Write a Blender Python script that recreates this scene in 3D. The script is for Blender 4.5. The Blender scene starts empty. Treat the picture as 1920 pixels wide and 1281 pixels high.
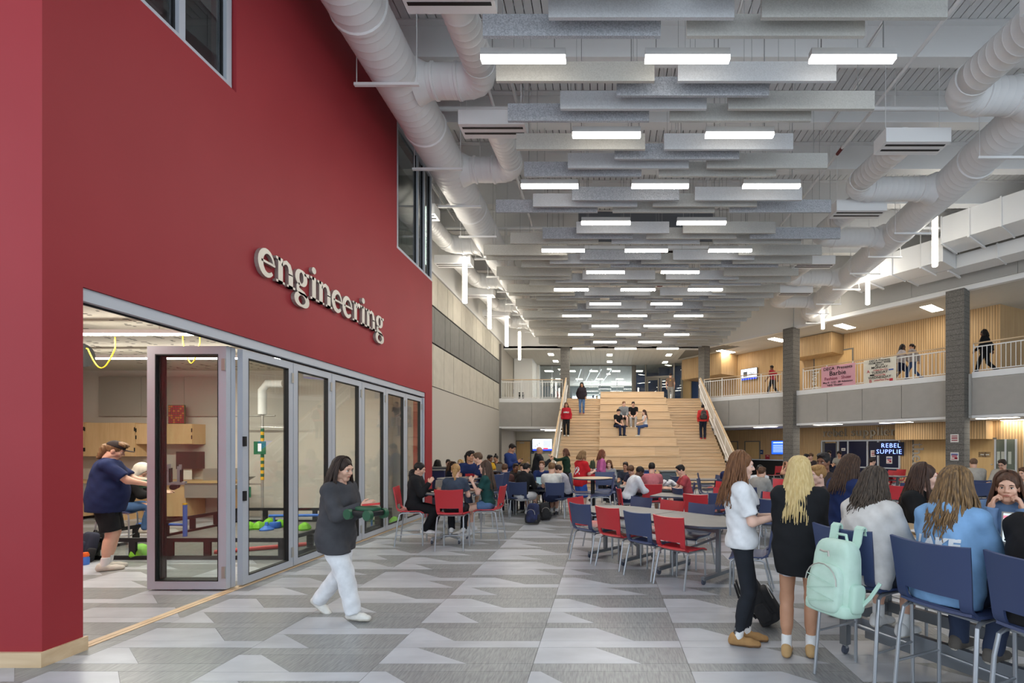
import bpy, math, random
import numpy as np
from mathutils import Vector, Matrix
random.seed(7)
R = math.radians
SC = bpy.context.scene
COL = SC.collection

# ------------------------------------------------------------------ camera
CAMH = 1.70; F = 890.0; VX, VY = 1133.0, 840.0
cam = bpy.data.cameras.new('camera'); co = bpy.data.objects.new('camera', cam); COL.objects.link(co)
co.location = (0, 0, CAMH); co.rotation_euler = (R(90), 0, 0)
cam.sensor_width = 36.0; cam.lens = 36.0 * F / 1920.0
cam.shift_x = (960 - VX) / 1920.0; cam.shift_y = (VY - 640.5) / 1920.0
cam.clip_start = 0.05; cam.clip_end = 300
SC.camera = co
# ------------------------------------------------------------------ sky, exposure
wd = bpy.data.worlds.new('sky'); SC.world = wd; wd.use_nodes = True
wd.node_tree.nodes['Background'].inputs[0].default_value = (0.80, 0.90, 1.0, 1)
wd.node_tree.nodes['Background'].inputs[1].default_value = 1.25
vs = SC.view_settings
vs.view_transform = 'Standard'; vs.look = 'None'; vs.gamma = 1.0; vs.use_curve_mapping = False
vs.exposure = 0.50
try:
    cy = SC.cycles
    cy.use_denoising = True; cy.max_bounces = 6; cy.diffuse_bounces = 4; cy.glossy_bounces = 2; cy.use_adaptive_sampling = True; cy.adaptive_threshold = 0.09; cy.adaptive_min_samples = 16
    cy.transmission_bounces = 4; cy.transparent_max_bounces = 9
    cy.sample_clamp_indirect = 4.0; cy.caustics_reflective = False; cy.caustics_refractive = False
    cy.use_light_tree = True
except Exception as e:
    print('cycles', e)
LAMP = 46.0          # radiance of the pendant diffusers
WARM = (1.0, 0.955, 0.875)

def at(x, y, z=0.0):
    """photo pixel on the level z -> place"""
    p = (y - VY) / (CAMH - z)
    return ((x - VX) / p, F / p)
def atd(x, d):
    return (x - VX) * d / F
def zd(y, d):
    return CAMH + (VY - y) * d / F

# ------------------------------------------------------------------ materials
def lin(c):
    return tuple(((v / 255.0) / 12.92 if v <= 10 else (((v / 255.0) + 0.055) / 1.055) ** 2.4) for v in c)
MATS = {}
def mat(name, rgb, rough=0.6, metal=0.0, rgb2=None, scale=(8, 8, 8), detail=4, bump=0.0, spec=None, contrast=(0.35, 0.65), emit=0.0, rand=0.0, coat=0.0):
    if name in MATS: return MATS[name]
    m = bpy.data.materials.new(name); m.use_nodes = True; nt = m.node_tree
    b = nt.nodes['Principled BSDF']
    c = (*lin(rgb), 1)
    b.inputs['Base Color'].default_value = c
    b.inputs['Roughness'].default_value = rough; b.inputs['Metallic'].default_value = metal
    if spec is not None: b.inputs['Specular IOR Level'].default_value = spec
    if coat: b.inputs['Coat Weight'].default_value = coat
    out = None
    if rgb2 is not None or bump:
        tc = nt.nodes.new('ShaderNodeTexCoord'); mp = nt.nodes.new('ShaderNodeMapping'); nz = nt.nodes.new('ShaderNodeTexNoise')
        mp.inputs['Scale'].default_value = scale; nz.inputs['Scale'].default_value = 1.0; nz.inputs['Detail'].default_value = detail
        nt.links.new(tc.outputs['Object'], mp.inputs[0]); nt.links.new(mp.outputs[0], nz.inputs['Vector'])
        if rgb2 is not None:
            cr = nt.nodes.new('ShaderNodeValToRGB')
            cr.color_ramp.elements[0].position = contrast[0]; cr.color_ramp.elements[1].position = contrast[1]
            cr.color_ramp.elements[0].color = c; cr.color_ramp.elements[1].color = (*lin(rgb2), 1)
            nt.links.new(nz.outputs['Fac'], cr.inputs[0]); out = cr.outputs[0]
            nt.links.new(out, b.inputs['Base Color'])
        if bump:
            bp = nt.nodes.new('ShaderNodeBump'); bp.inputs['Strength'].default_value = bump; bp.inputs['Distance'].default_value = 0.01
            nt.links.new(nz.outputs['Fac'], bp.inputs['Height']); nt.links.new(bp.outputs[0], b.inputs['Normal'])
    if rand:
        oi = nt.nodes.new('ShaderNodeObjectInfo'); hs = nt.nodes.new('ShaderNodeHueSaturation'); mr = nt.nodes.new('ShaderNodeMapRange')
        mr.inputs[3].default_value = 1 - rand; mr.inputs[4].default_value = 1 + rand
        nt.links.new(oi.outputs['Random'], mr.inputs[0]); nt.links.new(mr.outputs[0], hs.inputs['Value'])
        if out: nt.links.new(out, hs.inputs['Color'])
        else: hs.inputs['Color'].default_value = c
        nt.links.new(hs.outputs[0], b.inputs['Base Color'])
    if emit:
        b.inputs['Emission Color'].default_value = c; b.inputs['Emission Strength'].default_value = emit
    MATS[name] = m
    return m
def emitter(name, col, strength, sample=True):
    if name in MATS: return MATS[name]
    m = bpy.data.materials.new(name); m.use_nodes = True; nt = m.node_tree; nt.nodes.clear()
    o = nt.nodes.new('ShaderNodeOutputMaterial'); e = nt.nodes.new('ShaderNodeEmission')
    e.inputs[0].default_value = (*col, 1); e.inputs[1].default_value = strength
    nt.links.new(e.outputs[0], o.inputs[0]); MATS[name] = m
    m.cycles.emission_sampling = 'FRONT' if strength > 3.5 else 'NONE'
    return m
def glassmat(name, tint=(0.93, 0.96, 0.95), f0=0.045):
    m = bpy.data.materials.new(name); m.use_nodes = True; nt = m.node_tree; nt.nodes.clear()
    o = nt.nodes.new('ShaderNodeOutputMaterial'); mx = nt.nodes.new('ShaderNodeMixShader')
    t = nt.nodes.new('ShaderNodeBsdfTransparent'); g = nt.nodes.new('ShaderNodeBsdfGlossy'); f = nt.nodes.new('ShaderNodeLayerWeight')
    pw = nt.nodes.new('ShaderNodeMath'); pw.operation = 'POWER'; pw.inputs[1].default_value = 5.0
    ma = nt.nodes.new('ShaderNodeMath'); ma.operation = 'MULTIPLY_ADD'; ma.inputs[1].default_value = 1-f0; ma.inputs[2].default_value = f0
    f.inputs[0].default_value = 0.5
    t.inputs[0].default_value = (*tint, 1); g.inputs['Roughness'].default_value = 0.0
    nt.links.new(f.outputs['Facing'], pw.inputs[0]); nt.links.new(pw.outputs[0], ma.inputs[0]); nt.links.new(ma.outputs[0], mx.inputs[0])
    nt.links.new(t.outputs[0], mx.inputs[1]); nt.links.new(g.outputs[0], mx.inputs[2])
    nt.links.new(mx.outputs[0], o.inputs[0]); MATS[name] = m
    return m

# ------------------------------------------------------------------ meshes
class MB:
    def __init__(s): s.v = []; s.f = []; s.m = []
    def add(s, vs, fs, mi=0):
        o = len(s.v); s.v += [tuple(p) for p in vs]; s.f += [tuple(i + o for i in f) for f in fs]; s.m += [mi] * len(fs); return s
    def box(s, x0, x1, y0, y1, z0, z1, mi=0):
        v = [(x0,y0,z0),(x1,y0,z0),(x1,y1,z0),(x0,y1,z0),(x0,y0,z1),(x1,y0,z1),(x1,y1,z1),(x0,y1,z1)]
        return s.add(v, [(0,3,2,1),(4,5,6,7),(0,1,5,4),(1,2,6,5),(2,3,7,6),(3,0,4,7)], mi)
    def obox(s, c, ax, ay, az, mi=0):
        """centre and three half-axis vectors"""
        c, ax, ay, az = map(Vector, (c, ax, ay, az)); v = []
        for k in (-1, 1):
            for i, j in ((-1,-1),(1,-1),(1,1),(-1,1)): v.append(c + ax*i + ay*j + az*k)
        return s.add(v, [(0,3,2,1),(4,5,6,7),(0,1,5,4),(1,2,6,5),(2,3,7,6),(3,0,4,7)], mi)
    def bar(s, a, b, w, h, mi=0, up=(0,0,1)):
        a, b = Vector(a), Vector(b); d = (b - a); L = d.length; d.normalize(); up = Vector(up)
        if abs(d.dot(up)) > 0.99: up = Vector((0,1,0))
        sx = d.cross(up).normalized(); sz = sx.cross(d)
        return s.obox((a+b)/2, d*L/2, sx*w/2, sz*h/2, mi)
    def prism(s, poly, z0, z1, mi=0):
        n = len(poly); v = [(x,y,z0) for x,y in poly] + [(x,y,z1) for x,y in poly]
        f = [tuple(range(n))[::-1], tuple(range(n, 2*n))] + [(i,(i+1)%n,(i+1)%n+n,i+n) for i in range(n)]
        return s.add(v, f, mi)
    def tube(s, pts, r, n=8, mi=0, caps=True):
        pts = [Vector(p) for p in pts]; m = len(pts)
        rr = r if isinstance(r, (list, tuple)) else [r]*m
        ref = None; rings = []
        for i, p in enumerate(pts):
            d = (pts[min(i+1,m-1)] - pts[max(i-1,0)])
            if d.length < 1e-9: d = Vector((0,0,1))
            d.normalize()
            if ref is None:
                ref = d.orthogonal().normalized()
            ref = (ref - d*ref.dot(d))
            if ref.length < 1e-6: ref = d.orthogonal()
            ref.normalize(); q = d.cross(ref)
            rings.append([p + (ref*math.cos(2*math.pi*k/n) + q*math.sin(2*math.pi*k/n))*rr[i] for k in range(n)])
        v = [p for g in rings for p in g]
        f = [(i*n+k, i*n+(k+1)%n, (i+1)*n+(k+1)%n, (i+1)*n+k) for i in range(m-1) for k in range(n)]
        if caps: f += [tuple(range(n))[::-1], tuple(range((m-1)*n, m*n))]
        return s.add(v, f, mi)
    def lathe(s, prof, c=(0,0,0), n=20, mi=0):
        v = []; f = []; m = len(prof)
        for r, z in prof: v += [(c[0]+r*math.cos(2*math.pi*k/n), c[1]+r*math.sin(2*math.pi*k/n), c[2]+z) for k in range(n)]
        for i in range(m-1): f += [(i*n+k, i*n+(k+1)%n, (i+1)*n+(k+1)%n, (i+1)*n+k) for k in range(n)]
        f += [tuple(range(n))[::-1], tuple(range((m-1)*n, m*n))]
        return s.add(v, f, mi)
    def ell(s, c, r, n=10, m=7, mi=0, rot=None):
        v = []; f = []
        for i in range(m+1):
            t = math.pi*i/m
            for k in range(n):
                q = Vector((r[0]*math.sin(t)*math.cos(2*math.pi*k/n), r[1]*math.sin(t)*math.sin(2*math.pi*k/n), r[2]*math.cos(t)))
                if rot is not None: q = rot @ q
                v.append(Vector(c) + q)
        for i in range(m): f += [(i*n+k, (i+1)*n+k, (i+1)*n+(k+1)%n, i*n+(k+1)%n) for k in range(n)]
        return s.add(v, f, mi)
    def shell(s, P, mask, t, mi=0):
        """grid of points P[i][j] with kept cells mask[i][j], thickened by t along its normals"""
        P = np.array(P, float); nu, nv = P.shape[:2]
        du = np.gradient(P, axis=0); dv = np.gradient(P, axis=1); N = np.cross(du, dv); N /= np.linalg.norm(N, axis=2, keepdims=True) + 1e-9
        Q = P - N*t; idx = lambda i, j: i*nv + j
        v = [tuple(p) for p in P.reshape(-1,3)] + [tuple(p) for p in Q.reshape(-1,3)]; o = nu*nv; f = []
        ok = lambda i, j: 0 <= i < nu-1 and 0 <= j < nv-1 and mask[i][j]
        for i in range(nu-1):
            for j in range(nv-1):
                if not mask[i][j]: continue
                a, b, c, d = idx(i,j), idx(i+1,j), idx(i+1,j+1), idx(i,j+1)
                f += [(a,b,c,d), (a+o,d+o,c+o,b+o)]
                for (ni,nj,e0,e1) in ((i,j-1,a,b),(i+1,j,b,c),(i,j+1,c,d),(i-1,j,d,a)):
                    if not ok(ni,nj): f.append((e1,e0,e0+o,e1+o))
        return s.add(v, f, mi)
    def mesh(s, name, mats, smooth=False):
        me = bpy.data.meshes.new(name); me.from_pydata(s.v, [], s.f)
        for m in (mats if isinstance(mats, (list, tuple)) else [mats]): me.materials.append(m)
        if any(s.m): me.polygons.foreach_set('material_index', s.m)
        if smooth:
            me.polygons.foreach_set('use_smooth', [True]*len(s.f))
            if smooth != 2:
                try: me.set_sharp_from_angle(angle=R(40))
                except Exception: pass
        me.update(); return me
    def build(s, name, mats, parent=None, smooth=False, **k):
        return link(name, s.mesh(name, mats, smooth), parent, **k)
def link(name, me, parent=None, label=None, cat=None, group=None, kind=None, loc=None, rz=None):
    o = bpy.data.objects.new(name, me); COL.objects.link(o)
    if parent is not None: o.parent = parent
    return tag(o, label, cat, group, kind, loc, rz)
def tag(o, label=None, cat=None, group=None, kind=None, loc=None, rz=None):
    if label: o['label'] = label
    if cat: o['category'] = cat
    if group: o['group'] = group
    if kind: o['kind'] = kind
    if loc is not None: o.location = loc
    if rz is not None: o.rotation_euler = (0, 0, rz)
    return o
def E(name, label=None, cat=None, loc=(0,0,0), rz=0.0, group=None, kind=None):
    return link(name, None, None, label, cat, group, kind, loc, rz)
KIDS = {}
def copy_tree(o, parent=None):
    c = o.copy(); COL.objects.link(c)
    if parent is not None: c.parent = parent
    for ch in o.children: copy_tree(ch, c)
    return c
def bx(name, x0, x1, y0, y1, z0, z1, m, parent=None, **k):
    return MB().box(x0,x1,y0,y1,z0,z1).build(name, m, parent, **k)
def struct(name, mb, m, smooth=False, label=None, parent=None):
    return mb.build(name, m, parent, smooth, kind='structure', label=label)
ORD = ['first','second','third','fourth','fifth','sixth','seventh','eighth','ninth','tenth','eleventh','twelfth','thirteenth','fourteenth','fifteenth','sixteenth','seventeenth']

def text_mesh(body, size, m, align='CENTER', extrude=0.004, name='lettering', bold=0.0, spacing=1.0):
    cu = bpy.data.curves.new('t', 'FONT'); cu.body = body; cu.size = size; cu.align_x = align; cu.align_y = 'CENTER'
    cu.extrude = extrude; cu.offset = bold; cu.resolution_u = 2; cu.space_character = spacing
    ob = bpy.data.objects.new('t', cu); me = bpy.data.meshes.new_from_object(ob); me.materials.clear(); me.materials.append(m)
    bpy.data.objects.remove(ob); bpy.data.curves.remove(cu); me.name = name
    return me
# letters of the metal signs: strokes with widths, x-height 1
def arc(cx, cy, rx, ry, a0, a1, n=14):
    return [(cx + rx*math.cos(R(a0+(a1-a0)*i/n)), cy + ry*math.sin(R(a0+(a1-a0)*i/n))) for i in range(n+1)]
def sw(pts, w):
    n = len(pts)-1; return [(x, y, w(i/n) if callable(w) else w) for i,(x,y) in enumerate(pts)]
TH, TN = 0.27, 0.10
def ring(cx, cy, rx, ry): return sw(arc(cx,cy,rx,ry,0,360,24), lambda t: TN + (TH-TN)*abs(math.cos(2*math.pi*t))**1.3)
def stem(x, y0, y1, w=TH): return [(x,y0,w),(x,y1,w)]
def serif(x, y, w=0.5): return [(x-w/2, y, 0.09),(x+w/2, y, 0.09)]
def flag(x, y): return [(x-0.26, y-0.05, 0.09),(x, y-0.07, 0.14)]
GL = {
 'e': (0.98, [sw(arc(0.46,0.5,0.36,0.45,8,318,20), lambda t: TN + (TH-TN)*max(0, math.sin(math.pi*min(1,max(0,(t*1.05-0.1)))))**1.2), [(0.14,0.53,0.09),(0.9,0.53,0.09)]]),
 'n': (1.22, [stem(0.28,0,1.0), flag(0.28,1.0), serif(0.28,0.045), sw([(0.36,0.72),(0.48,0.88),(0.64,0.95),(0.80,0.88),(0.88,0.7),(0.90,0.5)], lambda t: 0.1+0.17*t), stem(0.9,0,0.55), serif(0.92,0.045)]),
 'g': (1.06, [ring(0.42,0.66,0.27,0.29), [(0.62,0.86,0.1),(0.80,0.90,0.12),(0.94,0.90,0.17)], sw([(0.30,0.40),(0.18,0.27),(0.20,0.13),(0.38,0.06),(0.62,0.03),(0.80,-0.08)], lambda t: 0.09+0.15*math.sin(math.pi*t)), ring(0.46,-0.26,0.37,0.25)]),
 'i': (0.60, [stem(0.30,0,1.0), flag(0.30,1.0), serif(0.30,0.045), sw(arc(0.30,1.30,0.07,0.07,0,360,12), 0.16)]),
 'r': (0.84, [stem(0.28,0,1.0), flag(0.28,1.0), serif(0.28,0.045,0.54), sw([(0.38,0.70),(0.48,0.88),(0.60,0.94),(0.74,0.86)], lambda t: 0.1+0.13*t)]),
 'b': (1.08, [stem(0.26,0.03,1.5), flag(0.26,1.5), sw(arc(0.50,0.48,0.36,0.43,150,-150,18), lambda t: TN+(TH-TN)*math.sin(math.pi*t))]),
 'l': (0.60, [stem(0.30,0,1.5), flag(0.30,1.5), serif(0.30,0.045)]),
 'h': (1.22, [stem(0.28,0,1.5), flag(0.28,1.5), serif(0.28,0.045), sw([(0.36,0.72),(0.48,0.88),(0.64,0.95),(0.80,0.88),(0.88,0.7),(0.90,0.5)], lambda t: 0.1+0.17*t), stem(0.9,0,0.55), serif(0.92,0.045)]),
 'p': (1.12, [stem(0.28,-0.5,1.0), flag(0.28,1.0), serif(0.28,-0.455), sw(arc(0.54,0.48,0.36,0.43,150,-150,18), lambda t: TN+(TH-TN)*math.sin(math.pi*t))]),
 's': (0.82, [sw([(0.66,0.76),(0.58,0.90),(0.40,0.95),(0.22,0.86),(0.20,0.70),(0.36,0.57),(0.56,0.44),(0.66,0.28),(0.58,0.12),(0.38,0.05),(0.20,0.12),(0.14,0.28)], lambda t: 0.11+0.13*math.sin(math.pi*t)**2)]),
 'u': (1.22, [stem(0.28,0.35,1.0), flag(0.28,1.0), sw([(0.28,0.4),(0.32,0.18),(0.46,0.07),(0.62,0.09),(0.80,0.24)], lambda t: 0.26-0.15*t), stem(0.88,0,1.0), flag(0.88,1.0), [(0.88,0.05,0.1),(1.12,0.06,0.08)]]),
 't': (0.76, [sw([(0.34,1.30),(0.34,0.4),(0.38,0.14),(0.52,0.06),(0.66,0.12)], lambda t: 0.12+0.15*min(1,4*t)*(1-0.5*t)), [(0.08,0.95,0.1),(0.68,0.95,0.1)]]),
 'a': (1.02, [stem(0.70,0.05,0.7,TH*0.9), sw([(0.70,0.66),(0.66,0.86),(0.46,0.95),(0.24,0.88),(0.18,0.74)], lambda t: 0.24-0.1*t), sw(arc(0.40,0.28,0.25,0.23,60,330,14), lambda t: TN+0.12*math.sin(math.pi*t)), [(0.72,0.1,0.12),(0.94,0.06,0.08)]]),
}
def glyph_mesh(ch, h, depth):
    """one letter in x (width) / z (height), thick in y"""
    mb = MB()
    for pts in GL[ch][1]:
        n = len(pts); L = []; Rr = []
        for i,(x,y,w) in enumerate(pts):
            x0,y0,_ = pts[max(i-1,0)]; x1,y1,_ = pts[min(i+1,n-1)]
            if i in (0, n-1) and abs(pts[0][0]-pts[-1][0])+abs(pts[0][1]-pts[-1][1]) < 1e-6: x0,y0,_ = pts[-2]; x1,y1,_ = pts[1]
            dx,dy = x1-x0, y1-y0; q = math.hypot(dx,dy) or 1; nx,ny = -dy/q, dx/q
            L.append((x+nx*w/2, y+ny*w/2)); Rr.append((x-nx*w/2, y-ny*w/2))
        v = []
        for l, r in zip(L, Rr): v += [(l[0]*h,-depth,l[1]*h),(r[0]*h,-depth,r[1]*h),(r[0]*h,0,r[1]*h),(l[0]*h,0,l[1]*h)]
        f = [(4*i+a, 4*i+b, 4*i+4+b, 4*i+4+a) for i in range(n-1) for a,b in ((1,0),(2,1),(3,2),(0,3))] + [(0,1,2,3),(4*n-1,4*n-2,4*n-3,4*n-4)]
        mb.add(v, f)
    return mb
def sign(word, h, depth, m, origin, ang, name, label, track=0.0, vertical=False):
    """letters along direction ang (radians in plan); each letter a part"""
    root = E(name, label, 'sign', origin, ang); x = 0.0
    for ch in word:
        if ch == ' ': x += 0.55*h; continue
        o = glyph_mesh(ch, h, depth).build('letter', m, root)
        if vertical: o.rotation_euler = (0, R(90), 0); o.location = (0, 0, -x)
        else: o.location = (x, 0, 0)
        x += (GL[ch][0] + track)*h
    return root, x
# ================================================================== setting
M_red = mat('red_paint', (154, 50, 56), 0.55, rgb2=(159, 53, 59), scale=(0.7,0.7,0.7), detail=2, spec=0.2)
M_white = mat('white_paint', (238, 237, 234), 0.6)
M_steel = mat('white_steel', (238, 238, 238), 0.5)
M_deck = mat('deck_white', (236, 236, 236), 0.65)
M_dark = mat('dark_void', (16, 16, 18), 0.8)
M_beige = mat('beige_panel', (206, 200, 186), 0.8, rgb2=(198, 192, 178), scale=(3,3,3), bump=0.03)
M_wallb = mat('beige_wall', (196, 190, 180), 0.8)
M_gpan = mat('grey_panel', (132, 130, 126), 0.85, rgb2=(126, 124, 120), scale=(4,4,4))
M_fasc = mat('fascia_panel', (174, 170, 164), 0.8, rgb2=(169, 165, 159), scale=(3,3,3))
M_alu = mat('aluminium', (188, 193, 202), 0.4, 0.12)
M_black = mat('black_rubber', (18, 18, 20), 0.6)
M_glass = glassmat('glass')
M_dglass = glassmat('upper_glass', (0.55, 0.60, 0.60), 0.16)
M_maple = mat('maple', (216, 190, 156), 0.45, rgb2=(202, 172, 134), scale=(1.2, 9, 30), detail=5, rand=0.10)
M_maple2 = mat('maple_trim', (220, 194, 158), 0.5, rgb2=(206, 176, 138), scale=(1.5, 8, 20))
M_ply = mat('maple_cabinet', (214, 180, 134), 0.5, rgb2=(204, 168, 122), scale=(12, 12, 1.5))
M_fl = mat('tile_light', (172, 175, 181), 0.30, rgb2=(192, 195, 201), scale=(2.2, 4.5, 1), detail=8, rand=0.05, contrast=(0.3,0.7))
M_fd = mat('tile_dark', (126, 128, 129), 0.32, rgb2=(154, 156, 156), scale=(14, 14, 1), detail=8, rand=0.07)
def brushed(m, ang=40):
    for n in m.node_tree.nodes:
        if n.type == 'MAPPING': n.inputs['Rotation'].default_value = (0, 0, R(ang)); n.inputs['Scale'].default_value = (70, 9, 1)
brushed(M_fd)
M_joint = mat('floor_joint', (70, 70, 70), 0.7)
M_nick = mat('brushed_metal', (182, 178, 171), 0.42, 0.6)
M_navy = mat('navy_paint', (30, 58, 102), 0.6)
M_pl = mat('ceiling_plank', (206, 202, 194), 0.7)
def slatwood():
    m = mat('slat_wood', (204, 170, 124), 0.5, rgb2=(190, 154, 108), scale=(14, 14, 0.8), detail=4)
    nt = m.node_tree; b = nt.nodes['Principled BSDF']
    tc = nt.nodes.new('ShaderNodeTexCoord'); mp = nt.nodes.new('ShaderNodeMapping'); wv = nt.nodes.new('ShaderNodeTexWave'); cr = nt.nodes.new('ShaderNodeValToRGB'); bp = nt.nodes.new('ShaderNodeBump')
    wv.bands_direction = 'X'; wv.wave_profile = 'SIN'; mp.inputs['Scale'].default_value = (1, 1, 1); wv.inputs['Scale'].default_value = 3.4
    cr.color_ramp.elements[0].position = 0.06; cr.color_ramp.elements[1].position = 0.2
    nt.links.new(tc.outputs['Object'], mp.inputs[0]); nt.links.new(mp.outputs[0], wv.inputs[0]); nt.links.new(wv.outputs['Fac'], cr.inputs[0])
    mx = nt.nodes.new('ShaderNodeMix'); mx.data_type = 'RGBA'; mx.blend_type = 'MULTIPLY'; mx.inputs[0].default_value = 0.5
    old = b.inputs['Base Color'].links[0].from_socket
    nt.links.new(old, mx.inputs[6]); nt.links.new(cr.outputs[0], mx.inputs[7]); nt.links.new(mx.outputs[2], b.inputs['Base Color'])
    bp.inputs['Strength'].default_value = 0.6; bp.inputs['Distance'].default_value = 0.02
    nt.links.new(cr.outputs[0], bp.inputs['Height']); nt.links.new(bp.outputs[0], b.inputs['Normal'])
    return m
M_slat = slatwood()
def block_mat():
    m = bpy.data.materials.new('split_block'); m.use_nodes = True; nt = m.node_tree; b = nt.nodes['Principled BSDF']; b.inputs['Roughness'].default_value = 0.85
    tc = nt.nodes.new('ShaderNodeTexCoord'); mp = nt.nodes.new('ShaderNodeMapping'); nz = nt.nodes.new('ShaderNodeTexNoise'); wv = nt.nodes.new('ShaderNodeTexWave')
    cr = nt.nodes.new('ShaderNodeValToRGB'); cr.color_ramp.elements[0].color = (*lin((98,95,90)),1); cr.color_ramp.elements[1].color = (*lin((138,134,128)),1)
    cr.color_ramp.elements[0].position = 0.35; cr.color_ramp.elements[1].position = 0.68
    nz.inputs['Scale'].default_value = 22; nz.inputs['Detail'].default_value = 6; mp.inputs['Scale'].default_value = (1,1,2.5)
    wv.bands_direction = 'Z'; wv.inputs['Scale'].default_value = 1.55; c2 = nt.nodes.new('ShaderNodeValToRGB'); c2.color_ramp.elements[0].position = 0.02; c2.color_ramp.elements[1].position = 0.1
    c2.color_ramp.elements[0].color = (0.72,0.72,0.72,1)
    mx = nt.nodes.new('ShaderNodeMix'); mx.data_type = 'RGBA'; mx.blend_type = 'MULTIPLY'; mx.inputs[0].default_value = 1
    nt.links.new(tc.outputs['Object'], mp.inputs[0]); nt.links.new(mp.outputs[0], nz.inputs['Vector']); nt.links.new(tc.outputs['Object'], wv.inputs[0])
    nt.links.new(nz.outputs['Fac'], cr.inputs[0]); nt.links.new(wv.outputs['Fac'], c2.inputs[0]); nt.links.new(cr.outputs[0], mx.inputs[6]); nt.links.new(c2.outputs[0], mx.inputs[7])
    nt.links.new(mx.outputs[2], b.inputs['Base Color'])
    bp = nt.nodes.new('ShaderNodeBump'); bp.inputs['Strength'].default_value = 0.8; bp.inputs['Distance'].default_value = 0.03
    nt.links.new(nz.outputs['Fac'], bp.inputs['Height']); nt.links.new(bp.outputs[0], b.inputs['Normal'])
    return m
M_block = block_mat()
M_lamp = emitter('pendant_glow', WARM, LAMP)
M_tubel = emitter('tube_glow', (1.0, 0.93, 0.80), LAMP*0.36)
M_panl = emitter('panel_glow', (1.0, 0.92, 0.78), LAMP*0.42); M_lside = emitter('pendant_side_glow', WARM, 7.0)

RW = -4.37                   # hall face of the red wall
LW = -5.9                    # face of the left wall
D0, D1 = 3.69, 12.05         # red block, near and far end
OP0, OP1 = 3.98, 11.60       # opening of the folding doors
DH = 3.05; SILL = 5.92; WTOP = 8.6; DECK = 9.94
DL = 26.7; Z2 = 4.46; SOF = 2.81; CE2 = 7.55; DC = 28.0

# ---- floor: planks cut on the slant, set in columns 1.22 m wide
fb = MB().box(-13.5, 24, -2.5, 45, -0.25, -0.006)
floor = struct('floor', fb, M_joint)
pieces = []
CW = 1.22; G = 0.0016
rf = random.Random(3)
for ci in range(-10, 17):
    x0 = -0.56 + ci*CW; x1 = x0 + CW; ph = rf.choice((0, 0, 0.29, 0.58)) if abs(ci) > 1 else 0
    d = 1.0 + ph
    while d < 34:
        for (h, kind) in ((0.13, 'D'), (0.30, 'T'), (0.14, 'L'), (0.30, 'T')):
            a, b = d, d + h; d = b
            if b > 34: break
            if kind == 'T':
                f0 = rf.uniform(0.3, 0.98); f1 = max(0.06, f0 - rf.uniform(0.24, 0.42))
                xa, xb = x0 + CW*f0, x0 + CW*f1
                pieces.append(('L', [(x0,a),(xa,a),(xb,b),(x0,b)])); pieces.append(('D', [(xa,a),(x1,a),(x1,b),(xb,b)]))
            else:
                pieces.append((kind, [(x0,a),(x1,a),(x1,b),(x0,b)]))
def seen_tile(q):
    cx = sum(p[0] for p in q)/4; cd = sum(p[1] for p in q)/4
    x = VX + cx*F/cd; y = VY + CAMH*F/cd
    return -60 < x < 1980 and y < 1330
def tile_into(mb, q):
    cx = sum(p[0] for p in q)/4; cy_ = sum(p[1] for p in q)/4
    v = [(x + (G if x < cx else -G), y + (G if y < cy_ else -G)) for x,y in q]
    n = len(v); mb.add([(x,y,0) for x,y in v] + [(x,y,-0.006) for x,y in v], [(0,1,2,3)] + [(i+4,(i+1)%4+4,(i+1)%4,i) for i in range(4)])
near = sorted((p for p in pieces if seen_tile(p[1])), key=lambda p: sum(q[1] for q in p[1]))
single = near[:300]; ids = {id(p) for p in single}
for k, q in single:
    mb = MB(); tile_into(mb, q); mb.build('floor_tile', M_fl if k == 'L' else M_fd, floor)
for kk, mm in (('L', M_fl), ('D', M_fd)):
    mb = MB()
    for p in pieces:
        if p[0] == kk and id(p) not in ids: tile_into(mb, p[1])
    mb.build('floor_tiles', mm, floor, kind='stuff')

# ---- ceiling deck and beams
ceil = struct('ceiling', MB().box(-13.5, 24, -2.5, 46, DECK+0.05, DECK+0.2), M_dark)
pm = MB().box(-0.075, 0.075, -2.5, DC, 0, 0.05).mesh('deck_plank', M_deck)
for i in range(124):
    link('deck_plank', pm, ceil, loc=(-5.85 + i*0.17, 0, DECK))
for k in range(-3, 11):
    d = 9.1 + 1.83*k
    mb = MB().box(-5.9, 19, d, d+0.27, 9.2, 9.225).box(-5.9, 19, d+0.125, d+0.145, 9.225, DECK-0.02).box(-5.9, 19, d, d+0.27, DECK-0.03, DECK-0.005)
    struct('beam', mb, M_steel)
# ---- the red block
def redbox(mb, d0, d1, z0, z1): mb.box(RW-0.30, RW, d0, d1, z0, z1)
mb = MB()
redbox(mb, D0, OP0, 0, DECK); redbox(mb, OP0, OP1, DH, SILL); redbox(mb, OP1, D1, 0, SILL)
redbox(mb, 5.64, 10.0, SILL, DECK); redbox(mb, OP0, 5.64, WTOP, DECK); redbox(mb, 10.0, D1, WTOP, DECK)
struct('wall_engineering', mb, M_red)
struct('wall_engineering_end', MB().box(-13.5, RW-0.30, D0, D0+0.2, 0, DECK), M_red)
struct('baseboard_engineering', MB().box(-9, RW-0.0, D0-0.025, D0, 0.0, 0.115).box(RW, RW+0.022, D0-0.025, OP0+0.02, 0, 0.115), M_maple2)
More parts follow.
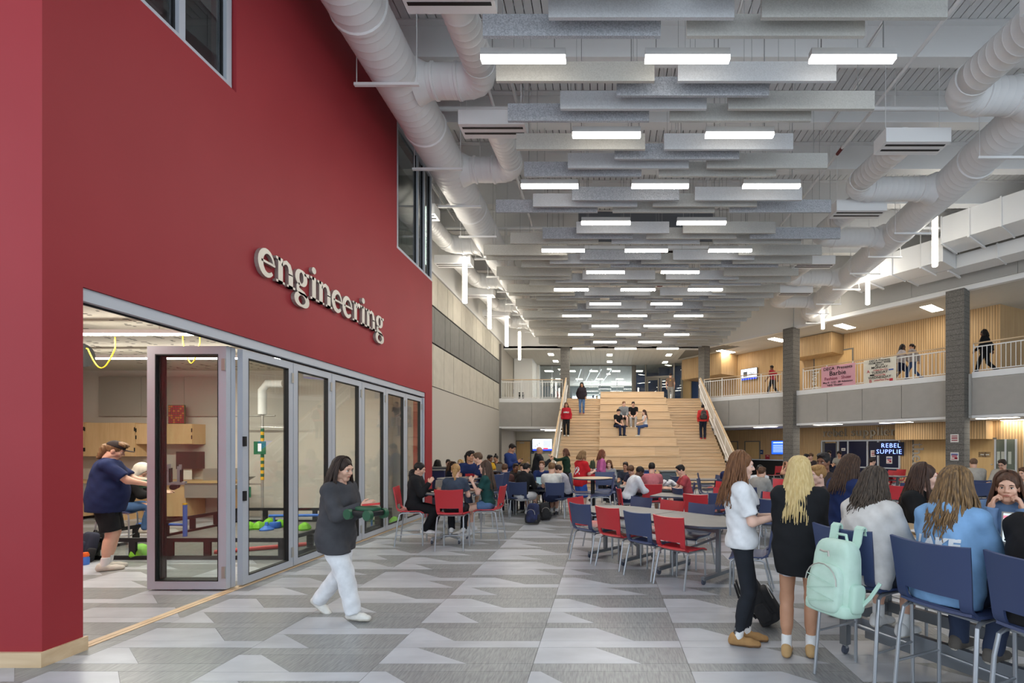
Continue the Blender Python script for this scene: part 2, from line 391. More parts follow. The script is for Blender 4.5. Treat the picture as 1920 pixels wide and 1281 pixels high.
# engineering room shell
RC = 3.62; RB = 11.8
struct('wall_workshop', MB().box(-13.5, RW-0.3, RB, RB+0.2, 0, RC).box(-13.5, -13.3, D0+0.2, RB, 0, RC).box(-5.85,-5.25,RB-0.55,RB,0,RC), M_wallb)
M_perf = mat('perforated_ceiling', (196, 190, 178), 0.8)
wc = struct('ceiling_workshop', MB().box(-13.5, RW-0.3, D0+0.2, RB, RC, RC+0.1), M_perf)
sm = MB().box(-0.055, 0.055, -0.011, 0.011, -0.002, 0.0).mesh('slot', M_dark)
rs = random.Random(5); slot_mb = MB()
for i in range(900):
    x = rs.uniform(-10.5, -4.9); d = rs.uniform(4.2, 11.6); x = round(x/0.31)*0.31 + rs.choice((0, 0, 0.03)); d = round(d/0.07)*0.07; s_ = rs.choice((0.02, 0.03, 0.045))
    slot_mb.box(x-s_, x+s_, d-0.011, d+0.011, RC-0.003, RC)
slot_mb.build('ceiling_slots', M_dark, wc, kind='stuff')
# upper rooms behind the upper windows
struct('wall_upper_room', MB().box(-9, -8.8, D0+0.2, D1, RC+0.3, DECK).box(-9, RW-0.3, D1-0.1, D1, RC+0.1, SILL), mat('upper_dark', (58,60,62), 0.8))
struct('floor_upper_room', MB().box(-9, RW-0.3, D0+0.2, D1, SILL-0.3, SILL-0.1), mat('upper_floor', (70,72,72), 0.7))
def wframe(root, x, d0, d1, z0, z1, posts, w=0.055, dep=0.12):
    for p in posts: bx('mullion', x-dep/2, x+dep/2, p-w/2, p+w/2, z0+w, z1-w, M_alu, root)
    bx('window_frame', x-dep/2, x+dep/2, d0, d1, z0, z0+w, M_alu, root); bx('window_frame', x-dep/2, x+dep/2, d0, d1, z1-w, z1, M_alu, root)
    for a, b in zip(posts, posts[1:]):
        bx('pane', x-0.008, x+0.008, a+w/2, b-w/2, z0+w, z1-w, M_dglass, root)
        bx('gasket', x-0.02, x+0.02, b-w/2-0.02, b-w/2, z0+w, z1-w, M_black, root)
w1 = E('window_1', kind='structure'); wframe(w1, RW-0.1, OP0, 5.62, SILL, WTOP, (OP0+0.03, 4.96, 5.58), 0.075)
w2 = E('window_2', kind='structure'); wframe(w2, RW-0.06, 10.0, D1, SILL, WTOP, (10.04, 11.15, 11.55, D1-0.04))
for s_ in (0,): bx('pane', -8.8, RW-0.12, D1-0.03, D1-0.015, SILL, WTOP, M_dglass, w2); bx('mullion', -6.2, -6.1, D1-0.08, D1, SILL, WTOP, M_alu, w2)
# ---- folding glass doors
tr = E('folding_door_track', 'pale aluminium head track and floor channel of the folding doors', 'door track')
bx('head_rail', RW-0.16, RW-0.02, OP0, OP1, DH-0.11, DH-0.002, M_alu, tr); bx('head_gasket', RW-0.10, RW-0.08, OP0, OP1, DH-0.125, DH-0.11, M_black, tr)
bx('floor_channel', RW-0.14, RW-0.075, OP0, OP1, 0.001, 0.006, M_maple2, tr); bx('floor_channel', RW-0.065, RW-0.02, OP0, OP1, 0.001, 0.006, M_maple2, tr)
bx('side_jamb', RW-0.16, RW-0.02, OP1-0.06, OP1-0.002, 0.0, DH-0.13, M_alu, tr)
PW = 0.953; PD = OP1 - 0.07
def leaf(root, origin, ang, label, handle=False):
    """one framed glass leaf, from origin along ang"""
    o = E('folding_door_leaf', label, 'door', (*origin, 0), ang, 'leaves of the folding glass doors')
    w, t, f, h, z0 = PW-0.012, 0.065, 0.095, DH-0.14, 0.018
    g = MB().box(0, f, -t/2, t/2, z0, h).box(w-f, w, -t/2, t/2, z0, h).box(f, w-f, -t/2, t/2, z0, z0+f).box(f, w-f, -t/2, t/2, h-f, h)
    g.build('leaf_frame', M_alu, o)
    MB().box(f, f+0.009, -t/2-0.002, t/2+0.002, z0+f, h-f).box(w-f-0.009, w-f, -t/2-0.002, t/2+0.002, z0+f, h-f).box(f, w-f, -t/2-0.002, t/2+0.002, z0+f, z0+f+0.012).box(f, w-f, -t/2-0.002, t/2+0.002, h-f-0.012, h-f).build('gasket', M_black, o)
    bx('pane', f+0.009, w-f-0.009, -0.007, 0.007, z0+f+0.012, h-f-0.012, M_glass, o)
    for zz in (0.22, h-0.22): bx('hinge', w-0.045, w-0.005, -t/2-0.016, -t/2, zz-0.07, zz+0.07, M_nick, o)
    if handle: 
        for zz in (1.05, 1.72): bx('latch', -0.004, 0.03, -t/2-0.03, -t/2, zz, zz+0.12, M_black, o)
for i in range(6):
    d = PD - PW*(6-i)
    leaf(None, (RW-0.09, d), R(90), f'closed folding glass door leaf, {ORD[i]} along from the open folded leaves', i == 0)
leaf(None, (RW-0.11-PW, PD-PW*6-0.14), 0, 'open folded glass door leaf standing square to the wall, in front')
leaf(None, (RW-0.11-PW, PD-PW*6-0.065), 0, 'open folded glass door leaf tucked behind the front folded leaf')
sign('engineering', 0.335, 0.05, M_nick, (RW+0.003, 5.93, 3.90), R(90), 'engineering_sign', 'large brushed metal letters spelling engineering on the red wall', track=-0.06)

# ---- left wall with three bands of panels
lw = struct('wall_left', MB().box(LW-0.25, LW-0.05, D1, 32.0, 0, DECK).box(LW-0.06, LW, D1, DL-0.05, 0, 3.80), M_wallb)
def band(z0, z1, d, seq, m, name):
    i = 0; mbk = None
    bx('panel_backing', LW-0.05, LW-0.02, D1, DL-0.02, z0-0.03, z1, M_dark, lw)
    while d < DL-0.05:
        w = seq[i % len(seq)]; i += 1; e = min(d+w, DL-0.05)
        if e > 14: bx(name, LW-0.03, LW, max(d, 13)+0.014, e-0.014, z0, z1-0.02, m, lw)
        d = e
band(3.83, 5.30, 13.0, (1.12,), M_beige, 'beige_panel'); band(5.34, 6.58, 13.1, (1.1, 0.6), M_gpan, 'grey_panel'); band(6.62, 7.72, 13.4, (1.1, 0.6), M_beige, 'beige_panel')
struct('trim_left', MB().box(LW-0.05, LW+0.03, D1, DC, 7.74, 7.82), M_steel)
struct('wall_left_upper', MB().box(LW-0.05, LW+0.01, D1, DC, 7.82, DECK), M_white)
struct('trim_corner', MB().box(LW-0.2, LW+0.12, DL-0.05, DL+0.02, 0, SOF), mat('corner_grey', (110,106,100), 0.7))
struct('trim_corner_upper', MB().box(LW-0.2, LW+0.10, DL+0.0, DL+0.06, Z2, CE2), MATS['corner_grey'])

# ---- plan of the angled side
PA = [(5.45, DL), (9.31, 23.40)]
PB = (9.31, 23.28); UB = (0.587, -0.8096)
def onB(t, off=0.0):
    return (PB[0] + UB[0]*t + 0.8096*off, PB[1] + UB[1]*t + 0.587*off)
W0 = (6.76, 32.0); UW = (0.5926, -0.8055); NW = (-0.8055, -0.5926); WLEN = 15.76
def onW(t, off=0.0):
    return (W0[0] + UW[0]*t + NW[0]*off, W0[1] + UW[1]*t + NW[1]*off)
def tW(x):
    r = (x - VX)/F; return (32*r - 6.76)/(0.5926 + 0.8055*r)
ANGW = math.atan2(UW[1], UW[0]); ANGB = math.atan2(UB[1], UB[0])
# slab edges, second floor
TB = 17.5
slab = [(5.45, DL), (9.31, 23.40), onB(TB), onB(TB, 8), (20, 33), (5.45, 33)]
struct('floor_upper', MB().prism(slab[::-1], SOF+0.1, Z2-0.02), mat('slab_white', (214,212,208), 0.7))
struct('floor_upper_left', MB().box(-9, -2.25, DL, 33, SOF+0.1, Z2-0.02).box(-2.25, 5.45, DL, 42, Z2-0.5, Z2-0.02), MATS['slab_white'])
struct('floor_library', MB().box(-14, 8, 33, 46, Z2-0.3, Z2-0.02), mat('library_carpet', (120,118,112), 0.9))
struct('ceiling_soffit', MB().prism(slab[::-1], SOF, SOF+0.09).box(-9, -2.25, DL, 33, SOF, SOF+0.09), mat('soffit', (214,212,208), 0.7))
def fascia(p0, p1, n, name):
    p0, p1 = Vector((*p0, 0)), Vector((*p1, 0)); u = (p1-p0); L = u.length; u.normalize(); nrm = Vector((u.y, -u.x, 0))
    if nrm.y > 0: nrm = -nrm
    root = struct(name, MB().obox((p0+p1)/2 + Vector((0,0,Z2-0.09)), u*L/2, nrm*0.05, Vector((0,0,0.11))).obox((p0+p1)/2 + Vector((0,0,SOF+0.03)), u*L/2, nrm*0.05, Vector((0,0,0.05))), M_steel)
    for i in range(n):
        a = p0 + u*(L*i/n + 0.008); b = p0 + u*(L*(i+1)/n - 0.008)
        MB().obox((a+b)/2 + nrm*0.03 + Vector((0,0,(SOF+0.09+Z2-0.21)/2)), u*(b-a).length/2, nrm*0.03, Vector((0,0,(Z2-0.21-SOF-0.09)/2))).build('fascia_panel', M_fasc, root)
fascia((LW, DL), (-2.25, DL), 2, 'trim_balcony_left'); fascia(PA[0], PA[1], 3, 'trim_balcony_a'); fascia(onB(0.15), onB(6.4), 4, 'trim_balcony_b'); fascia(onB(7.2), onB(TB), 6, 'trim_balcony_c')
# columns
def column(c, ang, w, z0, z1, n):
    u = Vector((math.cos(ang), math.sin(ang), 0)); v = Vector((-u.y, u.x, 0))
    struct(n, MB().obox((c[0], c[1], (z0+z1)/2), u*w/2, v*w/2, Vector((0,0,(z1-z0)/2))), M_block)
column(onB(-0.12, -0.05), ANGB, 0.56, 0, CE2, 'column_1'); column(onB(6.78, -0.12), ANGB, 0.58, 0, CE2, 'column_2')
column((5.75, 27.35), ANGB, 0.46, Z2, CE2, 'column_3'); column((-2.25, 27.35), 0, 0.5, Z2, CE2, 'column_4'); 
# second floor ceiling, with plank lines
c2 = struct('ceiling_upper', MB().prism([(5.9, DC), (9.6, 23.6), onB(0.3, 0.1), onB(TB, 0.1), onB(TB, 9), (22, 46), (-12, 46), (-12, DC)][::-1], CE2+0.03, CE2+0.15), mat('plank_joint', (120,116,110), 0.8))
lp = MB().box(0, 17, -0.147, 0.147, 0, 0.03).mesh('ceiling_plank', M_pl)
import itertools
for i in range(20):       # planks parallel to the angled gallery
    off = 0.2 + i*0.3; a = onB(-11.0 if i > 3 else -4.5 + i*0.1, off)
    L = 32 if i > 3 else 24
    o = link('ceiling_plank', lp, c2, loc=(a[0], a[1], CE2), rz=ANGB); o.scale = (L/17.0 if i > 3 else 22/17.0, 1, 1)
lp2 = MB().box(-0.147, 0.147, 0, 17.0, 0, 0.03).mesh('ceiling_plank', M_pl)
for i in range(36):
    x = -5.8 + i*0.3
    if x < 5.6: link('ceiling_plank', lp2, c2, loc=(x, DC+0.02, CE2-0.012))
# upper walls above the second floor edge
struct('wall_back_upper', MB().box(LW, 6.2, DC, DC+0.15, CE2-0.05, DECK), M_white)
def along(p0, p1, z0, z1, th, m, name, parent=None, **k):
    p0, p1 = Vector((*p0,0)), Vector((*p1,0)); u = p1-p0; L = u.length; ang = math.atan2(u.y, u.x)
    o = MB().box(0, L, 0, th, z0, z1).build(name, m, parent, **k); o.location = (p0.x, p0.y, 0); o.rotation_euler = (0,0,ang); return o
along((5.6, DC+0.1), (9.31, 23.40), CE2-0.03, DECK, 0.15, M_white, 'wall_right_upper_a', kind='structure')
ru = along(onB(0), onB(TB), CE2-0.03, DECK, 0.15, M_white, 'wall_right_upper_b', kind='structure')
along((5.6, DC+0.02), (9.31, 23.32), CE2-0.03, CE2+0.08, 0.06, M_steel, 'trim_right_a', kind='structure'); along(onB(0, -0.08), onB(TB, -0.08), CE2-0.03, CE2+0.10, 0.06, M_steel, 'trim_right_b', kind='structure')
p_ = ru
for i in range(4):
    o = bx('acoustic_panel', 1.9+i*3.3+0.006, 1.9+(i+1)*3.3-0.006, -0.05, 0.0, CE2+0.18, DECK-0.75, mat('acoustic_grey', (176,174,170), 0.85), ru)
ra = along((6.5, 27.0), (8.4, 24.66), CE2+0.14, DECK-0.75, 0.05, mat('acoustic_dark', (120,118,115), 0.85), 'wall_right_panel', kind='structure')
# wood walls of the angled side (two storeys)
along(onW(0), onW(WLEN), 0, SOF, 0.2, M_slat, 'wall_right_lower', kind='structure'); along(onW(-0.2), onW(WLEN), Z2, CE2, 0.2, M_slat, 'wall_right', kind='structure')
ce = onW(WLEN)
along(ce, (ce[0]+2.1, ce[1]+1.0), Z2, CE2, 0.2, M_slat, 'wall_right_return', kind='structure')
M_tile = mat('white_block', (214, 212, 204), 0.6)
tw0, tw1 = (ce[0]+1.9, ce[1]+0.9), (26, 14.5)
tw = along(tw0, tw1, Z2, CE2, 0.2, M_tile, 'wall_far_upper', kind='structure')
rt = random.Random(11)
for i in range(12):
    for j in range(13):
        if rt.random() < 0.36: bx('wall_tile', 0.15+i*0.215, 0.15+i*0.215+0.205, -0.012, 0, Z2+0.1+j*0.22, Z2+0.305+j*0.22, (mat('tile_blue',(46,92,158),0.4), mat('tile_navy',(28,52,104),0.4), mat('tile_red',(168,36,44),0.4), mat('tile_sky',(84,140,190),0.4))[rt.randrange(4)], tw)
along((ce[0]+0.45, ce[1]-0.6), (26, 13.2), 0, SOF, 0.2, M_tile, 'wall_far_lower', kind='structure')
along(ce, (ce[0]+0.6, ce[1]-0.55), 0, SOF, 0.1, M_slat, 'wall_right_nib', kind='structure')
struct('wall_side', MB().box(20.5, 20.7, -2.5, 9.2, 0, DECK), M_wallb)
# ground floor behind the left balcony
struct('wall_back_lower', MB().box(-9, 7.2, 32.0, 32.2, 0, SOF+0.1), mat('pale_wall', (206,202,190), 0.75))
struct('wall_back_side', MB().box(-9.2, -9, DL, 32, 0, CE2), MATS['pale_wall'])
# ================================================================== hung from the ceiling
M_duct = mat('duct_white', (238, 238, 238), 0.42)
M_fel = {'pale blue': mat('felt_pale_blue', (196, 198, 201), 0.95, rgb2=(210, 212, 215), scale=(60,60,60), detail=6, bump=0.2),
         'blue grey': mat('felt_blue_grey', (156, 159, 165), 0.95, rgb2=(196, 199, 204), scale=(55,55,55), detail=7, bump=0.2),
         'greige': mat('felt_greige', (186, 185, 180), 0.95, rgb2=(200, 199, 194), scale=(60,60,60), detail=6, bump=0.2),
         'beige': mat('felt_beige', (190, 187, 179), 0.95, rgb2=(204, 201, 193), scale=(60,60,60), detail=6, bump=0.2)}
ZB = 7.35                                             # underside of the baffles
rb = random.Random(21)
cable = MB().box(-0.003, 0.003, -0.003, 0.003, 0, DECK-ZB-0.32).mesh('cable', mat('cable_grey', (150,150,150), 0.5))
bafm = {k: MB().box(-1.22, 1.22, -0.025, 0.025, 0, 0.30).mesh('baffle_panel', m) for k, m in M_fel.items()}
LROW = [6.87 + 1.668*k for k in range(13)]
BX = lambda i: 0.20 + 0.933*i + 1.22
rows = []                                             # (d, steps, colours, name)
rows += [(5.55, (-3,0,3), None), (5.90, (1,-2), None), (6.25, (-1,2), ('pale blue','greige')), (6.53, (-2,1), ('blue grey','greige'))]
for b in (7.33, 9.0): rows += [(b, (-2,1), ('beige','pale blue')), (b+0.30, (0,), ('blue grey',)), (b+0.60, (-1,2), ('pale blue','greige')), (b+0.89, (-2,1), ('blue grey','greige'))]
rows += [(10.84, (-1,2), ('blue grey','pale blue')), (11.12, (-2,1), ('pale blue','greige')), (11.40, (-3,0,3), ('blue grey','greige','blue grey')),
         (12.50, (-1,2), ('pale blue','greige')), (12.83, (-2,1,4), ('blue grey','greige','blue grey')), (13.14, (-3,0,3), ('beige','pale blue','greige'))]
for k in range(4, 12):
    L = LROW[k]
    for off, base in ((0.38, -4), (0.72, -1), (1.02, -2), (1.31, -3)):
        if off == 0.38: st = (-4, 4)
        else: st = [i for i in range(-4, 6) if (i - base) % 3 == 0 and -3.6 < 0.2+0.933*i and 0.2+0.933*i+2.44 < 7.0]
        rows.append((L+off, tuple(sorted(st)), None))
def nth(i, n):
    return ('leftmost', 'rightmost')[i] if n == 2 else ('leftmost', 'middle', 'rightmost')[i] if n == 3 else ('leftmost',) [0] if n == 1 else (ORD[i] + ' from the left')
rows.sort()
for ri, (d, st, cols) in enumerate(rows):
    for j, i in enumerate(sorted(st)):
        x = BX(i)
        c = cols[j] if cols else rb.choice(('beige','greige') if (x < -1.2 or x > 4.4) else ('pale blue','blue grey','greige','pale blue'))
        n = len(st); pos = {1: 'the only one'}.get(n, nth(j, n))
        o = E('acoustic_baffle', f'{c} felt ceiling baffle, {pos} in the {"nearest" if ri == 0 else str(ri+1) + "th"} baffle line from the front', 'ceiling baffle', (x, d, ZB), 0, 'felt baffles hung in lines across the hall')
        ords = ORD + ['eighteenth','nineteenth','twentieth'] + ['twenty-' + w for w in ORD[:9]] + ['thirtieth'] + ['thirty-' + w for w in ORD[:9]] + ['fortieth'] + ['forty-' + w for w in ORD[:9]] + ['fiftieth'] + ['fifty-' + w for w in ORD[:9]]
        o['label'] = f'{c} felt ceiling baffle, {pos} in the {ords[ri]} baffle line from the front'
        link('baffle_panel', bafm[c], o)
        hit = ((d - 9.1) % 1.83) < 0.29 or ((d - 9.1) % 1.83) > 1.81
        for s_ in (-0.95, 0.95): link('cable', cable, o, loc=(s_, 0, 0.30)).scale = (1, 1, (9.195-ZB-0.30)/(DECK-ZB-0.32) if hit else 1)
# ---- pendants
pb = MB().box(-0.61, 0.61, -0.055, 0.055, 0.055, 0.15).mesh('pendant_body', mat('pendant_grey', (186,186,186), 0.5))
pd_ = MB().box(-0.61, 0.61, -0.052, 0.052, 0.0, 0.055); pd_.m = [0,1,1,1,1,1]; pd_ = pd_.mesh('diffuser', [M_lamp, M_lside])
prod = MB().box(-0.006, 0.006, -0.006, 0.006, 0.15, DECK-7.30-0.02).lathe([(0.05, DECK-7.30-0.05),(0.05, DECK-7.30-0.02)], n=10).mesh('rod', mat('rod_grey', (140,140,140), 0.5))
for k, d in enumerate(LROW):
    xs = (-1.17, 1.20, 3.59) if k % 2 == 0 else (0.04, 2.43)
    for j, x in enumerate(xs):
        o = E('linear_pendant', f'glowing white linear pendant light, {nth(j, len(xs))} in the {ORD[k]} row from the front', 'ceiling light', (x, d, 7.30), 0, 'linear pendants between the baffles')
        link('pendant_body', pb, o); link('diffuser', pd_, o)
        for s_ in (-0.45, 0.45): link('rod', prod, o, loc=(s_, 0, 0))
# vertical tubes
tl = MB().lathe([(0.06, 0.0),(0.075, 0.02),(0.075, 1.5),(0.06, 1.52)], n=14).mesh('tube_diffuser', M_tubel, True)
tr_ = MB().box(-0.004, 0.004, -0.004, 0.004, 1.52, 3.0).mesh('cable', MATS['cable_grey'])
tc_ = MB().lathe([(0.077, 1.50),(0.077, 1.60),(0.02, 1.62)], n=14).mesh('tube_cap', M_steel, True)
def tubelamp(x, d, z, lab):
    o = E('tube_pendant', lab, 'ceiling light', (x, d, z), 0, 'glowing vertical tube pendants')
    link('tube_diffuser', tl, o); link('tube_cap', tc_, o); t = link('cable', tr_, o); t.scale = (1,1,1); t.location = (0,0,0.0)
for k in range(5):
    d = 12.25 + 3.35*k if k else 12.35
    tubelamp(-4.58, d, zd((496,565,611,644,672)[k], (12.35,15.6,18.95,22.3,25.9)[k]) if False else 6.46, f'vertical glowing tube pendant in front of the left panelled wall, {ORD[k]} from the red wall')
for k, (x, y, d) in enumerate(((1753,500,14.1),(1627,571,17.3),(1543,617,21.0))):
    tubelamp(atd(x, d), d, zd(y, d), f'vertical glowing tube pendant below the round duct, {ORD[k]} from the boxed ducts')
# ---- round ducts
def ribbed(pts, r, step=0.16, amp=0.003, n=24):
    """spiral duct: a tube with raised seams"""
    P = [Vector(pts[0])]; rr = [r]
    for a, b in zip(pts, pts[1:]):
        a, b = Vector(a), Vector(b); L = (b-a).length; k = max(1, int(L/step))
        for i in range(1, k+1):
            q = a + (b-a)*(i/k); e = (b-a).normalized()*0.012
            P += [q-e, q-e*0.5, q, q+e*0.5]; rr += [r, r+amp, r, r]
    return P, rr
def bend(p0, p1, p2, rad, n=7):
    p0, p1, p2 = Vector(p0), Vector(p1), Vector(p2); a = (p0-p1).normalized(); b = (p2-p1).normalized()
    out = []
    for i in range(n+1):
        t = i/n; q = p1 + a*rad*(1-t)**2 + b*rad*t**2
        out.append(q)
    return out
def band_at(mb, p, d, r, w=0.05):
    d = Vector(d).normalized(); p = Vector(p); mb.tube([p-d*w/2, p-d*w*0.3, p+d*w*0.3, p+d*w/2], [r+0.004, r+0.022, r+0.022, r+0.004], 24)
hang = MB()
def trapeze(root, x, d, z, w, top):
    m = MB().box(x-w, x+w, d-0.025, d+0.025, z-0.045, z); 
    for s_ in (-1, 1): m.box(x+s_*(w-0.04)-0.006, x+s_*(w-0.04)+0.006, d-0.006, d+0.006, z, top)
    m.build('hanger', M_steel, root)
def main_duct(label, p0, p1, r, seams, hangers):
    root = E('round_duct', label, 'duct', p0, 0, 'white round main ducts')
    a, b = Vector((0,0,0)), Vector(p1)-Vector(p0)
    P, rr = ribbed([a, b], r, 0.155); MB().tube(P, rr, 28).build('duct_tube', M_duct, root, 2)
    for t in seams:
        m = MB(); band_at(m, a+(b-a)*t, b-a, r, 0.09); m.build('duct_collar', M_duct, root, True)
    for t in hangers:
        q = a+(b-a)*t; trapeze(root, q.x, q.y, q.z-r-0.008, r+0.12, DECK-p0[2]-0.02)
    return root
LX, LZ = -3.62, 8.2; LR = 0.42
lt = lambda d: (d-2.5)/(26.4-2.5)
main_duct('long white round duct running along the red wall', (LX, 2.5, LZ), (LX, 26.4, LZ), LR, [lt(d) for d in (4.3,7.0,9.6,12.9,16.2,19.5,22.8)], [lt(d) for d in (5.6,7.9,10.3,11.9,13.6,15.2,16.8,18.4,20,21.6,23.2,24.8)])
def xr(d): return 7.72 + (d-6.5)*0.112
RZ = 8.0; RRr = 0.40
main_duct('long white round duct running along the wooden gallery side', (xr(5.0), 5.0, RZ), (xr(21.6), 21.6, RZ), RRr, [(d-5)/16.6 for d in (7.6,10.4,13.6,16.4,19.2)], [(d-5)/16.6 for d in (6.4,9.6,13.0,14.6,16.0,17.6,19.4,20.8)])
slot = mat('slot_black', (6,6,7), 0.6)
def branch(x0, d0, z, side, reach, back, lab, r=0.27, dw=1.25):
    """leaves the main duct sideways, turns towards the front and feeds a slot diffuser"""
    root = E('branch_duct', lab, 'duct', (x0, d0, z), 0, 'branch ducts with slot diffusers')
    e = side*reach
    MB().tube(*ribbed([(0,0,0),(e-side*0.42,0,0)], r, 0.13), 22).build('branch_tube', M_duct, root, 2)
    MB().tube([(side*0.30,0,0),(side*0.52,0,0)], [r+0.10, r], 22).build('saddle', M_duct, root, True)
    m = MB(); band_at(m, (e-side*0.46,0,0), (1,0,0), r, 0.07); m.build('duct_collar', M_duct, root, True)
    m = MB(); band_at(m, (side*0.62,0,0), (1,0,0), r, 0.06); m.build('duct_collar', M_duct, root, True)
    bp = bend((0,0,0),(e,0,0),(e,-1,0), 0.42, 5); P = []; rr = []
    for a, b in zip(bp, bp[1:]):
        P += [a, a+(b-a)*0.08, a+(b-a)*0.92]; rr += [r+0.006, r, r]
    P.append(bp[-1]); rr.append(r+0.006)
    MB().tube(P, rr, 22).build('elbow', M_duct, root, True)
    P, rr = ribbed([(e,-0.42,0),(e,-back+0.5,-0.12),(e,-back+0.28,-0.12)], r*0.97, 0.14, 0.005); MB().tube(P, rr, 22).build('flexible_tube', M_duct, root, 2)
    bz = -0.42
    df = MB().box(e-dw/2, e+dw/2, -back-0.14, -back+0.28, bz, bz+0.27).build('diffuser_box', M_duct, root)
    for y in (-0.055, 0.10): bx('slot', e-dw/2+0.05, e+dw/2-0.05, -back+y, -back+y+0.05, bz-0.006, bz+0.002, slot, df)
    for s_ in (-1,1): MB().bar((e+s_*(dw/2-0.1), -back+0.05, bz+0.27), (e+s_*(dw/2-0.1), -back+0.05, DECK-z-0.02), 0.008, 0.008).build('hanger', M_steel, root)
    return root
for k, d in enumerate((5.7, 8.42, 11.1)):
    branch(LX, d, LZ, 1, 1.5, 2.05 if d > 6 else 2.0, f'white branch duct and slot diffuser off the red wall duct, {ORD[k]} from the front')
for k, d in enumerate((15.2, 18.5, 21.7, 24.7)):
    branch(LX, d, LZ, -1, 1.38, 2.75, f'white branch duct and slot diffuser beside the panelled left wall, {ORD[k]} from the red wall', dw=1.2)
for k, (d, rc) in enumerate(((8.5, 1.65),(11.55, 2.25),(14.2, 2.2),(17.6, 2.2),(20.4, 2.0))):
    branch(xr(d), d, RZ, -1, rc, 2.3, f'white branch duct and slot diffuser off the gallery side duct, {ORD[k]} from the front', r=0.30 if k == 0 else 0.27)
# end elbow of the gallery side duct
o = E('duct_end', 'downturned white elbow ending the gallery side duct', 'duct', (xr(21.6), 21.6, RZ)); MB().tube([(0,0,0),(0.1,0.35,0),(0.45,0.62,-0.02),(1.0,0.7,-0.05)], [RRr,RRr+0.01,RRr,RRr], 22).build('elbow', M_duct, o, True)
trapeze(o, 0.5, 0.62, -0.45, 0.5, DECK-RZ-0.02)
# ---- boxed ducts by the gallery
def boxduct(t0, t1, off, z0, h, w, lab):
    a = onB(t0, off); root = E('boxed_duct', lab, 'duct', (a[0], a[1], z0), ANGB, 'boxed ducts under the roof')
    L = t1-t0; MB().box(0, L, -w/2, w/2, 0, h).build('duct_box', M_duct, root)
    for x in (0.02, L/2, L-0.02): MB().box(x-0.02, x+0.02, -w/2-0.03, w/2+0.03, -0.03, h+0.03).build('flange', M_duct, root)
    for x in (L*0.25, L*0.8):
        m = MB().box(x-0.03, x+0.03, -w/2-0.12, w/2+0.12, -0.09, -0.035)
        for s_ in (-1,1): m.box(x-0.008, x+0.008, s_*(w/2+0.08)-0.008, s_*(w/2+0.08)+0.008, -0.035, DECK-z0-0.02)
        m.build('hanger', M_steel, root)
boxduct(4.0, 7.2, -2.2, 7.95, 0.80, 1.1, 'white boxed duct hung over the gallery edge, farther and lower')
boxduct(7.3, 10.4, -2.6, 8.35, 0.85, 1.3, 'white boxed duct hung over the gallery edge, in the middle')
boxduct(10.6, 14.5, -2.3, 8.3, 0.95, 1.6, 'white boxed duct over the gallery edge cut by the picture edge')
boxduct(5.6, 11.0, -1.0, 8.0, 0.45, 0.9, 'flat white boxed duct tight against the gallery upper wall')
# ---- sprinkler pipes, struts, conduit
def pipe(name, pts, r, lab, m=M_steel, red=None):
    o = E(name, lab, 'pipe', pts[0]); p0 = Vector(pts[0]); MB().tube([Vector(p)-p0 for p in pts], r, 10).build('pipe_run', m, o, True)
    if red:
        for t in red:
            q = Vector(pts[0]).lerp(Vector(pts[-1]), t)-p0; u = (Vector(pts[-1])-Vector(pts[0])).normalized()*0.12
            MB().tube([q-u, q+u], r+0.006, 10).build('pipe_marker', mat('marker_maroon', (110,40,44), 0.6), o, True)
    for t in (0.1, 0.35, 0.6, 0.85):
        q = Vector(pts[0]).lerp(Vector(pts[-1]), t)-p0; MB().box(q.x-0.006, q.x+0.006, q.y-0.006, q.y+0.006, q.z, DECK-p0.z-0.02).build('pipe_hanger', m, o)
for k, x in enumerate((-2.35, 5.75)): pipe('sprinkler_pipe', [(x, 4, 8.95), (x, 27, 8.95)], 0.035, ('white sprinkler pipe running lengthwise near the red wall duct', 'white sprinkler pipe running lengthwise near the gallery side duct')[k], red=(0.33, 0.6))
for k, d in enumerate((10.05, 15.5, 21.0)): pipe('sprinkler_crosspipe', [(-5.6, d, 8.88), (14 - 0.35*k*5, d, 8.88)], 0.045, f'white sprinkler pipe crossing the hall under the beams, {ORD[k]} from the front', red=(0.5,))
pipe('sprinkler_riser', [(11.6, 11.5, 8.55), (14.6, 8.0, 8.55)], 0.05, 'white pipe with maroon marker above the boxed ducts', red=(0.4,))
st = MB()
for (x, d, L) in ((-4.9,13.4,2.2),(-4.5,16.8,2.2),(-4.6,20,2.2),(-2.95,5.0,2.4),(-1.9,9.3,1.6),(4.9,7.2,1.8),(5.2,9.6,1.7),(6.2,6.0,2.0),(7.3,12.5,1.6),(2.3,6.6,1.6)):
    o = E('strut_channel', f'slotted white strut channel under the deck, {ORD[len([q for q in bpy.data.objects if q.name.startswith("strut_channel")])]} counting from the red wall corner', 'strut', (x, d, 9.14), 0, 'strut channels')
    MB().box(-0.025, 0.025, 0, L, 0.0, 0.008).box(-0.025, -0.020, 0, L, 0, 0.055).box(0.02, 0.025, 0, L, 0, 0.055).build('channel', M_steel, o)
    for k in range(int(L/0.1)): pass
    for t in (0.15, L-0.15): MB().box(-0.005,0.005,t-0.005,t+0.005,0.05,DECK-9.14-0.02).build('channel_rod', M_steel, o)
